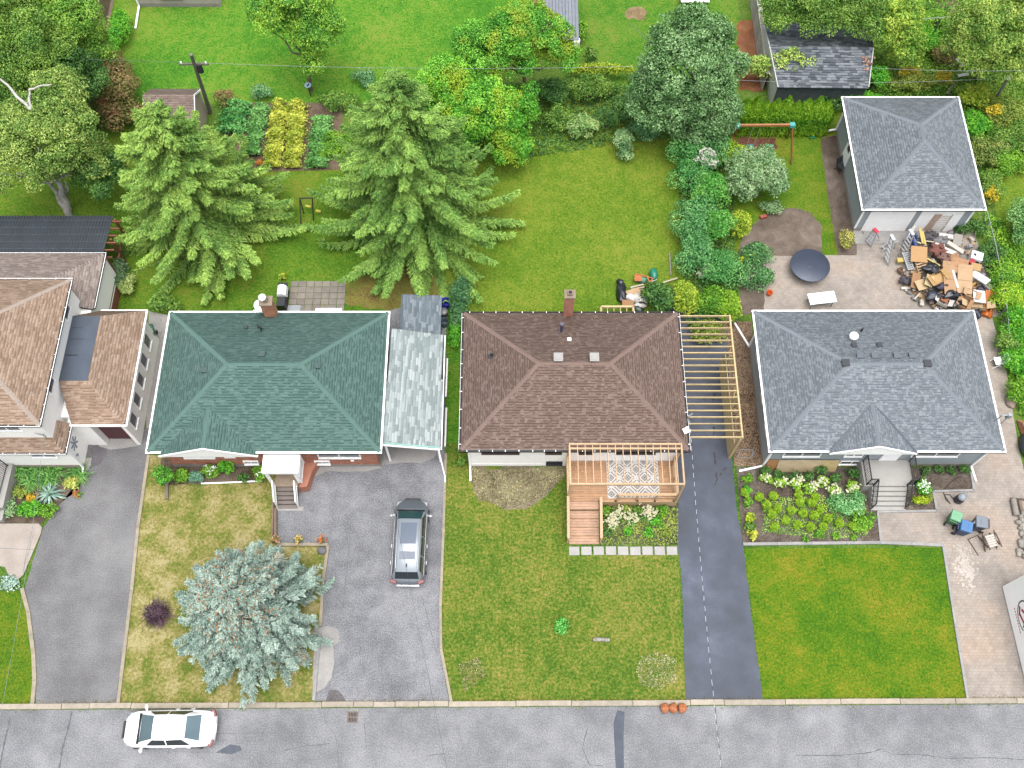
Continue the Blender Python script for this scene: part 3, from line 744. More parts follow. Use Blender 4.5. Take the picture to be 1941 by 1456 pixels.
def roof_mats(nm, c1, c2, dark, isl=.14, var=.10):
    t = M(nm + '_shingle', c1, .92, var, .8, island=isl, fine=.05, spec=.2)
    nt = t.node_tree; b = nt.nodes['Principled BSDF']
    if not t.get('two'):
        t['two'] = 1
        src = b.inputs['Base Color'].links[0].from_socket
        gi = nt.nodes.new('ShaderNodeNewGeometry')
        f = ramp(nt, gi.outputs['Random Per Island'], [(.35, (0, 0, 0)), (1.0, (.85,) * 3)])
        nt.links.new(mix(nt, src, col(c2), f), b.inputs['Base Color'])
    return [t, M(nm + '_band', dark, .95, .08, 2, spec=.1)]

# --- grey house with the mulch bed (right)
R4 = (13.65, 26.0, 18.83, 27.22, 3.3, 5.2)
grey_wall = M('grey_siding', '#c3cfd7', .6, .04, 1.5)
rm4 = roof_mats('grey', '#98a1aa', '#b2bac1', '#757f89', .10)
cap4 = M('grey_cap', '#929ba4', .92, .1, 3, spec=.2)
h4, wall4, roof4, _, _ = hip_house('grey_house', 'grey sided bungalow with grey shingle hip roof behind the mulch bed of round bushes', *R4, .38, grey_wall, rm4, DARK, concrete, cap4, True, (WHITE, WHITE), expo=.14, tab=(.1, .22), dark=.5, seed=4)
gable(h4, roof4, P(1668, 846, 4.35).x, 2.28, 18.66, 21.15, 3.33, 4.33, rm4, DARK, WHITE, cap4, True, .14, (.1, .22), .5, valley=M('valley_metal', '#59626e', .6, .1))
for a, b, z0, z1 in ((1493, 1566, 1.5, 2.75), (1612, 1648, 1.5, 2.75), (1742, 1832, 1.5, 2.75)):
    window(h4, P(a, 862, 2.6).x, P(b, 862, 2.6).x, z0, z1, R4[2] + .38, panes=2, proud=.06)
window(h4, P(1592, 878, .6).x, P(1638, 878, .6).x, .25, .8, R4[2] + .366, panes=2, proud=.04)
for yy in (25.1, 22.6, 20.7):
    window(h4, yy - .35, yy + .35, 1.6, 2.4, R4[0] + .38, 'l', panes=1, proud=.04)
for xx, yy, dx in ((R4[0] + .36, R4[2] + .36, -1), (R4[1] - .36, R4[2] + .36, 1)):
    m = MB(); m.bar((xx - dx * .3 + dx * .3, yy - .36, 3.2), (xx, yy - .04, 2.9), .09); m.bar((xx, yy - .045, 2.9), (xx, yy - .045, .12), .1)
    if dx < 0: m.bar((xx, yy - .045, .12), (xx - 1.35, yy - .35, .1), .1)
    else: m.bar((xx, yy - .045, .12), (xx + .1, yy - .95, .1), .1)
    m.build('downspout', WHITE, h4)
m = MB(); m.bar((R4[0] + .36, R4[3] - .6, 2.9), (R4[0] + .36, R4[3] - .6, .12), .1); m.bar((R4[0] + .36, R4[3] - .6, .12), (R4[0] - .35, R4[3] + 1.0, .1), .1); m.build('downspout', WHITE, h4)
vm4 = M('grey_vent', '#6d7681', .6, .1); vblack = M('black_vent', '#3b4049', .5, .1)
for px in (1629, 1657, 1699, 1728): q = on_roof(R4, px, 675); cap_vent(roof4, px, 675, q.z, vm4, .3)
for px, py in ((1618, 655), (1666, 655), (1602, 689), (1757, 690)): q = on_roof(R4, px, py); cap_vent(roof4, px, py, q.z, vblack, .24 if py < 680 else .34)
q = on_roof(R4, 1616, 641); MB().cyl(q - Vector((0, 0, .1)), q + Vector((0, 0, .25)), .19, .19, 14).lathe([(.24, .2), (.25, .3), (.18, .36), (.02, .38)], q, 14).build('vent_dome', WHITE, roof4)
q = on_roof(R4, 1632, 628); MB().cyl(q - Vector((0, 0, .1)), q + Vector((0, 0, .35)), .06, .06, 8).build('vent_pipe', vblack, roof4)
q = P(1900, 800, 3.4); m = MB(); m.cyl((25.75, q.y, 3.2), (25.75, q.y, 4.3), .035, n=8); m.cyl((25.75, q.y, 4.3), (26.2, q.y, 4.35), .04, n=8); m.box(26.05, 26.25, q.y - .08, q.y + .08, 4.0, 4.4); m.cyl((26.2, q.y, 4.2), (26.2, q.y, .3), .03, n=6); m.build('service_mast', M('galvanised', '#c3c7ca', .4, .1, metal=.4), h4)
# front steps of the grey house
st = thing('front_steps', 'concrete front steps with black metal handrails of the grey house', 'steps', P(1690, 940))
cstep = M('step_concrete', '#c3c1bd', .9, .07, 2, fine=.08)
a = P(1648, 900, 1.0); b = P(1722, 905, 1.0)
yb = R4[2] + .36; yl = P(1690, 921, 1.0).y
MB().box(a.x - .35, b.x + .25, yl, yb, -.1, 1.0).build('landing', cstep, st, bevel=.015)
ye = P(1690, 968, .1).y; nst = 5
for i in range(nst):
    z = 1.0 - (i + 1) * 1.0 / (nst + 1); y1 = yl - (yl - ye) * i / nst; y0 = yl - (yl - ye) * (i + 1) / nst
    MB().box(a.x + .1, b.x - .12, y0, y1 - .004, -.1, z).build('step', cstep, st, bevel=.012)
iron = M('black_iron', '#23262c', .45, .1)
def handrail(parent, pts, hgt=.9, gap=.12, mat=None, r=.025, name='handrail', lattice=False):
    m = MB(); mat = mat or iron
    for p, q in zip(pts[:-1], pts[1:]):
        p, q = Vector(p), Vector(q); up = Vector((0, 0, hgt)); lo = Vector((0, 0, .1))
        m.bar(p + up, q + up, r * 2.2, r * 1.6); m.bar(p + lo, q + lo, r * 1.4)
        k = max(2, int((q - p).length / gap))
        for i in range(k + 1):
            c = p + (q - p) * i / k; m.bar(c + lo, c + up, r * .8, r * .8)
        if lattice:
            for i in range(k):
                c, d_ = p + (q - p) * i / k, p + (q - p) * (i + 1) / k
                m.bar(c + lo, d_ + up, r * .7, r * .7); m.bar(c + up, d_ + lo, r * .7, r * .7)
        for c in (p, q): m.bar(c, c + up * 1.03, r * 2, r * 2)
    return m.build(name, mat, parent)
for x in (a.x - .25, b.x + .18):
    s_ = a.x + .12 if x < a.x else b.x - .15
    handrail(st, [(x, yb - .1, 1.0), (x, yl + .06, 1.0), (s_, yl + .06, 1.0)])
    handrail(st, [(s_, yl, 1.0), (s_, ye + .1, .12)])
dm = MB(); xc = P(1690, 872, 1.6).x; dm.box(xc - .48, xc + .48, R4[2] + .3, R4[2] + .377, 1.0, 3.0); d4 = dm.build('door', WHITE, h4); MB().box(xc - .25, xc + .25, R4[2] + .29, R4[2] + .298, 2.0, 2.7).build('pane', GLASS, d4)
# three sheets of plywood leaning on the wall
ply = [('#cf9a66', (1449, 1473), 'reddish plywood sheet leaning on grey house wall beside the bushes'), ('#ecd5ae', (1469, 1556), 'largest pale plywood sheet leaning on grey house wall between two others'), ('#efd69c', (1551, 1582), 'narrow yellowish plywood sheet leaning on grey house wall near basement window')]
for i, (c, (xa, xb), lb) in enumerate(ply):
    yt = R4[2] + .36 - .03 - i * .02; yb_ = P(1500, 894 if i else 891).y
    xa_, xb_ = P(xa, 892).x, P(xb, 892).x; m = MB(); zt = 1.05
    m.hexa([(xa_, yb_ - .02, 0.01), (xb_, yb_ - .02, 0.01), (xb_, yb_, 0.01), (xa_, yb_, 0.01), (xa_, yt - .02, zt), (xb_, yt - .02, zt), (xb_, yt, zt), (xa_, yt, zt)])
    o = m.build('plywood_sheet', M('plywood_%d' % i, c, .7, .06, 2, grain=(1, 12, 12)))
    tag(o, lb, 'plywood', 'plywood sheets leaning on the grey house')

# --- garage behind it
RG = (21.08, 28.38, 34.55, 43.05, 2.8, 4.6)
hg, wallg, roofg, _, _ = hip_house('garage', 'detached grey garage with grey hip roof and two white doors behind the junk heap', *RG, .3, grey_wall, rm4, DARK, concrete, cap4, True, (WHITE, WHITE), expo=.15, tab=(.1, .24), dark=.5, seed=14, cat='garage')
yg = RG[2] + .3
for xa, xb in ((RG[0] + .75, RG[0] + 3.5), (RG[0] + 3.85, RG[1] - .85)):
    m = MB()
    for k in range(4): m.box(xa, xb, yg - .05 - .004 * (k % 2), yg - .003, .05 + k * .56, .05 + (k + 1) * .56 - .012)
    m.build('garage_door', WHITE, hg)
MB().box(RG[0] + .28, RG[1] - .28, yg - 1.0, yg - .02, -.1, .06).build('apron', conc_m, hg)
for x in (RG[0] + .31, RG[1] - .31):
    MB().box(x - .06, x + .06, yg - .03, yg + .03, .3, 2.6).build('corner_board', WHITE, hg)
m = MB(); ya, yb2 = P(1600, 325).y, P(1600, 293).y; xw = RG[0] + .3
m.box(xw - .03, xw - .002, ya, ya + 1.05, .15, 2.25); sd = m.build('door', WHITE, hg); MB().box(xw - .04, xw - .031, ya + .3, ya + .75, 1.4, 2.05).build('pane', GLASS, sd)
m = MB(); m.bar((xw - .05, RG[3] - .4, 2.6), (xw - .05, RG[3] - .4, .2), .09); m.bar((xw - .05, RG[3] - .4, .2), (xw - 2.1, RG[3] - .75, .12), .1); m.build('downspout', WHITE, hg)
o = MB().bar(P(1535, 262, .08), P(1545, 260, .08), .14, .1).build('splash_block', M('green_plastic', '#2f8a5c', .5, .1)); tag(o, 'green plastic splash block at the end of the garage downspout', 'splash block')

# --- brown roofed white house (middle)
R3 = (-2.70, 9.32, 18.88, 27.12, 3.3, 5.3)
stucco = M('white_stucco', (.86, .85, .84), .9, .04, 4, bmp=.1)
rm3 = roof_mats('brown', '#957f75', '#aa958b', '#6c594f', .07)
cap3 = M('brown_cap', '#988279', .92, .08, 2, spec=.2)
brown_g = M('brown_gutter', '#4a3a33', .5, .1)
h3, wall3, roof3, _, _ = hip_house('white_house', 'white stucco bungalow with brown shingle hip roof and front deck', *R3, .33, stucco, rm3, DARK, stucco, cap3, False, (brown_g, DARK), expo=.14, tab=(.12, .26), dark=.62, seed=3, hang=WHITE)
m = MB(); m.box(R3[0] - .125, R3[0] - .111, R3[2], R3[3], R3[4] - .12, R3[4] - .005); m.box(R3[1] + .111, R3[1] + .125, R3[2], R3[3], R3[4] - .12, R3[4] - .005); m.build('fascia', WHITE, h3)
yw3 = R3[2] + .33
for a_, b_ in ((912, 985), (1034, 1066), (1098, 1125), (1168, 1245)):
    window(h3, P(a_, 858, 2.4).x, P(b_, 858, 2.4).x, 1.9, 3.05, yw3, frame=M('brown_frame', '#5a4a44', .5), panes=2)
window(h3, P(1035, 874, .5).x, P(1066, 874, .5).x, .2, .68, yw3, frame=DARK, panes=2)
m = MB(); m.bar((R3[0] + .36, yw3 - .06, 3.1), (R3[0] + .36, yw3 - .06, .15), .09); m.bar((R3[0] + .36, yw3 - .06, .12), (R3[0] + .4, yw3 - .95, .1), .1); m.build('downspout', WHITE, h3)
for px in (1058, 1126):
    q = on_roof(R3, px, 681); m = MB(); m.box(q.x - .21, q.x + .21, q.y - .2, q.y + .2, q.z - .1, q.z + .22); m.box(q.x - .25, q.x + .25, q.y - .26, q.y + .24, q.z + .22, q.z + .32); m.box(q.x - .15, q.x + .15, q.y - .16, q.y + .14, q.z + .321, q.z + .35)
    m.build('box_vent', M('aluminium_vent', '#bdbbb8', .5, .06, 3), roof3, bevel=.01)
for px, py in ((932, 675),):
    q = on_roof(R3, px, py); MB().cyl(q - Vector((0, 0, .1)), q + Vector((0, 0, .4)), .07, .07, 8).cyl(q - Vector((0, 0, .02)), q + Vector((0, 0, .04)), .2, .16, 10).build('vent_pipe', vblack, roof3)
q = on_roof(R3, 1064, 628); m = MB(); m.cyl(q - Vector((0, 0, .05)), q + Vector((0, 0, .7)), .09, .09, 10); m.cyl(q + Vector((0, 0, .7)), q + Vector((0, 0, .85)), .13, .11, 10); m.cyl(q - Vector((0, 0, .03)), q + Vector((0, 0, .05)), .22, .15, 10); m.build('flue_pipe', M('dull_steel', '#77748a', .45, .15, metal=.4), roof3)
q = on_roof(R3, 1079, 645); MB().box(q.x - .1, q.x + .1, q.y - .08, q.y + .1, q.z - .05, q.z + .12).build('roof_vent', WHITE, roof3)
# satellite dish and service mast on the right eave
q = P(1297, 801, 3.6); m = MB(); m.cyl((9.25, q.y, 3.2), (9.25, q.y, 4.5), .035, n=8); m.cyl((9.25, q.y, 4.4), (9.45, q.y + .1, 4.6), .05, n=8); m.build('service_mast', M('galvanised', '#c3c7ca', .4, .1), h3)
q = P(1296, 806, 3.6); o = MB().obox((9.2, q.y - .35, 3.75), (.34, .3, .06), Matrix.Rotation(.5, 3, 'Z') @ Matrix.Rotation(.4, 3, 'X')).cyl((9.2, q.y - .35, 3.3), (9.2, q.y - .35, 3.75), .025, n=6).build('antenna_panel', WHITE, h3)

def chimney(parent, px, py, w_, dpt, ztop, z0, cap_m, brick_m, mort_m, seed):
    p = P(px, py, z0); rr = random.Random(seed); m = MB()
    x0, x1, y0, y1 = p.x - w_ / 2, p.x + w_ / 2, p.y, p.y + dpt
    m.box(x0 + .012, x1 - .012, y0 + .012, y1 - .012, z0 - .6, ztop - .02)
    ch = m.build('chimney', mort_m, parent)
    b = MB(); z = z0 - .5; k = 0
    while z < ztop - .08:
        o_ = .11 if k % 2 else 0
        x = x0 - o_
        while x < x1 - .01:
            a_, b_ = max(x0, x), min(x1, x + .205)
            if b_ - a_ > .03: b.box(a_, b_, y0 + rr.uniform(0, .006), y0 + .05, z, z + .062); b.box(a_, b_, y1 - .05, y1, z, z + .062)
            x += .22
        y = y0 + .055 - o_
        while y < y1 - .06:
            a_, b_ = max(y0 + .055, y), min(y1 - .055, y + .205)
            if b_ - a_ > .03: b.box(x0 + rr.uniform(0, .006), x0 + .05, a_, b_, z, z + .062); b.box(x1 - .05, x1, a_, b_, z, z + .062)
            y += .22
        z += .075; k += 1
    b.build('bricks', brick_m, ch, kind='stuff')
    c = MB(); c.box(x0 - .06, x1 + .06, y0 - .06, y1 + .06, ztop, ztop + .1); c.box((x0 + x1) / 2 - .13, (x0 + x1) / 2 + .13, (y0 + y1) / 2 - .13, (y0 + y1) / 2 + .13, ztop + .1, ztop + .28); c.box((x0 + x1) / 2 - .09, (x0 + x1) / 2 + .09, (y0 + y1) / 2 - .09, (y0 + y1) / 2 + .09, ztop + .28, ztop + .285, 1)
    c.build('chimney_cap', [cap_m, DARK], ch)
    return ch, Vector(((x0 + x1) / 2, (y0 + y1) / 2, ztop))
mort = M('mortar', '#b39a86', .95, .1, 4)
chimney(h3, 1077, 599, .5, .42, Zat(27.0, 560), 3.5, M('cap_stone', '#a89884', .9, .1, 4), M('chimney_brick', '#e09a84', .9, .12, 3, island=.16), mort, 1)

# --- green roofed brick house (left middle)
R2 = (-19.25, -6.98, 18.78, 27.15, 3.3, 5.25)
rm2 = roof_mats('green', '#6e9088', '#7c9d95', '#4a6a64', .05)
cap2 = M('green_cap', '#6e9088', .92, .05, 2, spec=.2)
brick = M('red_brick', '#d8957c', .9, .15, 2, island=.2)
h2, wall2, roof2, _, _ = hip_house('brick_house', 'red brick bungalow with green shingle hip roof and white porch canopy', *R2, .38, M('brick_mortar', '#c0a090', .95, .1, 4), rm2, DARK, concrete, cap2, False, (WHITE, WHITE), expo=.15, tab=(.14, .3), dark=.62, seed=2)
gx = P(385, 848, 4.2).x
gable(h2, roof2, gx, 2.6, 18.55, 21.2, 3.25, 4.3, rm2, DARK, WHITE, cap2, False, .15, (.14, .3), .62, seed=8)
yw2 = R2[2] + .38
m = MB(); z = .36; k = 0; rr = random.Random(3)
while z < 3.15:
    x = R2[0] + .38 - (.11 if k % 2 else 0)
    while x < R2[1] - .4:
        m.box(max(R2[0] + .38, x), min(R2[1] - .38, x + .208), yw2 - .012 - rr.uniform(0, .005), yw2 + .05, z, z + .064); x += .22
    z += .075; k += 1
m.build('bricks', brick, wall2, kind='stuff')
for a_, b_, z0, z1 in ((342, 402, 1.5, 2.85), (600, 682, 1.5, 2.85), (464, 493, .5, 1.0), (598, 627, .5, 1.0)):
    window(h2, P(a_, 860, (z0 + z1) / 2).x, P(b_, 860, (z0 + z1) / 2).x, z0, z1, yw2 - .018, panes=2, proud=.08)
for a_, b_, zz in ((426, 447, 1.5), (633, 654, 1.5), (666, 672, 1.0)):
    p, q = P(a_, 866, zz), P(b_, 866, zz); MB().box(p.x, q.x, yw2 - .09, yw2 - .02, zz, zz + .1).build('wall_vent', WHITE, h2)
for px, py in ((388, 702), (497, 672), (602, 694)): q = on_roof(R2, px, py); cap_vent(roof2, px, py, q.z, M('dark_green_vent', '#45615f', .6, .1), .3)
q = on_roof(R2, 467, 622); cap_vent(roof2, 467, 622, q.z, vblack, .16)
q = on_roof(R2, 496, 627); m = MB(); m.cyl(q, q + Vector((0, 0, .55)), .04, n=6); m.bar(q + Vector((-.18, .05, .3)), q + Vector((.18, -.05, .35)), .05); m.bar(q + Vector((-.15, .1, .5)), q + Vector((.06, -.14, .52)), .06); m.build('broken_bracket', iron, roof2)
ch2, top2 = chimney(h2, 513, 601, .62, .5, Zat(27.2, 566) , 3.5, M('cap_stone', '#a89884', .9, .1, 4), M('chimney_brick_orange', '#d69878', .9, .12, 3, island=.16), mort, 5)
MB().cyl(top2 + Vector((-.1, 0, .1)), top2 + Vector((-.1, 0, .45)), .12, n=10).lathe([(.2, .4), (.22, .5), (.14, .6), (.02, .63)], top2 + Vector((-.1, 0, 0)), 12).build('flue_cap', WHITE, ch2)
q = on_roof(R2, 507, 597); q = Vector((q.x - .25, q.y + .1, 4.3)); m = MB()
M3 = Matrix.Rotation(-.35, 3, 'Z') @ Matrix.Rotation(.65, 3, 'X')
prof = [(.02, 0), (.12, .01), (.22, .035), (.3, .07), (.31, .075), (.3, .05), (.2, .015), (.02, -.02)]
n_ = 18; vs = []
for r_, z_ in prof:
    for k in range(n_): vs.append(q + M3 @ Vector((r_ * math.cos(6.2832 * k / n_), r_ * math.sin(6.2832 * k / n_), z_)))
m.add(vs, [(i * n_ + k, i * n_ + (k + 1) % n_, (i + 1) * n_ + (k + 1) % n_, (i + 1) * n_ + k) for i in range(len(prof) - 1) for k in range(n_)], 0, True)
m.cyl(q - M3 @ Vector((0, 0, .02)), (q.x, q.y, 3.5), .025, n=6); m.bar(q + M3 @ Vector((0, -.28, .05)), q + M3 @ Vector((0, -.32, .38)), .03); m.obox(q + M3 @ Vector((0, -.3, .4)), (.18, .12, .12), M3)
sat = m.build('satellite_dish', WHITE); tag(sat, 'white satellite dish mounted beside brick chimney on green roof', 'satellite dish')
# porch canopy, landing, steps, lattice rails
po = thing('porch', 'white porch canopy with lattice rails and grey steps on brick house', 'porch', P(545, 930))
a, b = P(498, 897, 2.75), P(569, 860, 2.75)
x0, x1, y0, y1 = a.x, b.x, a.y, yw2 - .03
m = MB(); m.box(x0, x1, y0, y1, 2.75, 2.86); m.box(x0 - .03, x1 + .03, y0 - .04, y0, 2.68, 2.9); m.box(x0 - .035, x0, y0, y1, 2.68, 2.9); m.box(x1, x1 + .035, y0, y1, 2.68, 2.9); m.build('canopy', WHITE, po)
lx0, lx1 = P(525, 910, .95).x, P(562, 910, .95).x; ly = P(540, 922, .95).y
MB().box(lx0 - .1, lx1 + .1, ly, y1, -.1, .95).build('landing', M('landing_stone', '#b8a590', .9, .15, 5), po)
ye2 = P(540, 964, .05).y; tread = M('brown_tread', '#8f8580', .8, .08, 3)
for i in range(5):
    z = .95 - (i + 1) * .95 / 5.6; ya_, yb_ = ly - (ly - ye2) * i / 5, ly - (ly - ye2) * (i + 1) / 5
    MB().box(lx0, lx1, yb_, ya_ - .004, -.1, z).build('step', tread, po, bevel=.01)
MB().box(lx0 - .1, lx1 + .3, ye2 - .12, ye2 + .1, -.05, .04).build('pad', conc_m, po)
for x, sx in ((lx0 - .05, -1), (lx1 + .05, 1)):
    handrail(po, [(x, ly, .95), (x, ye2 + .12, .1)], .85, .14, WHITE, .03, 'lattice_rail', True)
    m = MB()
    for dx in (0, .16): m.bar((x + sx * .1 + sx * dx, y0 + .08, .95), (x + sx * .1 + sx * dx, y0 + .08, 2.72), .045)
    for k in range(9):
        z = 1.0 + k * .19; m.bar((x + sx * .1, y0 + .08, z), (x + sx * .26, y0 + .08, z + .17), .025); m.bar((x + sx * .26, y0 + .08, z), (x + sx * .1, y0 + .08, z + .17), .025)
    m.build('lattice_post', WHITE, po)
handrail(po, [(lx1 + .32, y0 + .15, .95), (lx1 + .32, y1 - .1, .95)], .9, .14, WHITE, .03, 'lattice_rail', True)
p0, p1 = P(583, 870, .5), P(590, 928, .5)
m = MB(); rr = random.Random(8); pl = [(lx1 + .12, y1), (lx1 + 1.0, y1), (lx1 + .75, y1 - .6), (lx1 + .62, y1 - 1.2), (lx1 + .55, ly + .05), (lx1 + .12, ly)]
m.prism(pl, -.1, .78); m.build('brick_pier', brick, po)
# --- carport and shed beside the brick house
cp = thing('carport', 'carport with mottled pale grey shingle roof between green and brown roofs', 'carport', (-5.4, 22.8, 0))
q = [P(743, 623, 2.95), P(841, 631, 2.55), P(836, 846, 2.5), P(721, 838, 2.95)]
xa, xb = -6.86, -3.86
f = [Vector((-6.75, 26.3, 3.0)), Vector((xb, 26.1, 2.55)), Vector((xb, 19.3, 2.55)), Vector((-7.0, 19.4, 3.0))]
m = MB(); m.poly(f); m.poly([p - Vector((0, 0, .12)) for p in f]); rf = m.build('roof', DARK, cp)
shingles('shingles', [f], roof_mats('pale', '#a9b7b8', '#d8e2e2', '#98a6a8', .13), rf, .145, (.3, .75), .25, seed=21)
mint = M('mint_fascia', '#9fd0c6', .6, .06)
m = MB(); m.bar(f[2] + Vector((0, -.02, -.05)), f[3] + Vector((0, -.02, -.05)), .08, .18); m.build('fascia', mint, cp)
m = MB(); m.bar(f[2] + Vector((0, -.07, -.12)), f[3] + Vector((0, -.07, -.12)), .1, .12); m.bar(f[1] + Vector((.07, 0, -.06)), f[2] + Vector((.07, -.1, -.06)), .05, .12); m.build('gutter', WHITE, cp)
for x, y in ((-4.0, 19.45), (-4.0, 22.5), (-4.0, 25.8), (-6.82, 19.5)): MB().bar((x, y, 0), (x, y, 2.5), .1).build('post', WHITE, cp)
m = MB(); m.bar((-4.0, 19.42, 2.4), (-3.75, 18.6, .15), .07); m.bar((-3.75, 18.6, .12), (-3.7, 18.2, .1), .07); m.build('downspout', WHITE, cp)
for i, (y0_, y1_) in enumerate(((20, 22.3), (22.8, 25.2))): MB().bar((-3.72, y0_, .9 + .5 * i), (-3.7, y1_, 1.0 + .4 * i), .09).build('rail', OFFW, cp)
sh = thing('tool_shed', 'small shed with blue grey shingle roof behind the carport', 'shed', (-5.2, 27.7, 0))
MB().box(-6.2, -4.2, 26.45, 28.85, 0, 2.05).build('wall', M('slate_boards', '#6f7c86', .8, .1, 3), sh)
f = [Vector((-6.3, 26.4, 2.25)), Vector((-4.08, 26.35, 2.1)), Vector((-4.08, 28.95, 2.1)), Vector((-6.3, 28.95, 2.25))]
m = MB(); m.poly(f); m.poly([p - Vector((0, 0, .1)) for p in f]); rf = m.build('roof', DARK, sh)
shingles('shingles', [f], roof_mats('slate', '#84919b', '#aab6be', '#75818b', .16), rf, .145, (.3, .7), .25, seed=22)
m = MB(); m.box(-6.42, -6.31, 26.4, 28.95, 2.0, 2.27); m.build('fascia', M('slate_trim', '#5c6a76', .7, .1), sh)

# --- tan roofed two storey house (left)
h1 = thing('two_storey_house', 'two storey white house with tan shingle roofs and attached garage', 'house', (-26, 24, 0))
cream = M('white_siding', (.86, .85, .83), .7, .03, 1.2)
rm1 = roof_mats('tan', '#bfa48f', '#d4bca8', '#957c67', .10)
cap1 = M('tan_cap', rgb(190, 176, 165), .92, .08, 2, spec=.2)
found1 = M('pale_brick', '#c3b2a8', .9, .12, 4)
mw = MB(); mw.box(-34, -24.3, 19.5, 27.7, .3, 5.75); mw.box(-34, -23.75, 27.0, 31.0, .3, 3.3); mw.box(-24.3, -20.95, 20.85, 27.15, .0, 3.05)
mw.box(-34, -24.25, 19.05, 19.5, .3, 3.0)
wall1 = mw.build('wall', cream, h1)
MB().box(-24.25, -23.95, 19.05, 20.6, 0, 3.0).box(-23.95, -22.85, 20.45, 20.84, 0, 2.95).build('porch_wall', cream, h1); MB().box(-21.15, -20.95, 20.45, 20.84, 0, 2.95).build('garage_pier', cream, h1)
MB().box(-34, -23.94, 19.03, 19.045, 0, .55).build('base_course', found1, h1)
def roof_part(faces, mats=rm1, name='roof', edges=(), seed=0, thick=.1):
    m = MB()
    for f in faces: m.poly(f); m.poly([Vector(p) - Vector((0, 0, thick)) for p in f])
    r = m.build(name, DARK, h1); shingles('shingles', faces, mats, r, .15, (.2, .38), .45, seed=seed); return r
V3 = lambda *a: Vector(a)
ex = -24.02
main = [[V3(-38, 19.28, 5.75), V3(ex, 19.28, 5.75), V3(ex - 4.35, 23.6, 7.6), V3(-38, 23.6, 7.6)], [V3(ex, 19.28, 5.75), V3(ex, 27.85, 5.75), V3(ex - 4.35, 23.6, 7.6)], [V3(ex, 27.85, 5.75), V3(-38, 27.85, 5.75), V3(-38, 23.6, 7.6), V3(ex - 4.35, 23.6, 7.6)]]
r1 = roof_part(main, seed=31)
nn = [plane_axes(f)[0] for f in main]; acc = MB()
for a_, b_, i, j in ((main[0][1], main[0][2], 0, 1), (main[1][1], main[0][2], 1, 2)):
    q = ridge_caps(r1, a_, b_, nn[i], nn[j], cap1, False); acc.add(q.v, q.f)
acc.build('ridge_caps', cap1, r1, kind='stuff')
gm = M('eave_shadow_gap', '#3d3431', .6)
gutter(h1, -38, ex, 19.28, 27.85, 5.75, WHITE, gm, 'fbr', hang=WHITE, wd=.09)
be = -23.6
back = [[V3(be, 31.0, 3.4), V3(-38, 31.0, 3.4), V3(-38, 27.75, 4.7), V3(be - 3.25, 27.75, 4.7)], [V3(be, 27.3, 3.4), V3(be, 31.0, 3.4), V3(be - 3.25, 27.75, 4.7), V3(be - 3.0, 27.3, 4.6)]]
r2 = roof_part(back, roof_mats('tan_grey', rgb(181, 165, 159), rgb(202, 190, 181), rgb(148, 133, 123), .12), seed=32)
gutter(h1, -38, be, 27.4, 31.0, 3.4, WHITE, gm, 'br', hang=None, wd=.08)
ax, af, ab, za, zt = -20.72, 20.38, 27.35, 3.15, 4.15
mx0, mx1, my0, my1 = -24.28, -22.75, 22.5, 26.45
ann = [[V3(ax, af, za), V3(ax, ab, za), V3(mx1, my1, zt), V3(mx1, my0, zt)], [V3(ax, ab, za), V3(-23.3, ab, za), V3(mx0, my1, zt), V3(mx1, my1, zt)],
       [V3(-23.62, af, za), V3(ax, af, za), V3(mx1, my0, zt), V3(mx0, my0, zt)]]
r3 = roof_part(ann, seed=33)
MB().hexa([(mx0, my0, zt - .15), (mx1, my0, zt - .15), (mx1, my1, zt - .15), (mx0, my1, zt - .15), (mx0, my0, zt + .03), (mx1, my0, zt + .03), (mx1, my1, zt + .03), (mx0, my1, zt + .03)]).build('flat_roof', M('torch_membrane', '#5d6878', .85, .12, 1.2, fine=.08), h1)
m = MB(); m.box(mx0 + .1, mx0 + .75, 24.0, 24.05, zt + .031, zt + .045); m.box(mx0 + .15, mx0 + .95, 25.0, 25.02, zt + .031, zt + .036); m.box(mx0 + .12, mx0 + .7, 25.7, 25.72, zt + .031, zt + .036); m.build('membrane_seam', DARK, h1)
skirt = [[V3(-38, 18.8, 3.05), V3(-23.72, 18.8, 3.05), V3(-24.35, 19.5, 3.5), V3(-38, 19.5, 3.5)], [V3(-23.72, 18.8, 3.05), V3(-23.72, 20.5, 3.05), V3(-24.3, 20.5, 3.5), V3(-24.3, 19.5, 3.5)]]
r4 = roof_part(skirt, seed=34)
gutter(h1, -38, -23.72, 18.8, 20.3, 3.05, WHITE, gm, 'fr', hang=WHITE, wd=.08)
m = MB(); m.box(ax, ax + .09, af, ab, za - .14, za - .012); m.box(-23.3, ax + .09, ab, ab + .08, za - .14, za - .01); m.box(-23.62, ax + .09, af - .08, af, za - .14, za - .01); m.box(-23.72, -23.62, 20.3, af + .1, za - .14, za - .02); m.build('gutter', WHITE, h1)
m = MB(); yy = af + .3
while yy < ab: m.box(ax - .02, ax + .1, yy, yy + .035, za - .01, za + .005); yy += .85
m.build('gutter_strap', WHITE, h1, kind='stuff')
for i in range(5):
    yc = 21.25 + i * 1.22
    window(h1, yc - .38, yc + .38, 1.15, 2.3, -20.95, 'r', panes=1, proud=.05)
for yc in (21.9, 26.3): window(h1, yc - .45, yc + .45, 4.6, 5.2, -24.3, 'r', panes=1, proud=.04)
window(h1, -26.9, -25.4, 4.5, 5.2, 19.5, panes=2, proud=.04)
window(h1, -26.0, -24.6, 1.8, 2.6, 19.05, panes=2, proud=.06)
MB().box(-22.85, -21.15, 20.83, 20.845, 0.05, 2.25).build('garage_door', M('burgundy_door', '#6b3138', .5, .06), h1)
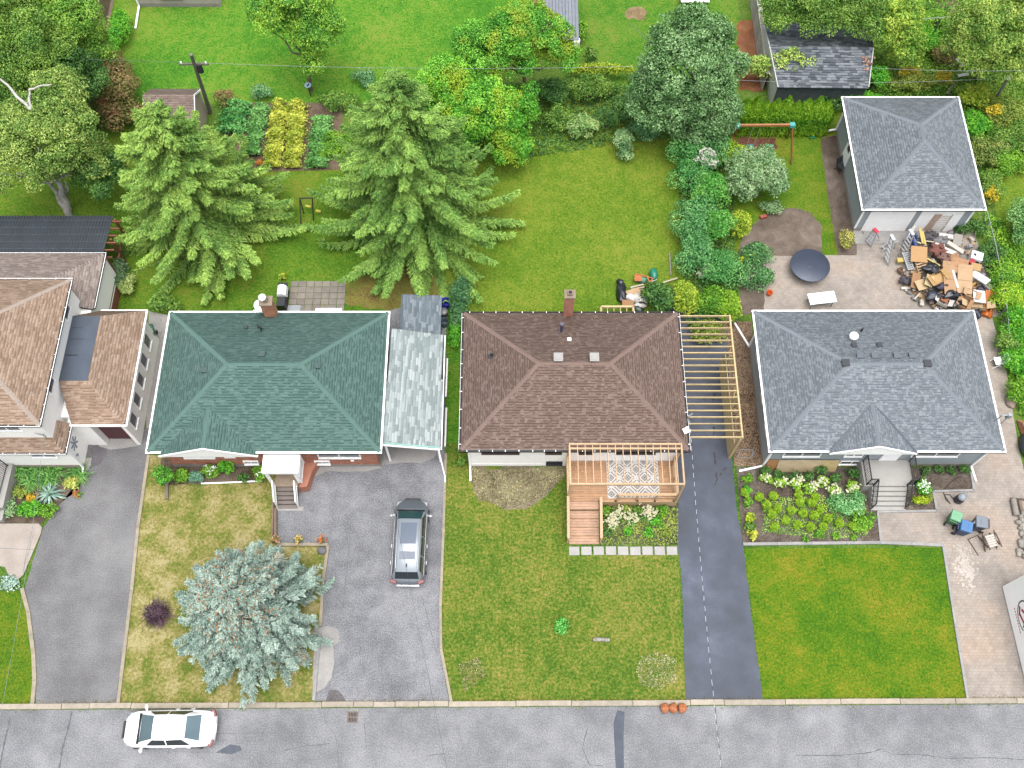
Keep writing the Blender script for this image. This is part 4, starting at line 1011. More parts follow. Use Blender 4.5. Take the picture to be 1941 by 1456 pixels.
m = MB(); m.bar((-23.85, 19.1, 2.95), (-23.86, 19.0, .3), .09); m.bar((-23.86, 19.0, .3), (-23.9, 18.5, .05), .09); m.build('downspout', WHITE, h1)
orn = MB()
for k in range(7):
    t = k * .9; c_ = V3(-23.93, 19.85 + .28 * math.cos(t), 1.75 + .3 * math.sin(t)); orn.obox(c_, (.03, .26, .1), Matrix.Rotation(t, 3, 'X'))
orn.cyl((-23.94, 19.85, 1.75), (-23.9, 19.85, 1.75), .1, n=10); orn.cyl((-23.94, 19.4, 1.2), (-23.86, 19.4, 1.2), .08, n=10)
orn.build('wall_ornament', M('blue_grey_metal', '#a9b2c2', .5, .1), h1)
m = MB(); q = V3(-24.9, 19.42, 4.3); m.bar(q, q + V3(.5, -.1, 0), .03); m.bar(q + V3(.1, 0, -.15), q + V3(.55, -.1, -.15), .03); m.cyl(q + V3(.5, -.1, .1), q + V3(.5, -.12, -.5), .03, n=6); m.build('service_bracket', M('galvanised', '#c3c7ca', .4), h1)
# porch steps with a black handrail at the frame's left edge
ps = thing('porch_steps', 'concrete porch steps with black handrail of the two storey house', 'steps', P(-10, 920))
q0, q1 = P(18, 905, .9), P(18, 958, .9)
MB().box(-34, q0.x - .05, 16.5, 19.0, -.1, .8).build('landing', cstep, ps)
MB().box(-34, q0.x - .15, 15.9, 16.49, -.1, .4).build('step', cstep, ps)
handrail(ps, [(q0.x - .3, 18.9, .8), (q0.x - .35, 17.0, .8)], .9, .11)
handrail(ps, [(q0.x - .6, 16.5, .6), (q0.x - .5, 15.9, .3)], .8, .11)
# dark corrugated patio roof on a red frame
pr = thing('patio_roof', 'dark corrugated patio cover on red timber frame behind the tan roof', 'patio cover', (-27, 33.5, 0))
c1, c2 = P(214, 409, 2.7), P(190, 482, 3.0)
yA, yB, xR = c1.y, c2.y - .3, (c1.x)
m = MB(); n_ = 170
vs = []
for i in range(n_ + 1):
    x = xR - i * .09; z = .022 * (1 if i % 2 else -1)
    vs += [(x, yB, 3.0 + z), (x, yA, 2.7 + z)]
m.add(vs, [(2 * i, 2 * i + 1, 2 * i + 3, 2 * i + 2) for i in range(n_)])
sheetm = M('smoked_sheet', '#454c54', .35, .2, .6, spec=.5)
fix_normals(m.build('roof_sheet', sheetm, pr))
red = MO('red_timber', '#a0614c', .12, rough=.7, var=.12, scale=4)
for i in range(6):
    y = yB + (yA - yB) * (i + .3) / 6; z = 3.0 + (2.7 - 3.0) * (i + .3) / 6
    MB().bar((xR - 14, y, z - .12), (xR + .55, y, z - .12), .06, .12).build('purlin', red, pr)
    m = MB(); m.bar((xR - 14, y, z + .03), (xR - .05, y, z + .03), .02, .012); m.build('batten', M('batten_grey', '#6e767c', .6), pr)
for y in (yB + .2, (yA + yB) / 2, yA - .2): MB().bar((xR + .1, y, 0), (xR + .1, y, 2.6), .12).build('post', red, pr)
MB().bar((xR + .12, yB - 4.5, 1.1), (xR + .1, yA, 1.1), .1, .1).build('rail', red, pr)
MB().bar((xR + .14, yB - 3.6, .5), (xR + .14, yB + .5, .5), .05, .8).build('side_board', red, pr)
# ------------------------------------------------------------------ deck, pergolas
deckw = MO('deck_board', '#d2a278', .13, rough=.55, var=.12, scale=3, grain=(1.2, 14, 14))
deckv = MO('deck_rail_timber', '#e8c49a', .08, rough=.65, var=.1, scale=3, grain=(6, 6, 6))
perg = MO('pergola_timber', '#ebc8a0', .08, rough=.65, var=.1, scale=3, grain=(6, 6, 6))
tread_w = MO('stair_board', '#dcb294', .1, rough=.65, var=.12, scale=3, grain=(1.2, 14, 14))
dk = thing('deck', 'new timber front deck with handrails and wide steps on the white house', 'deck', (6, 18, 0))
dx0, dx1, dy0, dy1, dz = 3.05, 8.92, 16.86, R3[2] + .3, .8
n = 17; bw = (dy1 - dy0) / n
for i in range(n): MB().box(dx0, dx1, dy0 + i * bw + .005, dy0 + (i + 1) * bw - .005, dz - .035, dz + rr.uniform(-.002, .002)).build('deck_board', deckw, dk)
for k in range(4): MB().box(4.74, dx1 - .02, dy0 - .02 - .002 * k, dy0 + .012, .02 + k * .19, .02 + (k + 1) * .19 - .008).build('skirt_board', deckv, dk)
for k in range(4): MB().box(dx1 - .012, dx1 + .02, dy0 + .014, dy1, .02 + k * .19, .02 + (k + 1) * .19 - .008).build('skirt_board', deckv, dk)
for k in range(4): MB().box(dx0 - .02, dx0 - .001, P(1078, 1030).y, dy1, .02 + k * .19, .02 + (k + 1) * .19 - .008).build('skirt_board', deckv, dk)
sx0, sx1 = 3.08, 4.70
sy0 = P(1105, 1031, .1).y; ns = 5
for i in range(ns):
    y1 = dy0 - .005 - (dy0 - sy0) * i / ns; y0 = dy0 - .005 - (dy0 - sy0) * (i + 1) / ns; z = dz - .14 * (i + 1) + (.0 if i else .12)
    MB().box(sx0, sx1, y0, y0 + .025, max(0, z - .16), z - .036).build('riser', deckv, dk)
    bwid = (y1 - y0) / 3
    for k in range(3): MB().box(sx0, sx1, y0 + k * bwid + .006, y0 + (k + 1) * bwid - .006, z - .035, z).build('stair_board', tread_w, dk)
def rail(parent, p, q, hgt, m_, posts=2, mid=3, name='handrail'):
    p, q = Vector(p), Vector(q); up = Vector((0, 0, hgt))
    MB().bar(p + up, q + up, .14, .04).build(name, m_, parent)
    for i in range(posts):
        c = p + (q - p) * i / (posts - 1); MB().bar(c, c + up * .97, .09).build('rail_post', m_, parent)
    for k in range(mid):
        u = Vector((0, 0, hgt * (k + .6) / (mid + .4))); MB().bar(p + u, q + u, .035, .09).build('mid_rail', m_, parent)
rail(dk, (3.0, dy0 + .0, dz), (3.0, sy0 + .06, .15), .9, deckv, 3)
rail(dk, (4.76, dy0 - .05, dz - .05), (4.76, sy0 + .06, .15), .9, deckv, 3)
rail(dk, (3.02, dy1 - .1, dz), (3.02, dy0 + .1, dz), .95, deckv, 2)
rail(dk, (8.86, dy1 - .1, dz), (8.86, dy0 + .06, dz), .95, deckv, 3)
rail(dk, (5.7, dy0 + .06, dz), (8.8, dy0 + .06, dz), .95, deckv, 4, 1)
for x in (4.75, 5.62, 6.8, 7.75, 8.78): MB().box(x - .05, x + .05, dy0 - .035, dy0 + .05, dz - .02, dz + .06).build('post_bracket', iron, dk)
pg = thing('pergola', 'timber pergola frame standing over the front deck of the white house', 'pergola', (6, 18, 0))
pz = 3.45; px0, px1, py0, py1 = 3.0, 8.93, 16.9, 19.12
for a, b, nm in (((px0, py1, pz), (px1 + .03, py1, pz), 'beam'), ((px0, py0, pz), (px1 + .03, py0, pz), 'beam'), ((px0 + .03, py0 + .05, pz), (px0 + .03, py1 - .05, pz), 'beam'), ((px1, py0 + .05, pz), (px1, py1 - .05, pz), 'beam'), ((px0 + .06, py1 - .24, pz - .03), (px1 - .05, py1 - .24, pz - .03), 'ledger')):
    MB().bar(a, b, .09, .18).build(nm, perg, pg)
for i in range(14):
    x = px0 + .45 + i * (px1 - px0 - .75) / 13; MB().bar((x, py0 + .05, pz - .02), (x, py1 - .05, pz - .02), .04, .14).build('rafter', perg, pg)
for x, y in ((px0 + .03, py0), (px1, py0), (px0 + .03, py1), (px1, py1 - .2)): MB().bar((x, y, 0 if y > 17.5 else 0), (x, y, pz - .09), .1).build('post', perg, pg)
MB().bar((px1 - .3, py0 + .05, pz - .14), (px1 - .02, py0 + .05, pz - .55), .05, .08).build('brace', perg, pg)
# patterned rug on the deck
a, b = P(1147, 869, dz), P(1252, 945, dz); b.x = P(1251, 945, dz).x; a.x = P(1149, 869, dz).x
rug = thing('rug', 'white outdoor rug with dark nested diamonds lying on the timber deck', 'rug', ((a.x + b.x) / 2, (a.y + b.y) / 2, dz))
W_, H_ = b.x - a.x, a.y - b.y; zb = dz + .014
MB().box(a.x, b.x, b.y, a.y, dz + .004, zb).build('rug_base', M('rug_white', '#f1ece6', .9, .04, 6), rug)
lines = []
def seg(p, q, w_):
    """one woven dark stroke clipped to the rug"""
    p, q = Vector((p[0], p[1])), Vector((q[0], q[1])); k = 14; run = []
    inside = lambda v: 0.02 < v.x < W_ - .02 and 0.02 < v.y < H_ - .02
    for i in range(k + 1):
        v = p + (q - p) * i / k
        if inside(v): run.append(v)
        elif len(run) > 1: lines.append((run[0], run[-1], w_)); run = []
        else: run = []
    if len(run) > 1: lines.append((run[0], run[-1], w_))
cw = W_ / 3.05; chh = cw * 1.02; row = 0
cy = H_ + .02 - chh * .22
while cy > -chh:
    off = cw * .22 if row % 2 == 0 else cw * .75
    for i in range(-1, 4):
        cx = off + i * cw
        for s, wd in ((.62, .035), (.30, .03), (.17, .022), (.05, .03)):
            hx, hy = cw * .5 * s * 1.25, chh * .5 * s * 1.25
            g = .82 if s > .5 else 1.0
            pts = [(cx + hx, cy), (cx, cy + hy), (cx - hx, cy), (cx, cy - hy)]
            for k in range(4):
                u, v = Vector(pts[k]), Vector(pts[(k + 1) % 4]); mm_ = (u + v) / 2
                seg(mm_ + (u - mm_) * g, mm_ + (v - mm_) * g, wd)
    cy -= chh * .5; row += 1
m = MB()
for i, (p, q, w_) in enumerate(lines):
    d = (q - p).normalized(); nn_ = Vector((-d.y, d.x)) * w_ / 2; z = zb + .003 + i * 2e-6
    m.poly([(a.x + v.x, b.y + v.y, z) for v in (p - nn_, q - nn_, q + nn_, p + nn_)])
pt = m.build('woven_pattern', M('rug_charcoal', '#4a4a4e', .9, .1, 6), rug, kind='stuff')
fix_normals(pt)
# open timber carport frame over the sealed drive
cf = thing('timber_carport', 'open timber carport frame with rafters over the dark sealed drive', 'carport', (11, 23, 0))
yw_ = MO('yellow_timber', '#e8d09c', .1, rough=.65, var=.12, scale=3, grain=(6, 6, 6))
fz = 3.05; fx0, fx1, fy0, fy1 = 9.46, 12.3, 19.68, 27.05
MB().bar((fx1, fy0 - .05, fz), (fx1, fy1 + .05, fz), .09, .2).build('beam', yw_, cf)
for i in range(20):
    y = fy0 + (fy1 - fy0) * i / 19; MB().bar((fx0, y, fz), (fx1 - .05, y, fz), .045 if i % 19 else .06, .15).build('rafter', yw_, cf)
for y in (fy0, 22.1, 24.6, fy1): MB().bar((12.2, y, 0), (12.26, y, fz - .1), .13).build('post', yw_, cf)
for k in range(5):
    for y0_, y1_ in ((fy0 + .1, 22.6), (22.62, 25.4)): MB().box(12.1, 12.14, y0_, y1_, .15 + k * .36, .15 + (k + 1) * .36 - .012).build('wall_board', yw_, cf)
for y in (22.1, 24.6): MB().bar((12.25, y, 1.9), (12.28, y + .8, fz - .15), .06, .1).build('brace', yw_, cf)
# wooden landing frame at the back of the white house
lf = thing('timber_landing', 'pale timber landing frame at the back wall of the white house', 'landing frame', P(1168, 586))
p0, p1 = P(1139, 582, .7), P(1200, 582, .7); yb_ = p0.y - .9
for u, v in ((p0, p1), (p0 - Vector((0, .02, 0)), Vector((p0.x, yb_, .7))), (p1 - Vector((0, .02, 0)), Vector((p1.x, yb_, .7)))): MB().bar(u, v, .12, .16).build('joist', yw_, lf)
for i in range(1, 5): x = p0.x + (p1.x - p0.x) * i / 5; MB().bar((x, p0.y - .07, .66), (x, yb_, .66), .04, .1).build('joist', yw_, lf)
for x in (p0.x, p1.x): MB().bar((x, p0.y - .02, 0), (x, p0.y - .02, .62), .1).build('leg', yw_, lf)

# ------------------------------------------------------------------ vehicles
rubber = M('tyre_rubber', '#2a2b2d', .85, .1)
alloy = M('alloy_rim', '#b9bcc2', .35, .05, metal=.6)
def car(name, label, loc, rz, paint, roof_paint, L, W, H, suv):
    t = thing(name, label, 'car', loc, None, rz)
    hw, hl = W / 2, L / 2; zb = .24; belt = .98 if suv else .86
    hood0, hood1 = (.80, 1.06) if suv else (.66, .90); tail = 1.05 if suv else .95
    ws0 = .335 * L if suv else .312 * L           # windscreen base
    st = [(-hl, .66, .45, tail - .30), (-hl + .10, .84, .30, tail - .06), (-hl + .45, .97, zb, tail), (-hl * .45, 1.0, zb, belt + .05), (0, 1.0, zb, belt + .04), (ws0, .985, zb, hood1), (hl * .72, .965, zb, (hood0 + hood1) / 2 + .05), (hl - .34, .87, zb, hood0 + .04), (hl - .10, .70, .3, hood0 - .10), (hl, .46, .42, hood0 - .28)]
    V = []; n = 13
    for x, k, z0, z1 in st:
        w_ = hw * k; half = [(w_ * .80, z0), (w_ * .97, z0 + .1), (w_, z0 + (z1 - z0) * .5), (w_ * .975, z1 - .13), (w_ * .90, z1 - .035), (w_ * .55, z1)]
        ring = half + [(0, z1 + .015)] + [(-y, z) for y, z in half[::-1]]
        V += [(x, y, z) for y, z in ring]
    Fq = []
    for i in range(len(st) - 1):
        for k in range(n): Fq.append((i * n + k, i * n + (k + 1) % n, (i + 1) * n + (k + 1) % n, (i + 1) * n + k))
    m = MB(); m.add(V, Fq + [tuple(range(n)), tuple(range((len(st) - 1) * n, len(st) * n))[::-1]], 0, True)
    body = fix_normals(m.build('body', paint, t, local=True)); s = body.modifiers.new('smooth', 'SUBSURF'); s.levels = 2; s.render_levels = 2
    # cabin
    if suv: cs = [(ws0 - .02, .80, hood1 - .02, .02), (ws0 - .68, .70, H - .05, 1), (-.2, .71, H, 1), (-hl + .50, .68, H - .05, 1), (-hl + .16, .78, tail - .02, .02)]
    else: cs = [(ws0 - .02, .80, hood1 - .02, .02), (ws0 - .88, .63, H - .03, 1), (-.15, .64, H, 1), (-hl + 1.36, .61, H - .05, 1), (-hl + .62, .77, tail - .01, .02)]
    sc = hw / .93
    V = []; n = 9
    for x, k, z, op in cs:
        wr = hw * k; wb = hw * .90; zbt = belt
        if op < .5: half = [(wr, zbt - .1), (wr, z - .02), (wr * .97, z - .01), (wr * .7, z)]
        else: half = [(wb, zbt - .1), (wb, zbt + .03), (wr, z - .07), (wr * .8, z)]
        V += [(x, y, zz) for y, zz in half + [(0, z + .015)] + [(-y, zz) for y, zz in half[::-1]]]
    Fq = []
    for i in range(len(cs) - 1):
        for k in range(n - 1): Fq.append((i * n + k, i * n + k + 1, (i + 1) * n + k + 1, (i + 1) * n + k))
    m = MB(); m.add(V, Fq, 0, True); fix_normals(m.build('cabin', roof_paint, t, local=True))
    gl = M('car_glass', '#27333a', .04, .1, 1, spec=.9); glc = M('sky_tint_glass', '#8fa9b3', .06, .12, 1, metal=.55)  # sky's reflection put into the pale colour of the coated panes
    def pane(nm, pts, mat=gl, lift=.014, parent=t):
        pts = [Vector(p) for p in pts]; nn_ = (pts[1] - pts[0]).cross(pts[2] - pts[0]).normalized(); c = sum(pts, Vector()) / len(pts)
        if nn_.dot(c - Vector((0, 0, .6))) < 0: nn_ = -nn_
        m = MB(); k = len(pts); m.add([p + nn_ * lift for p in pts] + [p - nn_ * .03 for p in pts], [tuple(range(k)), tuple(range(2 * k - 1, k - 1, -1))] + [(i, (i + 1) % k, k + (i + 1) % k, k + i) for i in range(k)])
        return fix_normals(m.build(nm, mat, parent, local=True))
    (x0, k0, z0, _), (x1, k1, z1, _), (x2, k2, z2, _), (x3, k3, z3, _), (x4, k4, z4, _) = cs
    L_ = lambda p, q, f: tuple(p[i] + (q[i] - p[i]) * f for i in range(3))
    def quad(xa, wa, za, xb, wb_, zb_, lo, hi, sh=.93):
        A = (xa, hw * wa * sh, za); B = (xb, hw * wb_ * sh, zb_); p, q = L_(A, B, lo), L_(A, B, hi)
        return [p, q, (q[0], -q[1], q[2]), (p[0], -p[1], p[2])]
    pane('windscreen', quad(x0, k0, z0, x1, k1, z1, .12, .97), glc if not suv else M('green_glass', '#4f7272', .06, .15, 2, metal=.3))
    pane('cowl', quad(x0, k0, z0 + .01, x1, k1, z1, -.06, .09, 1.0), M('cowl_black', '#24272c', .6, .1))
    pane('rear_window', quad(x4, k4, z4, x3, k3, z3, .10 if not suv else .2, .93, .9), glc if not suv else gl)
    zb1 = belt + .06
    for sgn in (1, -1):
        def side(xa, xb, ta, tb):
            A = (hw * .90, belt + .03); Bz = z2 - .07; wr = hw * .705 if suv else hw * .635
            yz = lambda f: (A[0] + (wr - A[0]) * f, A[1] + (Bz - A[1]) * f)
            y0_, zz0 = yz(.08); y1_, zz1 = yz(.86)
            return [(xa, sgn * y0_, zz0), (xb, sgn * y0_, zz0), (xb + tb, sgn * y1_, zz1), (xa + ta, sgn * y1_, zz1)]
        if suv:
            pane('side_window', side(x1 + .48, .05, -.42, 0)); pane('side_window', side(-.02, -1.0, 0, 0)); pane('side_window', side(-1.07, x3 - .05, 0, .12))
        else:
            pane('side_window', side(x1 + .36, -.02, -.34, 0)); pane('side_window', side(-.09, x3 - .2, 0, .3))
        m = MB(); m.blob((ws0 - .33 * (1 if suv else .8), sgn * (hw + .12), belt + .08), (.09, .13, .08), 10, .05); m.bar((ws0 - .3, sgn * (hw - .05), belt + .04), (ws0 - .3, sgn * (hw + .1), belt + .06), .07); m.build('wing_mirror', MATS['chrome'] if suv else paint, t, local=True)
        m = MB(); m.hexa([(hl - .42, sgn * hw * .60, hood0 - .22), (hl - .12, sgn * hw * .52, hood0 - .25), (hl - .30, sgn * hw * .86, hood0 - .22), (hl - .52, sgn * hw * .90, hood0 - .20), (hl - .42, sgn * hw * .60, hood0 + .005), (hl - .16, sgn * hw * .54, hood0 - .09), (hl - .28, sgn * hw * .87, hood0 - .05), (hl - .55, sgn * hw * .88, hood0 - .005)])
        fix_normals(m.build('headlight', M('lamp_clear', '#c9d2d8', .1, .1, spec=.8), t, local=True))
        m = MB(); m.obox((-hl + .13, sgn * hw * .78, tail - .13), (.18, .34, .16), Matrix.Rotation(-sgn * .35, 3, 'Z')); m.build('tail_light', M('lamp_red', '#8f2830', .2, .1, spec=.7), t, local=True, bevel=.03)
        for xd in (-.25, -1.15 if suv else -1.0): MB().bar((xd, sgn * (hw + .012), belt - .1), (xd - .2, sgn * (hw + .012), belt - .1), .03).build('door_handle', MATS['chrome'], t, local=True)
        for xw in (hl - .92, -hl + .98):
            wq = MB(); wq.cyl((xw, sgn * (hw - .22), .34), (xw, sgn * (hw - .005), .34), .34, n=20); wo = wq.build('wheel', rubber, t, local=True)
            MB().cyl((xw, sgn * (hw - .02), .34), (xw, sgn * (hw + .004), .34), .22, n=12).build('rim', alloy, wo, local=True)
        if suv:
            m = MB(); m.tube([(x1 - .1, sgn * hw * .63, H - .02), (x1 - .25, sgn * hw * .64, H + .05), (x3 + .35, sgn * hw * .62, H + .05), (x3 + .15, sgn * hw * .61, H - .02)], .022); m.build('roof_rail', MATS['chrome'], t, local=True)
            m = MB(); m.bar((ws0 - .2, sgn * hw * .905, belt + .05), (-hl + .45, sgn * hw * .905, belt + .05), .02); m.build('window_trim', MATS['chrome'], t, local=True)
    MB().bar((hl - .02, -hw * .45, .5), (hl - .02, hw * .45, .5), .06, .2).build('grille', MATS['cowl_black'], t, local=True)
    MB().bar((-hl + .01, -hw * .25, .62), (-hl + .01, hw * .25, .62), .03, .12).build('number_plate', WHITE, t, local=True)
    return t, pane, (x1, x3, H, hw)
chrome = M('chrome', '#e6e9ee', .25, .03, metal=.5)
pg_ = M('graphite_paint', '#868e97', .25, .04, 1, metal=.35, coat=.6)
ps_ = M('silver_roof_paint', '#a9b3bd', .3, .03, 1, metal=.2, coat=.5)
pf, pb_ = P(776, 942, .8), P(776, 1114, .7)
c = (pf + pb_) / 2
suvo, pane, (x1, x3, H, hw) = car('parked_suv', 'dark grey seven seat car with two roof windows parked on the driveway', (c.x + .03, c.y + .05, .006), math.pi / 2 - .015, pg_, ps_, 4.78, 1.86, 1.68, True)
sung = M('sunroof_glass', '#66758a', .1, .05, 1, spec=.6)
pane('sunroof', [(.70, .41, H - .02), (.70, -.41, H - .02), (-.43, -.41, H + .01), (-.43, .41, H + .01)], sung, .03)
pane('sunroof', [(-.85, .41, H - .0), (-.85, -.41, H - .0), (-1.26, -.41, H - .015), (-1.26, .41, H - .015)], sung, .03)
MB().bar((x3 + .38, 0, H + .0), (x3 + .2, 0, H + .05), .04, .05).build('aerial', MATS['cowl_black'], suvo, local=True)
MB().bar((-2.40, -.62, .55), (-2.40, .62, .55), .06, .12).build('bumper_trim', chrome, suvo, local=True)
pw = M('white_car_paint', (.8, .8, .8), .25, .02, 1, coat=.6)
pl_, pr_ = P(234, 1378, .7), P(408, 1378, .7); c = (pl_ + pr_) / 2
sed, pane, _ = car('parked_sedan', 'white four door sedan parked at the kerb on the street', (c.x, c.y - .08, 0), math.pi + .01, pw, pw, 4.62, 1.80, 1.44, False)
MB().bar((-2.0, -.7, .955), (-2.05, .7, .955), .05, .025).build('spoiler_lip', pw, sed, local=True)
for s in (1, -1): MB().bar((-2.22, s * .45, .925), (-2.12, s * .75, .92), .05, .02).build('lamp_trim', chrome, sed, local=True)
# white storage container at the right edge of the frame
tb = P(1899, 1112); te = P(1944, 1300); ang = math.atan2((tb - te).y, (tb - te).x) - math.pi / 2
sc_ = thing('storage_container', 'white storage container with red and black emblem on the paved drive', 'container', (tb.x, tb.y, 0.012), None, ang)
MB().box(0, 2.4, -5.4, 0, .0, 2.5).build('body', M('container_white', (.86, .87, .88), .5, .03, 2), sc_, local=True, bevel=.02)
m = MB(); m.box(-.004, .05, -5.4, 0, .0, .06); m.build('base_rail', M('grey_rail', '#8d9296', .6), sc_, local=True)
redm, blk = M('emblem_red', '#c22a48', .5, .05), M('emblem_black', '#3a3a44', .5, .05)
m = MB(); k_ = 22
for i in range(k_):
    t0, t1 = math.pi * (.25 + 1.5 * i / k_), math.pi * (.25 + 1.5 * (i + 1) / k_)
    f = lambda t, r: (-.006, -1.95 - r * math.cos(t), 1.6 + r * math.sin(t) * .85)
    m.poly([f(t0, .86), f(t1, .86), f(t1, .78), f(t0, .78)])
m.build('emblem_ring', blk, sc_, local=True)
m = MB()
for y, z, a, l in ((-1.55, 1.2, .5, .5), (-1.95, 1.25, -.4, .55), (-2.25, 1.4, .9, .5), (-1.7, 1.6, -.8, .5), (-2.1, 1.75, .3, .6)):
    dy_, dz_ = math.cos(a) * l / 2, math.sin(a) * l / 2; ny_, nz_ = -math.sin(a) * .07, math.cos(a) * .07
    x = -.007 - .001 * len(m.f)
    m.poly([(x, y - dy_ - ny_, z - dz_ - nz_), (x, y + dy_ - ny_, z + dz_ - nz_), (x, y + dy_ + ny_, z + dz_ + nz_), (x, y - dy_ + ny_, z - dz_ + nz_)])
m.build('emblem_mark', redm, sc_, local=True)
m = MB()
for i in range(9):
    y = -1.3 - i * .15; m.poly([(-.006, y, .72), (-.006, y - .09, .72), (-.006, y - .09, .80), (-.006, y, .80)])
m.build('emblem_marks', redm, sc_, local=True, kind='stuff')

# ------------------------------------------------------------------ bins, vacuum, chairs, tables
def wheelie(name, label, px, py, rz, bodyc, lidc, group=None, s=1.0, tilt=0):
    t = thing(name, label, 'bin', P(px, py, 0.012), group, rz); lz = .98 * s
    bm_ = M('bin_' + bodyc, bodyc, .5, .06, 2); lm_ = M('bin_' + lidc, lidc, .45, .06, 2)
    m = MB(); a, b = .22 * s, .30 * s
    m.hexa([(-a, -a, .04), (a, -a, .04), (a, a, .04), (-a, a, .04), (-b, -b, lz), (b, -b, lz), (b, b * 1.05, lz), (-b, b * 1.05, lz)]); m.build('body', bm_, t, local=True, bevel=.03)
    m = MB(); m.hexa([(-b * 1.1, -b * 1.1, lz), (b * 1.1, -b * 1.1, lz), (b * 1.1, b * 1.15, lz), (-b * 1.1, b * 1.15, lz), (-b, -b, lz + .09), (b, -b, lz + .09), (b, b, lz + .11), (-b, b, lz + .11)]); lid = m.build('lid', lm_, t, local=True, bevel=.025)
    m = MB(); m.bar((-b * .5, -b * .2, lz + .11), (b * .5, -b * .2, lz + .112), .03, .02); m.build('lid_rib', lm_, lid, local=True)
    MB().bar((-b * .9, b * 1.35, lz - .03), (b * .9, b * 1.35, lz - .03), .05).build('handle', bm_, t, local=True)
    for sx in (-1, 1): MB().cyl((sx * b * .75, b * 1.1, .12), (sx * b * .95, b * 1.1, .12), .12, n=12).build('wheel', rubber, t, local=True)
    MB().box(-.08, .08, -b * 1.02, -b * .97, .7, .86).build('sticker', WHITE, t, local=True)
    return t
wheelie('wheelie_bin', 'blue wheelie bin with bright blue lid standing on the pavers', 1818, 1008, 1.25, '#35507c', '#5088c4')
wheelie('wheelie_bin', 'dark grey wheelie bin with grey lid beside the blue one', 1846, 1000, -1.75, '#474d5a', '#8791a0')
wheelie('wheelie_bin', 'pale green wheelie bin with light green lid behind the blue one', 1800, 988, 2.7, '#4f8f60', '#86c79a', s=.92)
wheelie('wheelie_bin', 'dark green bin standing between the tan and green roofed houses', 292, 642, .3, '#1f5a44', '#3f8a6c')
sv = thing('shop_vacuum', 'black and silver shop vacuum standing on the pavers near its cable', 'vacuum', P(1815, 950))
p = P(1815, 949); m = MB(); m.lathe([(.2, .06), (.24, .1), (.24, .5), (.2, .56)], p, 16); m.build('drum', M('vac_black', '#2c3340', .4, .1), sv)
MB().lathe([(.22, .56), (.24, .6), (.2, .72), (.1, .78)], p, 16).build('motor_head', M('vac_silver', '#aab4be', .35, .08), sv)
for k in range(4): MB().cyl(p + Vector((.2 * math.cos(k * 1.57 + .4), .2 * math.sin(k * 1.57 + .4), 0)), p + Vector((.2 * math.cos(k * 1.57 + .4), .2 * math.sin(k * 1.57 + .4), .08)), .05, n=8).build('caster', rubber, sv)
MB().tube([p + Vector((.1, .2, .7)), p + Vector((.2, .3, .85)), p + Vector((.3, .2, .8)), p + Vector((.28, .0, .72))], .025).build('handle', MATS['vac_silver'], sv)
cab = [(1808, 948), (1800, 938), (1790, 938), (1792, 947), (1801, 955), (1798, 951), (1788, 936), (1790, 930), (1796, 920), (1808, 910), (1821, 904)]
o = MB().tube([p + Vector((0, 0, .035)) for p in PL(cab)], .03, 6).build('cable', M('cable_brown', '#4a3f38', .6, .1)); tag(o, 'dark cable looping from the shop vacuum across the mulch to a shrub', 'cable')
def framechair(name, label, px, py, rz, fr, seat, cat='chair'):
    t = thing(name, label, cat, P(px, py, .012), None, rz)
    MB().box(-.24, .24, -.24, .2, .40, .44).build('seat', seat, t, local=True, bevel=.015)
    m = MB(); m.hexa([(-.23, .2, .52), (.23, .2, .52), (.23, .23, .52), (-.23, .23, .52), (-.23, .38, .92), (.23, .38, .92), (.23, .41, .92), (-.23, .41, .92)]); m.build('backrest', seat, t, local=True)
    for sx in (-1, 1):
        MB().bar((sx * .25, -.26, 0), (sx * .25, .25, .5), .03).build('leg', fr, t, local=True); MB().bar((sx * .25, .3, 0), (sx * .25, -.2, .46), .03).build('leg', fr, t, local=True)
        MB().bar((sx * .25, .2, .42), (sx * .25, .42, .94), .03).build('back_post', fr, t, local=True)
    return t
framechair('folding_chair', 'white folding chair beside the gravel path and right hand shrubs', 1887, 690, -1.45, WHITE, WHITE)
framechair('patio_chair', 'black patio chair standing against the left wall of the garage', 1592, 322, .6, iron, M('chair_black', '#33373e', .7, .1))
oc = thing('wooden_chair', 'old wooden sling chair with pale slats on the pavers near the bins', 'chair', P(1872, 1030), None, .25)
wbr = M('dark_chair_wood', '#6d5648', .7, .15, 5)
for sx in (-1, 1):
    MB().bar((sx * .34, -.4, .03), (sx * .34, .5, .55), .05).build('leg', wbr, oc, local=True); MB().bar((sx * .34, .5, .02), (sx * .34, -.3, .5), .05).build('leg', wbr, oc, local=True); MB().bar((sx * .34, -.45, .58), (sx * .34, .35, .6), .07, .035).build('armrest', wbr, oc, local=True)
for k in range(5): MB().box(-.3, .3, -.3 + k * .13, -.19 + k * .13, .36 + .02 * k, .38 + .02 * k).build('slat', M('pale_slat', '#e8e0d8', .8, .08, 4), oc, local=True)
m = MB(); m.bar((-.34, .5, .55), (-.95, .45, .06), .04); m.build('loose_bar', wbr, oc, local=True); MB().bar((-.95, .5, .04), (-.8, -.5, .04), .04).build('loose_bar', wbr, oc, local=True)
rt = thing('round_table', 'large round dark metal table standing on the back patio', 'table', P(1536, 512))
p = P(1535.5, 503, .72); r_ = (P(1573, 503, .72) - P(1498, 503, .72)).x / 2
steel = M('blue_black_metal', '#4c566a', .35, .12, 1.5, metal=.3)
m = MB(); m.lathe([(.02, .70), (r_ - .03, .70), (r_, .715), (r_, .74), (r_ - .02, .75), (.02, .751)], (p.x, p.y, 0), 40, sy=.97); m.build('tabletop', steel, rt)
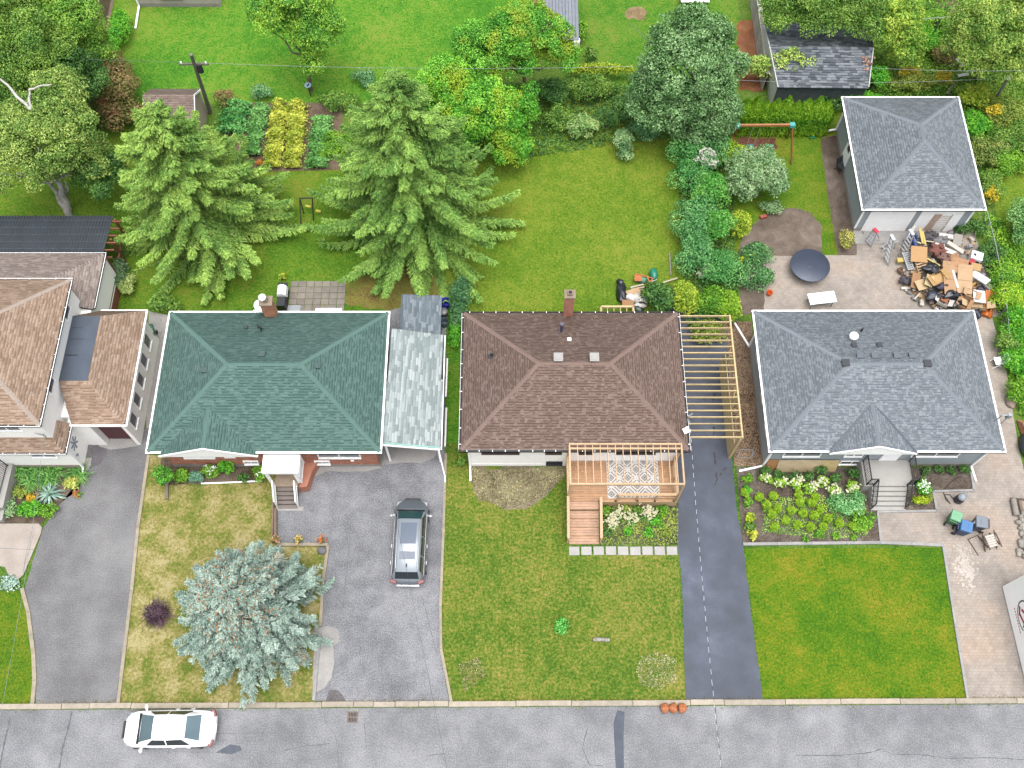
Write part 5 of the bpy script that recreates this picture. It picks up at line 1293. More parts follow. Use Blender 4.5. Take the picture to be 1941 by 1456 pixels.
MB().lathe([(.16, .7525), (.15, .758), (.13, .7595), (.02, .76)], (p.x, p.y, 0), 16).build('centre_ring', steel, rt)
for k in range(4):
    a_ = k * 1.571 + .785; MB().tube([(p.x + .3 * math.cos(a_), p.y + .3 * math.sin(a_), .7), (p.x + .45 * math.cos(a_), p.y + .45 * math.sin(a_), .35), (p.x + .75 * math.cos(a_), p.y + .75 * math.sin(a_), .03)], .03, 6).build('leg', iron, rt)
wt = thing('folding_table', 'white folding table with a few tools on the back patio', 'table', P(1552, 576), None, .13)
MB().box(-.82, .82, -.38, .38, .70, .74).build('tabletop', M('table_white', (.75, .80, .80), .5, .03), wt, local=True, bevel=.02)
for sx in (-.65, .65):
    for sy in (-.3, .3): MB().bar((sx, sy, 0), (sx * .95, sy, .7), .03).build('leg', iron, wt, local=True)
for i, (x, y, lb) in enumerate(((1528, 567, 'grey pliers on left end of the white folding table'), (1536, 580, 'grey screwdriver on front edge of the white folding table'), (1560, 564, 'small hammer on far edge of the white folding table'))):
    p = P(x, y, .745); o = MB().bar(p, p + Vector((.18, .06 * (i - 1), .01)), .03, .02).bar(p + Vector((.02, -.05, .001)), p + Vector((.03, .06, .001)), .04, .022).build('hand_tool', M('tool_grey', '#7a7f84', .4, .1)); tag(o, lb, 'tool')
bk = thing('bucket', 'orange plastic bucket standing at the corner of the back patio', 'bucket', P(1457, 558)); p = P(1457, 559)
om = M('bucket_orange', '#ee6a2c', .4, .05)
vs_ = MB(); vs_.lathe([(.13, .0), (.18, .36), (.165, .36), (.12, .03)], p, 16); vs_.build('pail', om, bk); MB().tube([p + Vector((-.17, 0, .34)), p + Vector((-.1, -.2, .3)), p + Vector((.1, -.2, .3)), p + Vector((.17, 0, .34))], .008, 5).build('handle', iron, bk)
# bags at the kerb
for i, (x, lb) in enumerate(((1259, 'orange rubbish bag at the kerb, left one of three'), (1275, 'orange rubbish bag at the kerb, middle one of three'), (1292, 'orange rubbish bag at the kerb, right one of three'))):
    p = P(x, 1343); t = thing('rubbish_bag', lb, 'bag', p, 'orange bags at the kerb')
    m = MB(); m.blob(p + Vector((0, 0, .22)), (.23, .25, .3), 14, .22, 40 + i, freq=3); m.build('sack', M('bag_orange', '#d98a5c', .4, .12, 6), t); MB().blob(p + Vector((.02, 0, .5)), (.07, .06, .08), 8, .5, i).build('knot', MATS['bag_orange'], t)
# street drain
p0, p1 = P(660, 1350), P(677, 1369); g = thing('drain_grate', 'square iron drain grate set in the road by the kerb', 'drain', ((p0.x + p1.x) / 2, (p0.y + p1.y) / 2, 0))
MB().box(p0.x, p1.x, p1.y, p0.y, -.02, .0035).build('pit', DARK, g)
rust = M('rusty_iron', '#8d8077', .8, .2, 6)
m = MB(); t_ = .05
m.box(p0.x - .04, p1.x + .04, p1.y - .04, p1.y + .02, -.01, .014); m.box(p0.x - .04, p1.x + .04, p0.y - .02, p0.y + .04, -.01, .014); m.box(p0.x - .04, p0.x + .02, p1.y + .02, p0.y - .02, -.01, .014); m.box(p1.x - .02, p1.x + .04, p1.y + .02, p0.y - .02, -.01, .014); m.build('frame', rust, g)
for i in range(6): x = p0.x + .05 + (p1.x - p0.x - .1) * i / 5; MB().box(x - .015, x + .015, p1.y + .02, p0.y - .02, .0, .011).build('bar', rust, g)
y = (p0.y + p1.y) / 2; MB().box(p0.x + .02, p1.x - .02, y - .03, y + .03, .0, .016).build('bar', rust, g)
# log on the lawn, metal frame on the leaf litter
lg = thing('birch_log', 'pale weathered log with dark bark lying on the front lawn', 'log', P(1140, 1214)); p = P(1124, 1213); q = P(1155, 1214)
MB().tube([p + Vector((0, 0, .09)), (p + q) / 2 + Vector((0, .02, .1)), q + Vector((0, 0, .09))], .1, 10).build('bark', M('log_bark', '#b9b6ae', .9, .5, 9, bmp=.5), lg); MB().cyl(q + Vector((-.01, 0, .09)), q + Vector((.012, 0, .09)), .098, n=10).build('cut_end', M('log_end', '#55493f', .9), lg)
mf = thing('metal_tube_frame', 'grey metal tube frame lying on the leaf litter by the carport', 'framework', P(1418, 858)); gm_ = M('grey_tube', '#a9adb0', .5, .1, metal=.3)
for a_, b_ in (((1403, 852), (1428, 853)), ((1399, 867), (1424, 868)), ((1403, 852), (1399, 867)), ((1428, 853), (1424, 868)), ((1432, 855), (1424, 868))): MB().bar(P(*a_, .06), P(*b_, .06), .04).build('tube', gm_, mf)
# planters and stones of the brick house front
for i, (x, y, lb) in enumerate(((525, 1026, 'flower pot with faded orange blooms at the low wall corner'), (567, 1026, 'flower pot with yellow blooms in the middle of the low wall'), (610, 1026, 'flower pot with red orange blooms at the right end of low wall'))):
    p = P(x, y); t = thing('flower_pot', lb, 'flower pot', p, 'flower pots on the low wall')
    MB().lathe([(.1, 0), (.15, .22), (.16, .25), (.13, .25)], p, 12).build('pot', M('terracotta', '#b5713f', .8, .1), t)
    m = MB(); r3_ = random.Random(i)
    for k in range(26):
        c_ = p + Vector((r3_.gauss(0, .12), r3_.gauss(0, .12), .3 + r3_.uniform(0, .16))); m.obox(c_, (.09, .07, .015), Matrix.Rotation(r3_.uniform(0, 3), 3, 'Z') @ Matrix.Rotation(r3_.uniform(-.7, .7), 3, 'X'), k % 3)
    m.build('blooms', [M('bloom_a%d' % i, ('#d9a070', '#e8c23c', '#e0602c')[i], .7), M('bloom_b%d' % i, ('#c9b48a', '#f0dc80', '#e89a4c')[i], .7), M('pot_leaf', '#5f7a34', .7)], t, kind='stuff')
p = P(611, 1045); o = MB().blob(p + Vector((0, 0, .14)), (.28, .22, .2), 10, .15, 3).build('boulder', M('grey_boulder', '#84868a', .9, .15, 5, bmp=.5)); tag(o, 'grey boulder at the corner of the low wall behind flower pots', 'boulder')
p = P(325, 935); o = MB().bar(P(317, 915, .05), P(316, 947, .05), .16, .14).build('timber_post', M('weathered_post', '#8f857a', .9, .15, 4)); tag(o, 'weathered timber edging lying on lawn below the topiary', 'timber')
o = MB().tube([p + Vector((0, 0, .05)) for p in (P(382, 917), P(440, 915), P(498, 912))], .05, 6).build('border_strip', WHITE); tag(o, 'thin white border along the flower bed of brick house', 'border')
# gas barbecue on the patio
bb = thing('barbecue', 'gas barbecue with white hood on the slab patio behind green roof', 'barbecue', P(540, 566)); p = P(539, 573)
MB().box(p.x - .26, p.x + .26, p.y - .7, p.y + .75, .12, .78).build('cart', M('bbq_black', '#2b2f36', .5, .1), bb)
m = MB(); m.cyl((p.x, p.y - .05, .82), (p.x, p.y + .6, .82), .28, n=16); m.build('hood', WHITE, bb); MB().box(p.x - .24, p.x + .24, p.y - .72, p.y - .1, .79, .84).build('side_shelf', MATS['bbq_black'], bb); MB().bar((p.x + .33, p.y - .1, .8), (p.x + .33, p.y + .62, .8), .04).build('handle', chrome, bb); MB().box(p.x - .3, p.x + .3, p.y + .62, p.y + .9, .76, .8).build('side_shelf', MATS['bbq_black'], bb)
p0, p1 = P(544, 580), P(569, 596); o = MB().box(p0.x, p1.x, p1.y, p0.y, .0, .09).build('step_slab', M('pale_slab', '#b9c0c6', .9, .08, 4)); tag(o, 'pale grey slab at the back door beside the barbecue', 'slab')
p0, p1 = P(598, 586, 2.6), P(648, 592, 2.6); aw = thing('awning', 'small white corrugated awning over the back door of brick house', 'awning', P(623, 590)); m = MB()
for k in range(9): x = p0.x + (p1.x - p0.x) * k / 9; m.cyl((x + .09, p0.y, 2.6), (x + .09, p0.y - .7, 2.85), .09, n=8)
m.build('panel', WHITE, aw, kind='stuff')
# tubs behind the carport
p = P(845, 582); o = MB().lathe([(.2, 0), (.3, .7), (.28, .7), (.2, .1)], p, 16).build('barrel', M('barrel_blue', '#2a2f9c', .4, .1)); tag(o, 'deep blue plastic barrel beside the shed', 'barrel')
p = P(842, 600); o = MB().lathe([(.2, 0), (.24, .6), (.26, .62), (.24, .68), (.05, .72)], p, 16).build('dustbin', M('dustbin_grey', '#a9aaae', .5, .1, metal=.3)); tag(o, 'grey lidded dustbin beside the shed below the blue barrel', 'dustbin')
p = P(843, 616); o = MB().lathe([(.2, 0), (.26, .55), (.24, .55), (.2, .1)], p, 16).build('tub', M('tub_slate', '#55656c', .5, .1)); tag(o, 'dark slate tub next to the carport corner', 'tub')

# ------------------------------------------------------------------ things in the gardens
sw = thing('swing_set', 'timber swing set with turquoise brackets in the back garden', 'swing set', P(1450, 280))
zt = 2.35; a, b = P(1398, 238, zt), P(1502, 237, zt)
wo_ = M('swing_timber', '#c78a58', .6, .12, 3); tq = M('turquoise_bracket', '#5fc4c0', .5, .05)
MB().bar(a, b, .12, .16).build('beam', wo_, sw)
dleg = M('swing_leg', '#9c5f3c', .65, .12, 3)
for c_, feet in ((a, [(1366, 263), (1388, 278)]), (b, [(1491, 262), (1500, 312)])):
    for f in feet: MB().bar(c_, P(*f), .09).build('leg', dleg, sw)
    MB().box(c_.x - .16, c_.x + .16, c_.y - .14, c_.y + .14, zt - .14, zt + .1).build('bracket', tq, sw)
MB().bar(a + Vector((.02, -.6, -1.2)), a + Vector((.0, .4, -1.2)), .06).build('cross_bar', dleg, sw)
for f0, ys, c_ in ((.30, .55, '#d9d6d0'), (.68, .5, '#c9c46a')):
    p_ = a + (b - a) * f0; q_ = a + (b - a) * (f0 + .13)
    for z_ in (p_, q_): MB().cyl(z_ - Vector((0, 0, .08)), z_ + Vector((-.1, -.1, -1.9)), .014, n=5).build('swing_rope', M('rope_%s' % c_, c_, .8), sw)
    MB().bar(p_ + Vector((-.12, -.1, -1.9)), q_ + Vector((-.08, -.1, -1.9)), .2, .04).build('swing_seat', M('seat_teal', '#2f9c98', .5), sw)
of = thing('garden_swing', 'old dark metal swing frame with yellow seats on the lawn', 'swing frame', P(575, 420)); dkm = M('dark_frame', '#4b4338', .7, .15)
a, b = P(568, 376, 1.9), P(592, 375, 1.9); MB().bar(a, b, .07).build('top_bar', dkm, of)
for c_, f in ((a, (571, 435)), (a, (576, 405)), (b, (594, 418))): MB().bar(c_, P(*f), .06).build('leg', dkm, of)
for x, y in ((584, 391), (603, 400)): p = P(x, y, .5); MB().obox(p, (.34, .16, .05), Matrix.Rotation(-.2, 3, 'Z')).build('seat', M('swing_yellow', '#d9cf4a', .5), of)
p = P(584, 163, 1.0); bb_ = thing('bird_bath', 'round pale blue garden dish on a post behind the vegetable rows', 'garden dish', P(585, 170)); m = MB()
m.lathe([(.03, 1.0), (.2, 1.02), (.24, 1.08), (.22, 1.09), (.05, 1.05)], (p.x, p.y, 0), 16); m.build('dish', M('dish_blue', '#a9c9e0', .4, .05), bb_); MB().cyl((p.x, p.y, 0), (p.x, p.y, 1.0), .04, n=8).build('post', dkm, bb_); MB().obox((p.x, p.y, 1.1), (.06, .26, .02), Matrix.Rotation(-.5, 3, 'Z')).build('needle', iron, bb_)
wood_g = MO('grey_weathered_wood', '#8c8880', .12, rough=.9, var=.2, scale=4, bmp=.3)
up = thing('utility_pole', 'weathered timber utility pole rising behind the small brown shed', 'utility pole', P(399, 212)); p = P(399, 214); tp = P(362, 103, 7.2); tp = Vector((p.x - .3, p.y - .3, 7.0))
tp = Vector((P(362, 103, 7.0).x, P(362, 103, 7.0).y, 7.0)); base = Vector((tp.x - .15, tp.y + .6, 0)); base = p
MB().tube([base, (base * .5 + tp * .5), tp], .12, 10, rs=[.14, .12, .1]).build('pole', wood_g, up)
q = base + (tp - base) * .78; MB().cyl(q + Vector((.25, .05, -.35)), q + Vector((.25, .05, .3)), .17, n=12).build('transformer', M('transformer_dark', '#3c4248', .5), up)
MB().bar(q + Vector((-.9, 0, .35)), q + Vector((.9, 0, .35)), .09, .1).build('cross_arm', wood_g, up)
for dx in (-.75, .75): MB().cyl(q + Vector((dx, 0, .4)), q + Vector((dx, 0, .55)), .05, n=8).build('insulator', WHITE, up)
rp = thing('utility_pole', 'pale grey pole with a cap among the bushes beyond the garage', 'utility pole', P(1884, 192)); p = P(1884, 192); tp2 = P(1911, 149, 3.6)
MB().tube([p, tp2], .1, 10, rs=[.11, .09]).build('pole', M('pale_pole', '#a9aaa6', .8, .15, 4), rp); MB().cyl(tp2, tp2 + Vector((0, 0, .12)), .14, n=10).build('cap', WHITE, rp)
tp3 = thing('clothes_pole', 'thin tee shaped pole among the shrubs behind the old shed', 'pole', P(1764, 78)); p = P(1763, 78); q3 = P(1783, 36, 2.6); MB().tube([p, q3], .05, 6).build('pole', wood_g, tp3); MB().bar(P(1750, 36, 2.6), P(1803, 32, 2.6), .05).build('cross_bar', M('pale_bar', '#b9c4b4', .7), tp3)
wire_w = M('bare_wire', '#e9edf0', .4, .05); wirem = M('overhead_wire', '#7d8784', .5, .1); wire_l = M('pale_wire', '#a9b2b4', .5, .1); wire_d = M('dark_wire', '#3f474e', .5, .1)
def cable(name, label, a, b, sag, r, mat, n=24, twist=False):
    a, b = Vector(a), Vector(b); pts = []
    for i in range(n + 1):
        t = i / n; p = a + (b - a) * t; p.z -= sag * 4 * t * (1 - t)
        if twist: p += Vector((math.cos(i * 2.1), math.sin(i * 2.1), 0)) * .012
        pts.append(p)
    if twist:
        m = MB()
        for i in range(n): m.tube(pts[i:i + 2], r * (1.25 if i % 2 else .7), 5, i % 2)
        return tag(m.build(name, [wire_d, wire_w]), label, 'cable')
    return tag(MB().tube(pts, r, 5).build(name, mat), label, 'cable')
q7 = q + Vector((0, 0, .5))
cable('overhead_wire', 'thin dark wire from the utility pole towards the left over bright lawn', q7, (-60, q7.y + 2, 7.2), .5, .010, wirem)
cable('overhead_wire', 'long thin wire from the utility pole across the lawns to the right', q7, (q7.x + 33, q7.y - .8, 6.8), .5, .010, wire_l, 40)
cable('overhead_wire', 'pale wire crossing the weathered fence, old shed and hedge to the capped pole', P(1400, 152, 4.2), tp2 + Vector((0, 0, .1)), .35, .010, wire_l, 30)
cable('overhead_wire', 'upper thin wire over the wild shrubs behind the garage', P(1640, 128, 5.5), P(2000, 132, 5.5), .2, .010, wire_l, 20)
cable('overhead_wire', 'short thin wire slanting down to the grey green maple', P(1195, 45, 5.0), P(1240, 85, 4.5), .05, .018, wirem, 8)
cable('overhead_wire', 'pale wire running from the capped pole to the right edge', tp2 + Vector((0, 0, .1)), P(2010, 143, 5.0), .1, .010, wire_l, 10)
m3 = Vector((9.3, P(1297, 801, 3.6).y, 4.45))
cable('service_cable', 'twisted pale service cable hanging over the dark sealed drive', m3, P(1372, 1500, 7.2), .55, .010, wire_l, 74, True)
m2_ = P(712, 800, 4.1); cable('service_cable', 'thin dark service cable crossing above the parked grey car', m2_, P(860, 1520, 7.2), .5, .007, wire_d, 40)
cable('service_cable', 'pale service cable hanging over flower bed of the two storey house', (-24.4, 19.35, 4.3), P(-30, 1500, 7.2), .5, .008, wire_l, 40)
# small brown shed
bs = thing('garden_shed', 'small beige shed with brown shingle gable roof behind the left spruce', 'shed', P(340, 215))
rz_ = 2.9; ez = 2.0; ym_ = P(380, 180, rz_).y; sy0 = P(370, 238, ez - .05).y; sy1 = ym_ + (ym_ - sy0) * .8; sx1 = P(370, 238, ez - .05).x; sx0 = sx1 - 3.3
m = MB(); m.box(sx0 + .12, sx1 - .1, sy0 + .2, sy1 - .2, 0, ez); m.add([(sx1 - .1, sy0 + .2, ez), (sx1 - .1, sy1 - .2, ez), (sx1 - .1, ym_, rz_ - .05), (sx1 - .3, sy0 + .2, ez), (sx1 - .3, sy1 - .2, ez), (sx1 - .3, ym_, rz_ - .05)], [(0, 1, 2), (5, 4, 3)]); m.build('wall', M('beige_siding', '#d9c9b9', .7, .06, 3), bs)
ff = [[V3(sx0, sy0, ez - .05), V3(sx1, sy0, ez - .05), V3(sx1, ym_, rz_), V3(sx0, ym_, rz_)], [V3(sx1, sy1, ez - .05), V3(sx0, sy1, ez - .05), V3(sx0, ym_, rz_), V3(sx1, ym_, rz_)]]
m = MB()
for f in ff: m.poly(f)
r_s = m.build('roof', DARK, bs); shingles('shingles', ff, roof_mats('shedbrown', '#a9968c', '#b9a79c', '#94807a', .1), r_s, .15, (.2, .36), .4, seed=41)
for yy_ in (sy0, sy1): MB().bar(V3(sx1, yy_, ez - .07), V3(sx1, ym_, rz_ - .02), .04, .12).build('trim', WHITE, bs)
# old derelict shed top right
ds = thing('derelict_shed', 'derelict grey shed with torn shingle roof under the trees', 'shed', P(1545, 120))
c_ = [P(1458, 140, 2.2), P(1650, 150, 2.2), P(1655, 88, 3.0), P(1470, 62, 3.0)]
c_ = [P(1474, 166, 1.9), P(1646, 166, 1.9), P(1655, 92, 2.9), P(1458, 88, 2.9)]; d_ = [P(1656, 52, 2.0), P(1446, 42, 2.0)]
fa = [c_[0], c_[1], c_[2], c_[3]]; fb = [d_[0], d_[1], c_[3], c_[2]]
m = MB(); m.poly(fa); m.poly(fb); r_d = m.build('roof', M('rotten_deck', '#6a6a6c', .95, .3, 2), ds)
rmo = roof_mats('old', '#7b828b', '#aab1b8', '#4c525a', .3, .25)
shingles('shingles', [fa], rmo, r_d, .17, (.2, .5), .8, thick=.03, band=.06, seed=42); shingles('shingles', [fb], rmo, r_d, .17, (.2, .5), .8, thick=.03, band=.06, seed=43)
m = MB(); m.add([tuple(c_[0] - Vector((0, 0, .1))), tuple(c_[3] - Vector((0, 0, .1))), tuple(d_[1] - Vector((0, 0, .1))), (c_[0].x, c_[0].y, 0), (d_[1].x, d_[1].y, 0)], [(0, 1, 2, 4, 3)]); m.build('side_wall', M('peeling_white', '#e6e6e6', .9, .15, 3), ds)
MB().box(c_[0].x + .1, c_[1].x - .1, c_[0].y + .2, c_[0].y + .3, 0, 1.95).build('front_wall', M('dark_grey_boards', '#5f6a70', .9, .2, 4), ds)
m = MB(); m.box(c_[1].x - .1, c_[1].x, c_[1].y + .2, d_[0].y - .2, 0, 2.0); m.build('side_wall', M('dark_grey_boards', '#5f6a70'), ds)
for u_, v_ in ((c_[0], c_[3]), (d_[1], c_[3]), (c_[1], c_[2])): MB().bar(u_, v_, .06, .2).build('trim', MATS['peeling_white'], ds)
m = MB()
for k in range(22): p = c_[1] * .25 + c_[2] * .75 + Vector((-.35 + rr.gauss(0, .22), rr.gauss(-.3, .3), .06)); m.obox(p, (.16, .1, .03), Matrix.Rotation(rr.uniform(0, 3), 3, 'Z'))
m.build('exposed_bricks', M('faded_brick', '#c79a86', .9, .15, 5), ds, kind='stuff')
# weathered board fence top right: each board a part
wf = thing('board_fence', 'tall weathered grey board fence left of the derelict shed', 'fence', P(1430, 80))
f0, f1 = P(1444, 174), P(1418, -30); kf = 26
gb = MO('grey_board', '#cfcac2', .12, rough=.9, var=.15, scale=4, grain=(10, 10, 1))
for i in range(kf):
    a_, b_ = f0 + (f1 - f0) * i / kf, f0 + (f1 - f0) * (i + 1) / kf; dn = (b_ - a_).normalized() * .01
    MB().bar((a_ + dn) + Vector((rr.uniform(-.02, .02), 0, .85)), (b_ - dn) + Vector((rr.uniform(-.02, .02), 0, .85)), .04, 1.7 + rr.uniform(-.06, .06)).build('board', gb, wf)
MB().bar(f0 + Vector((.06, 0, 1.72)), f1 + Vector((.06, 0, 1.72)), .3, .04).build('cap_rail', gb, wf)
# board fence upper left
lf2 = thing('board_fence', 'tan board fence beside the dark trees left of the bright lawn', 'fence', P(205, 60)); f0, f1 = P(193, 98), P(214, -30)
tb_ = MO('tan_board', '#a8917a', .1, rough=.9, var=.15, scale=4)
for i in range(16):
    a_, b_ = f0 + (f1 - f0) * i / 16, f0 + (f1 - f0) * (i + 1) / 16; dn = (b_ - a_).normalized() * .01
    MB().bar(a_ + dn + Vector((0, 0, .8)), b_ - dn + Vector((0, 0, .8)), .03, 1.6).build('board', tb_, lf2)
MB().bar(f0 + Vector((0, 0, 1.62)), f1 + Vector((0, 0, 1.62)), .12, .04).build('cap_rail', tb_, lf2)
sheet('path', PL([(178, 100), (196, 100), (222, -30), (190, -30)]), 0.004, M('plank_path', '#a79485', .9, .15, 2))
# house, grey shed and white table at the top edge
bh = thing('beige_house', 'beige rendered house wall with a dark framed window at the top edge', 'house', P(340, 5))
p0, p1 = P(264, 13), P(418, 15); MB().box(p0.x, p1.x, p0.y, p0.y + 8, 0, 4.2).build('wall', M('beige_render', '#dcd3c9', .9, .05, 2), bh); MB().box(p0.x - .01, p1.x + .01, p0.y - .02, p0.y - .001, -.1, .35).build('base', concrete, bh)
window(bh, P(291, 2, 1.6).x, P(335, 2, 1.6).x, .75, 2.1, p0.y, frame=M('black_frame', '#2c3036', .5), panes=1)
m = MB(); m.bar((p0.x + .05, p0.y - .06, 3.5), (p0.x + .05, p0.y - .06, .2), .1); m.bar((p0.x + .05, p0.y - .06, .15), P(257, 54, .1), .12, .1); m.build('downspout', WHITE, bh)
gs = thing('metal_shed', 'narrow grey metal shed roof at the top edge above the vine thicket', 'shed', P(1065, 40)); p0, p1 = P(1028, -30, 2.2), P(1098, 76, 1.9)
MB().box(p0.x + .15, p1.x - .12, p1.y + .2, p0.y, 0, 1.8).build('wall', M('dark_metal', '#5a626a', .6), gs)
for k in range(11):
    x0_ = p0.x + (p1.x - p0.x) * k / 11; x1_ = p0.x + (p1.x - p0.x) * (k + 1) / 11
    MB().hexa([(x0_ + .01, p1.y + rr.uniform(0, .1), 1.84), (x1_ - .01, p1.y + rr.uniform(0, .1), 1.84), (x1_ - .01, p0.y, 2.1), (x0_ + .01, p0.y, 2.1), (x0_ + .01, p1.y, 1.9), (x1_ - .01, p1.y, 1.9), (x1_ - .01, p0.y, 2.16), (x0_ + .01, p0.y, 2.16)]).build('roof_panel', MO('zinc', '#929aa6', .08, rough=.5, var=.12, scale=3), gs)
MB().box(p1.x - .35, p1.x + .05, p1.y - .1, p1.y + .25, 1.3, 1.82).build('gutter_box', WHITE, gs)
p = P(1014, 14); o = MB().blob(p + Vector((0, 0, .3)), (.35, .3, .35), 10, .2, 2).build('red_cushion', M('red_plastic', '#a9483c', .5, .1)); tag(o, 'reddish rounded object beside the metal shed', 'cushion')
wt2 = thing('garden_table', 'white garden table top at the upper edge behind the maple', 'table', P(1316, 0)); a_, b_ = P(1291, 4, .75), P(1343, -14, .75); MB().box(a_.x, b_.x, a_.y, b_.y, .7, .76).build('tabletop', WHITE, wt2, bevel=.03)
for x in (a_.x + .1, b_.x - .1):
    for y in (a_.y + .1, b_.y - .1): MB().bar((x, y, 0), (x, y, .7), .06).build('leg', dkm, wt2)
# stones and logs at the right edge
sm_ = MO('field_stone', '#b3afa8', .2, rough=.9, var=.2, scale=4, bmp=.4)
ORD = 'first second third fourth fifth sixth seventh eighth ninth tenth eleventh twelfth thirteenth fourteenth fifteenth sixteenth'.split()
for i in range(16):
    x, y = rr.uniform(1928, 1944), 975 + i * 5.4; s_ = rr.uniform(.09, .22); p = P(x, y)
    o = MB().blob(p + Vector((0, 0, s_ * .6)), (s_, s_ * rr.uniform(.7, 1.2), s_ * .8), 8, .25, 100 + i).build('field_stone', sm_); tag(o, 'pale field stone, %s from the top of the loose row at the right edge' % ORD[i], 'stone', 'stones edging the pavers')
for i, (a_, b_, r_, lb) in enumerate((((1918, 948), (1924, 979), .16, 'long pale log lying left of the stones at the right edge'), ((1915, 946), (1945, 948), .06, 'thin dark branch lying across the logs at the right edge'), ((1930, 950), (1936, 972), .1, 'short brown log beside the long pale log'))):
    p, q = P(*a_), P(*b_); o = MB().tube([p + Vector((0, 0, r_)), q + Vector((0, 0, r_))], r_, 9).build('log', M('log_%d' % i, ('#a9a39a', '#6d5f54', '#8f7c6c')[i], .9, .2, 5)); tag(o, lb, 'log')
wp = thing('wood_stack', 'stack of reddish planks at the right edge by the path', 'wood stack', P(1936, 820))
for i in range(6): p, q = P(1930 + i * 2, 796 + i, .1 + .06 * i), P(1942 + i * 2, 832, .1 + .06 * i); MB().bar(p, q, .18, .05).build('plank', MO('reddish_plank', '#a5765c', .1, rough=.8, var=.12, scale=4), wp)
p = P(1945, 850); o = MB().blob(p + Vector((0, 0, .35)), (.5, .8, .4), 12, .15, 77).build('tarp_bundle', M('dark_tarp', '#3d4348', .5, .15, 4)); tag(o, 'dark tarpaulin bundle below the stack of planks', 'tarpaulin')
p = P(1912, 762); o = MB().blob(p + Vector((.1, 0, .1)), (.35, .45, .2), 10, .2, 12).build('boulder', M('pinkish_stone', '#b09c92', .9, .15, 5, bmp=.4)); tag(o, 'flat pinkish boulder beside the narrow side path', 'boulder')
fc = thing('wire_fence', 'thin wire fence with pale posts along the right hand boundary', 'fence', P(1880, 420)); gp = M('galv_post', '#b9bfc0', .5, .1, metal=.3)
fp = [P(1858, 395), P(1870, 455), P(1880, 510), P(1890, 570), P(1886, 600)]
fp = [P(1850, 396), P(1862, 440), P(1872, 480), P(1884, 540), P(1893, 600), P(1898, 650)]
for a_, b_ in zip(fp[:-1], fp[1:]):
    MB().bar(a_ + Vector((0, 0, 1.1)), b_ + Vector((0, 0, 1.1)), .035).build('top_rail', gp, fc); MB().bar(a_, a_ + Vector((0, 0, 1.12)), .05).build('post', gp, fc)
    for zz in (.3, .6, .9): MB().bar(a_ + Vector((0, 0, zz)), b_ + Vector((0, 0, zz)), .008).build('strand', gp, fc)
p = P(1271, 478); o = MB().tube([P(1269, 480, .05), P(1272, 522, .05)], .045, 8).build('pole', M('pale_pole', '#a9aaa6')); tag(o, 'long grey pole lying on the back lawn by the hedge', 'pole')
p = P(1567, 215); o = MB().blob(p + Vector((0, 0, .35)), (.4, .35, .4), 10, .2, 5).build('compost_bin', M('compost_black', '#2d3036', .6, .1)); tag(o, 'dark compost bin between cedar hedge and garage', 'compost bin')
p = P(1352, 262); o = MB().blob(p + Vector((0, 0, .45)), (.22, .3, .5), 10, .2, 6).build('covered_grill', M('cover_black', '#30343b', .6, .1)); tag(o, 'dark covered object beside the swing set leg', 'covered object')
p = P(1446, 413); o = MB().obox(p + Vector((0, 0, .12)), (.42, .2, .18), Matrix.Rotation(.3, 3, 'Z')).build('toy_box', M('faded_red', '#b95a50', .6, .1)); tag(o, 'faded red toy box at the rim of the bare earth circle', 'toy')
# ------------------------------------------------------------------ plants
def unit(v): return v / np.maximum(np.linalg.norm(v, axis=-1, keepdims=True), 1e-6)
def leaf_quads(c, nrm, L, W, spread=.62, up=.5, along=None, fold=.18):
    """one rhombic leaf per point, folded a little along its midrib"""
    n = len(c)
    nr = unit(nrm + RNG.normal(0, spread, (n, 3)) + np.array([0, 0, up]))
    t = RNG.normal(0, 1, (n, 3)) if along is None else along + RNG.normal(0, .35, (n, 3))
    t = unit(t - nr * (t * nr).sum(1, keepdims=True)); s = np.cross(nr, t)
    l = (np.asarray(L) * RNG.uniform(.7, 1.3, n))[:, None]; w_ = (np.asarray(W) * RNG.uniform(.7, 1.3, n))[:, None]
    V = np.stack([c - t * l / 2, c + s * w_ / 2 + nr * w_ * fold, c + t * l / 2 - nr * l * .1, c - s * w_ / 2 + nr * w_ * fold], 1)
    return V.reshape(-1, 3)
def quads_obj(name, V, mat, parent, kind=None):
    o = np_mesh(name, V, np.arange(len(V)).reshape(-1, 4), mat, parent)
    if kind: o['kind'] = kind
    return o
def sph(n, zmin=-.35):
    z = RNG.uniform(zmin, 1, n); a = RNG.uniform(0, 2 * np.pi, n); r = np.sqrt(np.maximum(0, 1 - z * z))
    return np.stack([r * np.cos(a), r * np.sin(a), z], 1)
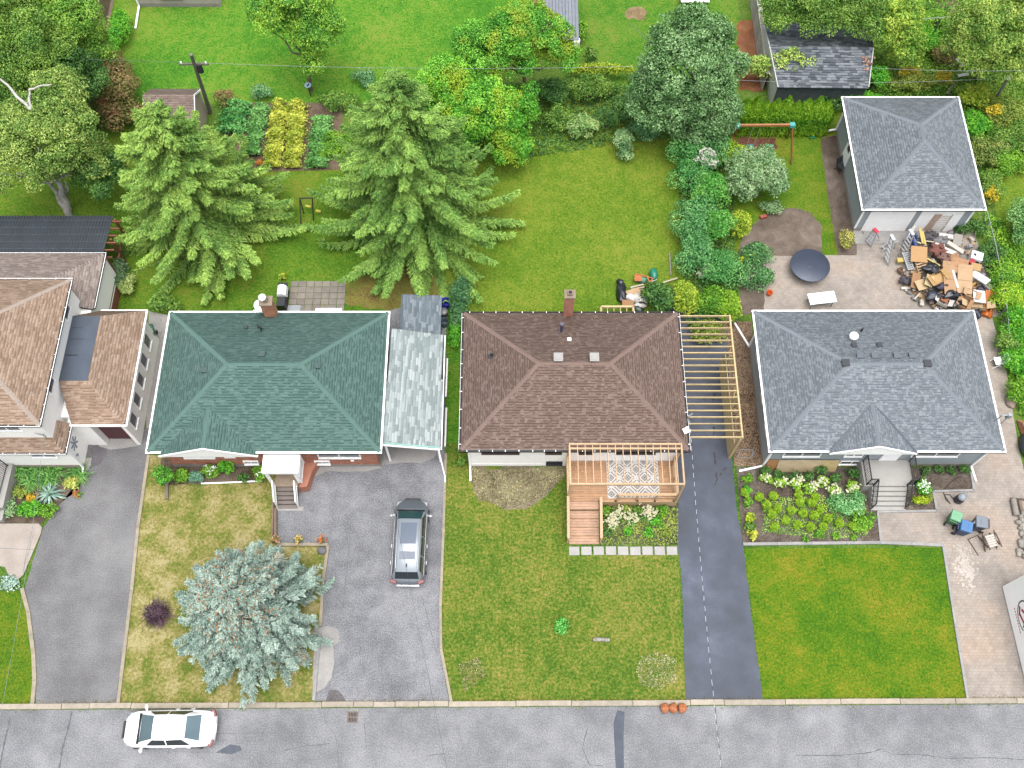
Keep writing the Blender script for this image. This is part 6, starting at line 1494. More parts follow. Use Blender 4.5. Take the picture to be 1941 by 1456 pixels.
def crown_pts(ells, clump, dens, zmin=-.3, hollow=.55):
    """leaf positions: clumps spread over ellipsoids, leaves on each clump's shell, fewer leaves deep inside"""
    C_, N_ = [], []
    for (cx, cy, cz, rx, ry, rz) in ells:
        area = 4 * np.pi * ((rx * ry) ** 1.6 / 3 + (rx * rz) ** 1.6 / 3 + (ry * rz) ** 1.6 / 3) ** (1 / 1.6)
        k = max(4, int(area / (clump * clump * 2.2)))
        dirs = sph(k, zmin); rad = RNG.uniform(.72, 1.0, (k, 1))
        cc = np.array([cx, cy, cz]) + dirs * np.array([rx, ry, rz]) * rad
        cr = clump * RNG.uniform(.6, 1.15, k)
        for q, r in zip(cc, cr):
            m = int(dens * 4 * np.pi * r * r * .62) + 3
            d = sph(m, -.45); rr_ = r * RNG.uniform(.7, 1.08, (m, 1)) * np.array([1, 1, .8])
            C_.append(q + d * rr_); N_.append(unit(d + .35 * unit(q - np.array([cx, cy, cz]))))
        m = int(dens * area * .35); d = sph(m, zmin); C_.append(np.array([cx, cy, cz]) + d * np.array([rx, ry, rz]) * RNG.uniform(hollow * .8, hollow * 1.3, (m, 1))); N_.append(d)
    return np.concatenate(C_), np.concatenate(N_)
def px_ell(e): p = P(e[0], e[1], e[2]); return (p.x, p.y, e[2], e[3], e[4], e[5])
def limb(m, a, b, r0, r1, n=6, wob=.12, seed=0):
    rr = random.Random(seed); a, b = Vector(a), Vector(b); k = 5; pts = []
    for i in range(k + 1):
        t = i / k; p = a + (b - a) * t; s = (b - a).length * wob * (1 if 0 < i < k else 0)
        pts.append(p + Vector((rr.uniform(-s, s), rr.uniform(-s, s), rr.uniform(-s, s) * .5)))
    m.tube(pts, r0, n, rs=[r0 + (r1 - r0) * i / k for i in range(k + 1)])
bark = M('brown_bark', '#8b7a68', .95, .25, 5, bmp=.6); bark_w = M('birch_bark', '#d9d6d0', .8, .3, 4, bmp=.4); bark_g = M('grey_bark', '#9a948a', .95, .2, 5, bmp=.6)
def tree(name, label, base, ells, mat, clump=.6, dens=95, L=.13, W=.085, bark_m=None, tr=.16, cat='tree', group=None, limbs=7, zmin=-.3, extra_limbs=(), flowers=None, hollow=.55, spread=.7):
    b = P(*base); t = thing(name, label, cat, b, group)
    el = [px_ell(e) for e in ells]; el = [(x, y, z, max(.3, rx - .55 * clump), max(.3, ry - .55 * clump), max(.3, rz - .45 * clump)) for x, y, z, rx, ry, rz in el]
    c, nm = crown_pts(el, clump, dens, zmin, hollow)
    keep = c[:, 2] > .04; c, nm = c[keep], nm[keep]
    quads_obj('crown', leaf_quads(c, nm, L, W, spread), mat, t)
    m = MB(); rr = random.Random(len(label)); e0 = el[0]; top = Vector((e0[0], e0[1], e0[2]))
    fork = b + (top - b) * .45
    limb(m, b - Vector((0, 0, .1)), fork, tr, tr * .7, 8, .05, 1)
    for i in range(limbs):
        e = el[i % len(el)]; d = Vector(sph(1, .0)[0]); tip = Vector((e[0] + d.x * e[3] * .8, e[1] + d.y * e[4] * .8, e[2] + d.z * e[5] * .75))
        limb(m, fork, tip, tr * .5, tr * .12, 5, .08, i)
    for a_, b_, r_ in extra_limbs: limb(m, a_, b_, r_, r_ * .5, 6, .06, 3)
    m.build('trunk', bark_m or bark, t)
    if flowers:
        fm, cnt, zz = flowers; idx = RNG.choice(len(c), cnt); sel = c[idx]; sel = sel[sel[:, 2] > np.quantile(c[:, 2], zz)]
        quads_obj('flowers', leaf_quads(sel + np.array([0, 0, .04]), np.tile([0, 0, 1.], (len(sel), 1)), .14, .12, .4, 1.2), fm, t, 'stuff')
    return t
def shrub(name, label, px, py, rx, ry, h, mat, cat='shrub', group=None, clump=None, dens=95, L=.12, W=.08, flowers=None, zmin=-.2, parts=True, ell=None):
    """px, py: where the middle of its top appears"""
    p = P(px, py, h * .55); k_ = (clump or max(.18, min(rx, ry) * .42)) * .6; rx, ry = max(.08, rx - k_), max(.08, ry - k_); el = [(p.x, p.y, h * .5, rx, ry, h * .46)] + [(p.x + a * rx, p.y + b * ry, h * c_, rx * r, ry * r, h * c_ * .9) for a, b, c_, r in (ell or ())]
    t = thing(name, label, cat, (p.x, p.y, 0), group)
    c, nm = crown_pts(el, k_ / .6, dens, zmin, .6)
    k = c[:, 2] > .03; c, nm = c[k], nm[k]
    quads_obj('leaves', leaf_quads(c, nm, L, W), mat, t)
    m = MB()
    for i in range(5): d = sph(1, .3)[0]; limb(m, (p.x + d[0] * .06, p.y + d[1] * .06, -.05), (p.x + d[0] * rx * .6, p.y + d[1] * ry * .6, h * .6), .03, .01, 5, .08, i)
    m.build('stems', bark, t, kind='stuff')
    if flowers:
        fm, cnt, size = flowers; s_ = c[c[:, 2] > np.quantile(c[:, 2], .55)]; s_ = s_[RNG.choice(len(s_), min(cnt, len(s_)))]
        off = RNG.normal(0, size * .5, (6, len(s_), 3)) + s_ + np.array([0, 0, size * .5])
        q = off.reshape(-1, 3); quads_obj('flowers', leaf_quads(q, np.tile([0, 0, 1.], (len(q), 1)), size * .9, size * .8, .5, 1), fm, t, 'stuff')
    return t
def conifer(name, label, base, H, R, zlow, mat, seed, tip_mat=None, step=.34, nb=8, droop=.28, dense=1.0, sec=.55, barkm=None, power=.85, nl=.24, nw=.075, cones=None, lean=(0, 0), upn=.35, jit=(.72, 1.12)):
    g = np.random.default_rng(seed); b = P(*base); t = thing(name, label, 'tree', b)
    A, B_ = [], []; z = zlow
    m = MB(); lx, ly = lean
    trunk_at = lambda zz: np.array([b.x + lx * zz / H, b.y + ly * zz / H, zz])
    m.tube([Vector(trunk_at(H * k / 10)) for k in range(11)], .2, 8, rs=[max(.02, .22 * R / 5 * (1 - k / 10.3)) for k in range(11)])
    while z < H - .12:
        f = (z - zlow) / (H - zlow); Lz = R * (1 - f) ** power
        k = max(4, int(nb * (.55 + .45 * (1 - f)))); a0 = g.uniform(0, 6.28); jl, jh = jit
        for j in range(k):
            az = a0 + 6.2832 * j / k + g.normal(0, .22); L = max(.22, Lz * g.uniform(jl, jh)); zz = z + g.uniform(-.15, .15)
            u = np.array([np.cos(az), np.sin(az), 0]); side = np.array([-np.sin(az), np.cos(az), 0])
            dr = droop * g.uniform(.7, 1.3) * (1 - .75 * f); base_ = trunk_at(zz)
            ax = lambda s: base_[None] + u[None] * (s * L)[:, None] + np.array([0, 0, 1])[None] * (L * (.12 * s - dr * s ** 1.3 + dr * .55 * s ** 4))[:, None] + side[None] * (L * .06 * np.sin(s * 3 + j))[:, None]
            ns = max(4, int(L / .13 * dense)); s = g.uniform(.16, 1.0, ns); p0 = ax(s); tan = unit(ax(np.minimum(1.02, s + .05)) - ax(s - .03))
            wid = sec * (1 - s) ** .55 * min(1, L / 2.2) + .13
            for sg in (-1, 1):                         # secondary twigs to both sides, hanging slightly
                q = max(3, int(5 * dense)); ff = g.uniform(.08, 1, (q, ns))
                d2 = unit(tan * .75 + side[None] * sg * .85 + np.array([0, 0, -.22]) + g.normal(0, .16, (ns, 3)))
                pts = (p0[None] + d2[None] * (wid[None] * ff)[..., None] + np.array([0, 0, -.12]) * (ff ** 2 * wid[None])[..., None]).reshape(-1, 3)
                A.append(pts); B_.append(np.repeat(d2[None], q, 0).reshape(-1, 3))
            q = max(2, int(2 * dense)); A.append(np.repeat(p0, q, 0) + g.normal(0, .05, (ns * q, 3)) + np.array([0, 0, .04])); B_.append(np.repeat(tan, q, 0))
            if L > 1.0 and f < .97: m.tube([Vector(x) for x in ax(np.linspace(0, .85, 5))], .03, 4, rs=[.045, .035, .026, .018, .008])
        z += step * (.75 + .5 * (1 - f)) * g.uniform(.85, 1.15)
    c = np.concatenate(A); d = np.concatenate(B_)
    top = g.normal(0, .12, (120, 3)) * np.array([1, 1, 3]) + trunk_at(H - .2); c = np.concatenate([c, top]); d = np.concatenate([d, np.tile([0, 0, 1.], (120, 1))])
    quads_obj('crown', leaf_quads(c, np.tile([0, 0, 1.], (len(c), 1)), nl, nw, .6, upn, along=d), mat, t)
    m.build('trunk', barkm or bark, t)
    if cones:
        k = g.choice(len(c), cones[1]); s_ = c[k]; s_ = s_[s_[:, 2] > H * cones[2]]; mm = MB()
        for x in s_: mm.cyl(Vector(x) + Vector((0, 0, .05)), Vector(x) + Vector((g.normal(0, .04), g.normal(0, .04), -.1)), .05, .03, 5)
        mm.build('cones', cones[0], t, kind='stuff')
    return t
G = leafmat
spr = G('spruce_needles', rgb(95, 142, 65), rgb(163, 199, 98), .5, 1.9, trans=.25); spr2 = G('spruce_needles_light', rgb(103, 148, 67), rgb(174, 205, 102), .5, 1.95, trans=.25)
blue = G('blue_needles', '#7a978b', '#bccfc3', 1.1, 1.75, extra=(rgb(185, 168, 143), .5, .64), trans=.2)
conifer('spruce_tree', 'tallest spruce with drooping boughs between the green and brown roofs', (789, 432), 13.6, 6.6, .7, spr, 3, nb=9, barkm=bark_g, power=.74, dense=2.3, nl=.19, nw=.055, step=.36, sec=.58, droop=.36)
conifer('spruce_tree', 'shorter broad spruce behind the green roof beside the small brown shed', (402, 440), 11.6, 5.9, .6, spr2, 5, nb=9, barkm=bark_g, power=.7, dense=2.3, nl=.19, nw=.055, step=.36, sec=.58, droop=.34)
conifer('blue_spruce', 'silvery blue spruce on the dry front lawn beside purple shrub', (487, 1175), 6.6, 4.35, .25, blue, 8, nb=12, droop=.06, step=.27, dense=2.3, sec=.42, power=.5, nl=.13, nw=.05, jit=(.8, 1.02), cones=(M('cone_brown', '#b08a66', .8, .15), 5000, .66))
mid = G('leaf_mid', rgb(76, 122, 46), rgb(143, 176, 78), .8); lush = G('leaf_lush', rgb(79, 138, 38), rgb(147, 191, 60), .8); dark_g = G('leaf_dark', rgb(51, 96, 44), rgb(107, 149, 72), .9); yel = G('leaf_yellowgreen', rgb(125, 160, 44), rgb(197, 207, 74), .8); vine = G('leaf_vine', rgb(67, 145, 46), rgb(143, 202, 77), .55, extra=('#93ae38', .45, .52)); grey_g = G('leaf_greygreen', '#527f44', '#98bc82', .8, 1.85); blue_g = G('leaf_bluegreen', rgb(74, 131, 82), rgb(143, 186, 128), .9); bright = G('leaf_bright', rgb(63, 148, 38), rgb(134, 200, 60), .8); birch = G('leaf_birch', rgb(97, 138, 58), rgb(166, 187, 98), .7); silver = G('leaf_silver', rgb(102, 143, 88), rgb(171, 199, 148), .8, 1.85); red_v = G('leaf_rust', rgb(106, 116, 54), rgb(165, 138, 98), .9, extra=(rgb(168, 118, 90), .9, .62)); lime = G('leaf_lime', rgb(143, 174, 28), rgb(201, 216, 56), .9, 1.75); olive = G('leaf_olive', rgb(107, 133, 48), rgb(170, 180, 85), .8); gold = G('leaf_golden', rgb(201, 174, 28), rgb(232, 207, 58), 1.2, 1.6)
# upper left woods
tree('birch_tree', 'white stemmed birch with leaning trunk above the dark patio cover', (131, 408), [(85, 255, 6.2, 3.2, 2.7, 2.4), (160, 300, 4.2, 1.9, 1.8, 1.8), (30, 320, 5.0, 2.4, 2.0, 1.9), (110, 180, 6.5, 1.8, 1.6, 1.6)], birch, .55, 96, .14, .085, bark_w, .24, limbs=9,
     extra_limbs=[(P(131, 408), P(97, 352, 1.6), .2), (P(97, 352, 1.6), P(70, 300, 5.0), .15), (P(131, 408), P(124, 345, 2.2), .16), (P(58, 208, 8.3), P(0, 150, 9.0), .11), (P(58, 208, 8.3), P(55, 170, 9.0), .1), (P(55, 170, 9.0), P(98, 160, 9.1), .07), (P(37, 290, 6.6), P(42, 245, 7.6), .05), (P(30, 300, 6.6), P(37, 280, 7), .05)])
tree('maple_tree', 'dark dense tree filling the upper left corner', (40, 190), [(40, 90, 6.5, 3.4, 3.0, 3.0), (0, 40, 7.5, 3.2, 2.6, 2.8), (20, 170, 4.5, 2.4, 2.0, 2.0)], mid, .7, 85, .13, .085, limbs=8)
tree('ash_tree', 'light green leafy tree beside the tan fence at upper left', (140, 120), [(130, 45, 6.0, 2.3, 2.2, 2.6), (165, 95, 4.0, 1.8, 1.7, 2.0), (90, 30, 6.5, 2.2, 1.8, 2.0)], G('leaf_fresh', '#578f33', '#9ec24e', .7), .6, 85, .13, .085)
tree('maple_tree', 'deep green tree between the birch and the rusty vine thicket', (150, 210), [(140, 150, 4.5, 2.2, 2.0, 2.4), (120, 205, 3.0, 1.8, 1.6, 1.6), (185, 330, 3.2, 1.6, 1.7, 1.7)], dark_g, .6, 93, .14, .085)
shrub('vine_thicket', 'rusty brown vine covered thicket behind the small shed', 215, 165, 1.9, 2.3, 3.4, red_v, L=.16, W=.09, dens=70, ell=[(.4, -.6, .35, .7), (-.3, .8, .4, .6)])
shrub('shrub', 'green vine shrub along the foot of the tan fence', 225, 60, .8, 2.2, 1.4, bright)
tree('young_maple', 'bright slender tree over the lawn left of top centre', (590, 172), [(560, 20, 6.2, 2.6, 1.8, 2.4), (600, 60, 5.0, 2.0, 1.6, 2.0), (520, 35, 5.5, 1.8, 1.4, 1.8), (597, 118, 3.0, 1.0, 1.0, 1.8)], G('leaf_young', '#4f9034', '#a8cf4c', .7), .5, 77, .13, .085, limbs=8)
shrub('bluish_shrub', 'bluish grey shrub on lawn just left of the tall spruce tip', 690, 148, .9, .7, 1.0, blue_g)
shrub('shrub', 'clipped dark green shrub behind the bean rows near the dish', 640, 192, 1.5, .7, 1.3, mid)
shrub('shrub', 'weedy shrub at the foot of the utility pole', 425, 185, .8, .6, 1.1, red_v)
shrub('shrub', 'low blue green bush behind the vegetable rows by the bright lawn', 495, 175, .8, .6, 1.0, blue_g)
# vine covered trees in the centre
tree('vine_covered_tree', 'tall vine covered tree mass below the metal shed', (985, 200), [(1005, 62, 6.0, 2.9, 1.9, 2.3), (955, 100, 4.8, 2.4, 2.0, 2.4), (1050, 100, 4.6, 1.6, 1.4, 1.9), (905, 95, 4.0, 1.8, 1.6, 2.0)], vine, .6, 96, .13, .085, limbs=6, zmin=-.5)
tree('vine_covered_tree', 'lower vine covered tree right beside the tall spruce', (905, 315), [(845, 170, 4.2, 2.1, 1.8, 2.4), (915, 215, 3.6, 2.5, 2.0, 2.6), (970, 265, 2.2, 1.6, 1.5, 1.8), (865, 250, 2.8, 1.8, 1.8, 2.2), (990, 195, 2.4, 1.3, 1.2, 1.8)], G('leaf_vine_light', rgb(72, 153, 44), rgb(155, 212, 77), .5, extra=('#9ab838', .4, .5)), .6, 96, .13, .085, limbs=6, zmin=-.5)
tree('silver_maple', 'tall grey green maple beyond the middle back lawn', (1318, 268), [(1312, 70, 7.6, 2.6, 1.8, 2.2), (1300, 130, 6.2, 3.0, 2.3, 2.5), (1262, 195, 4.0, 2.5, 1.9, 2.0), (1345, 195, 4.0, 2.3, 1.9, 2.0), (1232, 160, 4.6, 1.5, 1.2, 1.6), (1388, 125, 4.2, 1.1, .9, 1.2), (1330, 235, 2.4, 2.4, 1.5, 1.7)], grey_g, .5, 75, .14, .1, bark_g, .25, limbs=9, zmin=-.5)
for a in ((1045, 175, 1.3, 1.0, 1.9, dark_g, 'dark shrub between the vine covered trees and the back fence'), (1120, 165, 1.7, .9, 1.8, mid, 'broad shrub against the back fence below the yellow vine'), (1195, 205, 1.5, 1.0, 2.0, dark_g, 'deep green shrub in the shade left of the grey green maple'), (1060, 222, 1.2, 1.0, 1.6, mid, 'leafy shrub at the edge of the back lawn beside the light vine tree'), (1225, 245, 1.2, .9, 1.4, blue_g, 'bluish shrub under the left boughs of the grey green maple'), (1150, 225, 1.0, .9, 1.5, dark_g, 'small dark shrub right of the sumac at the lawn edge')):
    shrub('shrub', a[6], a[0], a[1], a[2], a[3], a[4], a[5])
shrub('sumac_shrub', 'pale feathery sumac shrub leaning over the back lawn edge', 1105, 238, 1.2, .9, 1.5, G('leaf_sumac', '#6c9850', '#b5cb82', .8), L=.28, W=.08, dens=60)
shrub('yellow_vine', 'yellow flowering vine strip along the top of the back fence', 1140, 133, 2.4, .35, 1.5, yel, cat='vine', dens=80)
shrub('pear_shrub', 'small upright shrub standing in the back lawn edge', 1183, 268, .75, .75, 2.0, G('leaf_pear', '#5a8852', '#a9c58a', 1), L=.13, W=.09, ell=[(.2, -.9, .28, .7)])
shrub('conifer_sapling', 'narrow upright sapling between shed and bright lawn', 1120, 110, .5, .6, 2.4, mid, cat='sapling')
shrub('shrub', 'tall shrub at the corner of the metal shed', 1100, 55, .45, .8, 1.6, lush)
# hedgerow between the middle lawn and the swing garden
hg1 = G('leaf_hedge', '#3f8640', '#86bd6c', .7); hg2 = G('leaf_hedge2', '#458648', '#8abf76', .7); hg3 = G('leaf_hedge3', '#459036', '#90c560', .7)
hr = [(1305, 275, 1.2, 1.3, 2.2, hg1, 'dark shrub at the top end of the hedgerow under the maple'), (1345, 285, 1.0, 1.2, 2.3, hg2, 'blue green shrub of the hedgerow above the white blossom bush'), (1310, 345, 1.2, 1.3, 2.2, hg1, 'rounded mid green shrub of the hedgerow left of the blossom bush'), (1345, 365, 1.1, 1.3, 2.2, hg3, 'bright green shrub of the hedgerow below the blossom bush'), (1320, 415, 1.3, 1.4, 2.2, hg2, 'wide shrub in the middle of the hedgerow beside the back lawn'), (1360, 430, 1.0, 1.2, 2.1, hg3, 'fresh green shrub of the hedgerow next to the shaded bare ground'), (1325, 480, 1.3, 1.3, 2.1, hg2, 'blue green shrub of the hedgerow beside the long grey pole'), (1365, 510, 1.1, 1.2, 2.0, hg1, 'dense green shrub near the lower end of the hedgerow')]
for a in hr: shrub('hedgerow_shrub', a[6], a[0], a[1], a[2] * 1.22, a[3] * 1.22, a[4], a[5], group='shrubs of the hedgerow')
shrub('blossom_bush', 'bush with a big cluster of creamy white blossom in the hedgerow', 1335, 305, .8, .8, 2.3, blue_g, flowers=(M('blossom_cream', '#e6e2d6', .8, .08), 90, .13))
shrub('shrub', 'large dark glossy shrub by the rubbish heap behind the white house', 1248, 562, 1.05, 1.0, 1.8, dark_g, L=.15, W=.11)
shrub('shrub', 'yellow green shrub between the dark glossy one and the carport frame', 1297, 563, .8, 1.3, 2.0, yel)
shrub('shrub', 'fresh green shrub behind the top end of the carport frame', 1345, 575, 1.1, 1.1, 2.0, lush)
shrub('shrub', 'lime tinted shrub at the far right corner of the carport frame', 1380, 580, .8, 1.0, 1.8, G('leaf_limeish', '#6a9f24', '#b8cf42', .8))
shrub('pale_spike_bush', 'pale flowering spike bush above the yellow green shrub', 1335, 515, .5, .5, 1.6, G('leaf_pale', '#8aa37c', '#c8cdb4', 1))
shrub('shrub', 'low leafy shrub spilling under the carport rafters', 1340, 630, 1.3, .8, .9, olive)
tree('fruit_tree', 'silvery green round crowned fruit tree in the swing garden', (1437, 372), [(1432, 322, 2.0, 1.95, 1.7, 1.5), (1462, 350, 1.7, 1.1, 1.0, 1.0), (1405, 350, 1.6, 1.1, 1.1, 1.1)], silver, .45, 95, .13, .08, bark_g, .1, limbs=8)
shrub('shrub', 'light green shrub under the swing set', 1388, 292, 1.0, .9, 1.5, G('leaf_light', '#6fa01e', '#bfd040', .8), ell=[(.8, -.2, .3, .7)])
shrub('shrub', 'grey leaved low shrub at the rim of the earth circle', 1462, 393, .9, .5, .7, silver)
shrub('shrub', 'thin yellow green shrub between hedgerow and earth circle', 1404, 425, .75, .9, 1.7, yel)
shrub('round_bush', 'dark round bush above the small bright one at the patio corner', 1440, 485, 1.2, 1.0, 1.2, G('leaf_round', '#38703a', '#7fb06e', 1))
shrub('round_bush', 'large round bush covering the left corner of the back patio', 1430, 525, 1.3, 1.1, 1.3, G('leaf_round', '', ''))
shrub('round_bush', 'small bright bush tucked against the two dark round ones', 1417, 487, .55, .5, .9, lime)
shrub('shrub', 'sparse yellowish shrub at the corner of the garage bed', 1604, 452, .5, .7, 1.2, G('leaf_sparse', '#8c9240', '#c4c06a', 1), dens=45)
# cedar hedge
cedar = G('cedar_sprays', '#4c8a1a', '#93bb2e', .9, 1.75); cedar_x = [1400, 1418, 1437, 1456, 1475, 1494, 1513, 1532, 1550]
for i, x in enumerate(cedar_x):
    p = P(x, 247); t = thing('cedar', 'cedar of the clipped hedge behind the swing set, %s from the left' % ('first', 'second', 'third', 'fourth', 'fifth', 'sixth', 'seventh', 'eighth', 'ninth')[i], 'cedar', p, 'cedar hedge')
    hh = 3.0 + .25 * math.sin(i * 2.1); n = 5200; zz = RNG.uniform(.05, 1, n); a_ = RNG.uniform(0, 6.283, n); rad = .62 * np.minimum(1, (1 - zz) * 2.2 + .12) * RNG.uniform(.75, 1.05, n)
    c = np.stack([p.x + rad * np.cos(a_), p.y + rad * np.sin(a_), zz * hh], 1); out = np.stack([np.cos(a_), np.sin(a_), np.full(n, .1)], 1)
    quads_obj('crown', leaf_quads(c, out, .17, .06, .4, .1, along=np.tile([0, 0, 1.], (n, 1)) + out * .35), cedar, t); MB().cyl(p, p + Vector((0, 0, hh * .8)), .07, .02, 6).build('trunk', bark, t)
# right hand side and top right wild growth
tree('elm_tree', 'broad dense tree leaning over the derelict shed', (1560, 60), [(1560, -5, 5.0, 3.2, 2.0, 2.2), (1488, 20, 4.2, 1.9, 1.5, 1.8), (1630, 15, 4.6, 2.2, 1.8, 2.2), (1640, 62, 4.0, 1.3, 1.1, 1.4), (1550, 45, 4.4, 1.5, 1.0, 1.2)], mid, .65, 89, .13, .085, limbs=8)
tree('walnut_tree', 'light olive tree at the top right corner', (1850, 150), [(1870, 70, 5.0, 2.9, 2.6, 2.8), (1925, 40, 5.5, 2.4, 2.2, 2.4), (1915, 110, 4.0, 2.2, 1.9, 2.0)], G('leaf_walnut', '#5d8a34', '#a9bd5a', .7), .6, 89, .14, .085, limbs=8)
tree('locust_tree', 'feathery light green tree right of the derelict shed', (1700, 90), [(1700, 45, 4.0, 1.8, 1.7, 2.2), (1720, 95, 2.6, 1.2, 1.2, 1.7)], G('leaf_locust', '#6a9c38', '#b7cc54', .7), .5, 55, .2, .08)
shrub('ash_sapling', 'light green sapling group in front of the derelict shed', 1490, 128, 2.3, 1.0, 3.2, G('leaf_sapling', '#79a042', '#b5c768', .8), cat='sapling', dens=42, L=.2, W=.09, ell=[(.9, .1, .4, .6), (-.9, .2, .38, .6)])
shrub('ivy_mound', 'bright rounded vine mound just beyond the garage corner', 1660, 148, .95, .8, 2.0, bright, cat='vine')
wild = [(1745, 75, 1.3, 1.1, 1.2, bright, 'fresh green wild bush beside the thin tee shaped pole'), (1770, 45, 1.3, 1.0, 1.2, lush, 'wild bush above the thin tee shaped pole'), (1640, 190, 1.3, .6, 1.0, bright, 'low bush between compost bin and vine mound'), (1590, 195, 1.1, .6, .9, dark_g, 'dark low bush behind the compost bin'), (1730, 155, 1.5, .7, 1.1, olive, 'olive weeds behind the back wall of the garage'), (1790, 100, .8, .7, .9, red_v, 'brownish weeds beside the rubbish strewn clearing'),
        (1850, 185, 1.2, .9, 1.4, yel, 'yellowish bush at the back right corner of the garage'), (1850, 235, 1.1, 1.0, 1.3, bright, 'bright bush right of the garage roof, second from the back'), (1905, 215, 1.4, 1.2, 1.6, olive, 'olive bush beside the pale capped pole'), (1925, 260, 1.4, 1.2, 1.6, mid, 'mid green bush at the right edge level with the garage roof'), (1870, 285, 1.2, 1.1, 1.4, G('leaf_mix', '#5c7a34', '#a0a95a', .9), 'brown flecked bush half way along the garage roof'), (1915, 310, 1.2, .9, 1.3, lush, 'leafy bush at the back of the small lawn beyond the garage'), (1880, 350, .8, 1.0, 1.1, mid, 'small bush by the front right corner of the garage roof'),
        (1935, 420, .9, 1.3, 2.2, G('leaf_ash2', '#57904a', '#9cc07a', .8), 'tall pinnate leaved shrub at the right edge beside the small lawn'), (1840, 432, .9, .6, .8, dark_g, 'low dark weeds at the right garage door'), (1880, 480, .7, 1.0, .9, dark_g, 'dark weeds between white box and wire fence'), (1900, 520, .9, 1.0, 1.2, lush, 'yellow tipped bush right of the cardboard heap'), (1910, 570, .9, 1.1, 1.3, G('leaf_gl', '#5c9c22', '#b6cf3c', .8), 'lime bush behind the orange bags at the heap'), (1930, 620, 1.0, 1.2, 1.4, bright, 'tall green bush right of the side path near its upper end'), (1912, 650, .7, .8, 1.1, mid, 'leafy bush just behind the white folding chair'), (1930, 690, .8, 1.0, 1.2, bright, 'green bush right of the white folding chair'), (1932, 740, .7, .8, 1.0, lush, 'last bush of the right hand hedge above the plank stack')]
for a in wild: shrub('wild_bush', a[6], a[0], a[1], a[2] * 1.2, a[3] * 1.2, a[4], a[5], group='wild bushes along the right boundary')
for i, (x, y, rx, ry, h, lb) in enumerate(((1720, 143, .9, .4, 1.3, 'goldenrod patch behind the garage, left one'), (1785, 152, .8, .5, 1.3, 'goldenrod patch behind the garage, right one'), (1880, 218, .6, .4, 1.7, 'goldenrod patch below the pale capped pole'), (1878, 372, .5, .7, 1.0, 'goldenrod strip by the front right corner of the garage'))):
    shrub('goldenrod', lb, x, y, rx, ry, h, olive, cat='wildflower', flowers=(gold, 60, .12), dens=70)
def under(name, pix, n, mat, h=.5, L=.16, W=.09):
    pl = [(p.x, p.y) for p in PL(pix)]; x, y = scatter(pl, n); z = RNG.uniform(0, 1, len(x)) ** 1.5 * h * (.5 + .5 * np.sin(x * 1.7) * np.cos(y * 1.3)) + .03
    o = quads_obj(name, leaf_quads(np.stack([x, y, np.abs(z)], 1), np.tile([0, 0, 1.], (len(x), 1)), L, W, .8, .5), mat, None); return tag(o, kind='stuff')
under('undergrowth', [(1440, -40), (1990, -40), (1990, 330), (1870, 330), (1815, 182), (1600, 186), (1560, 240), (1452, 170)], 52000, G('leaf_under', '#4a8428', '#93b548', .35, extra=('#a08a60', .22, .66)), .8)
under('undergrowth', [(1865, 400), (1990, 470), (1990, 800), (1930, 790), (1905, 690), (1895, 610), (1862, 440)], 15000, lush, .6)
under('undergrowth', [(1285, 250), (1385, 250), (1400, 600), (1300, 620), (1290, 450)], 9000, dark_g, .5)
under('undergrowth', [(790, 250), (1000, 300), (1200, 270), (1330, 262), (1330, 180), (1040, 150), (800, 180)], 15000, dark_g, .5)
under('undergrowth', [(-40, 100), (200, 100), (260, 240), (60, 260), (-40, 330)], 12000, dark_g, .6)
# between the houses and behind them
shrub('shrub', 'dark shrub below the drooping spruce bough beside the shed', 872, 565, .7, 1.5, 1.8, G('leaf_shade', '#3a6b40', '#6f9a62', .9), ell=[(-.3, -.8, .35, .6)])
shrub('shrub', 'low leafy shrub between carport and brown roof', 862, 632, .45, .9, .9, bright)
shrub('shrub', 'small shrub at the left corner of the white house front', 876, 876, .3, .35, .7, mid)
shrub('shrub', 'dark evergreen shrub along the back corner of the tan house', 224, 520, .6, 1.2, 1.4, G('leaf_everg', '#4a6a44', '#7f9a70', .9))
shrub('shrub', 'pale yellow green shrub below the evergreen at the tan house', 242, 540, .55, .8, 1.0, G('leaf_paleyel', '#93ab58', '#c3cf8c', .9))
shrub('shrub', 'leafy shrub under the left spruce near the green roof corner', 315, 575, 1.0, .6, .9, mid)
shrub('yellow_flower', 'small yellow flowering plant beside the barbecue', 535, 524, .25, .25, .6, yel, cat='flower')
# vegetable garden rows
bean = G('bean_leaf', '#8aa32c', '#d3d75e', .8, 1.8); dkrow = G('row_leaf', '#4a8a3c', '#86b96c', .8)
def row(name, label, a, b, wd, h, mat, n, L=.15, W=.12, cat='vegetable row', trellis=False):
    a, b = P(*a), P(*b); t = thing(name, label, cat, (a + b) / 2); d = (b - a); u = d.normalized(); s = Vector((-u.y, u.x, 0))
    f = RNG.uniform(0, 1, n); w_ = RNG.normal(0, wd * .33, n); hh = h * (.75 + .25 * np.sin(f * 23 + a.x)) * np.sqrt(np.maximum(.05, 1 - (w_ / wd) ** 2)) * RNG.uniform(.45, 1, n)
    c = np.stack([a.x + d.x * f + s.x * w_, a.y + d.y * f + s.y * w_, hh], 1)
    quads_obj('leaves', leaf_quads(c, np.stack([s.x * w_, s.y * w_, np.full(n, .3)], 1), L, W, .6, .4), mat, t)
    m = MB()
    for k in range(9):
        q = a + d * (k / 8); m.bar(q, q + Vector((0, 0, h * .9)), .03)
    m.build('stakes', wood_g, t, kind='stuff')
row('bean_row', 'yellow green bean row, the left one of the two bright rows', (517, 322), (535, 205), .75, 1.1, bean, 6000)
row('bean_row', 'yellow green bean row, the right one of the two bright rows', (556, 322), (568, 205), .75, 1.1, bean, 6000)
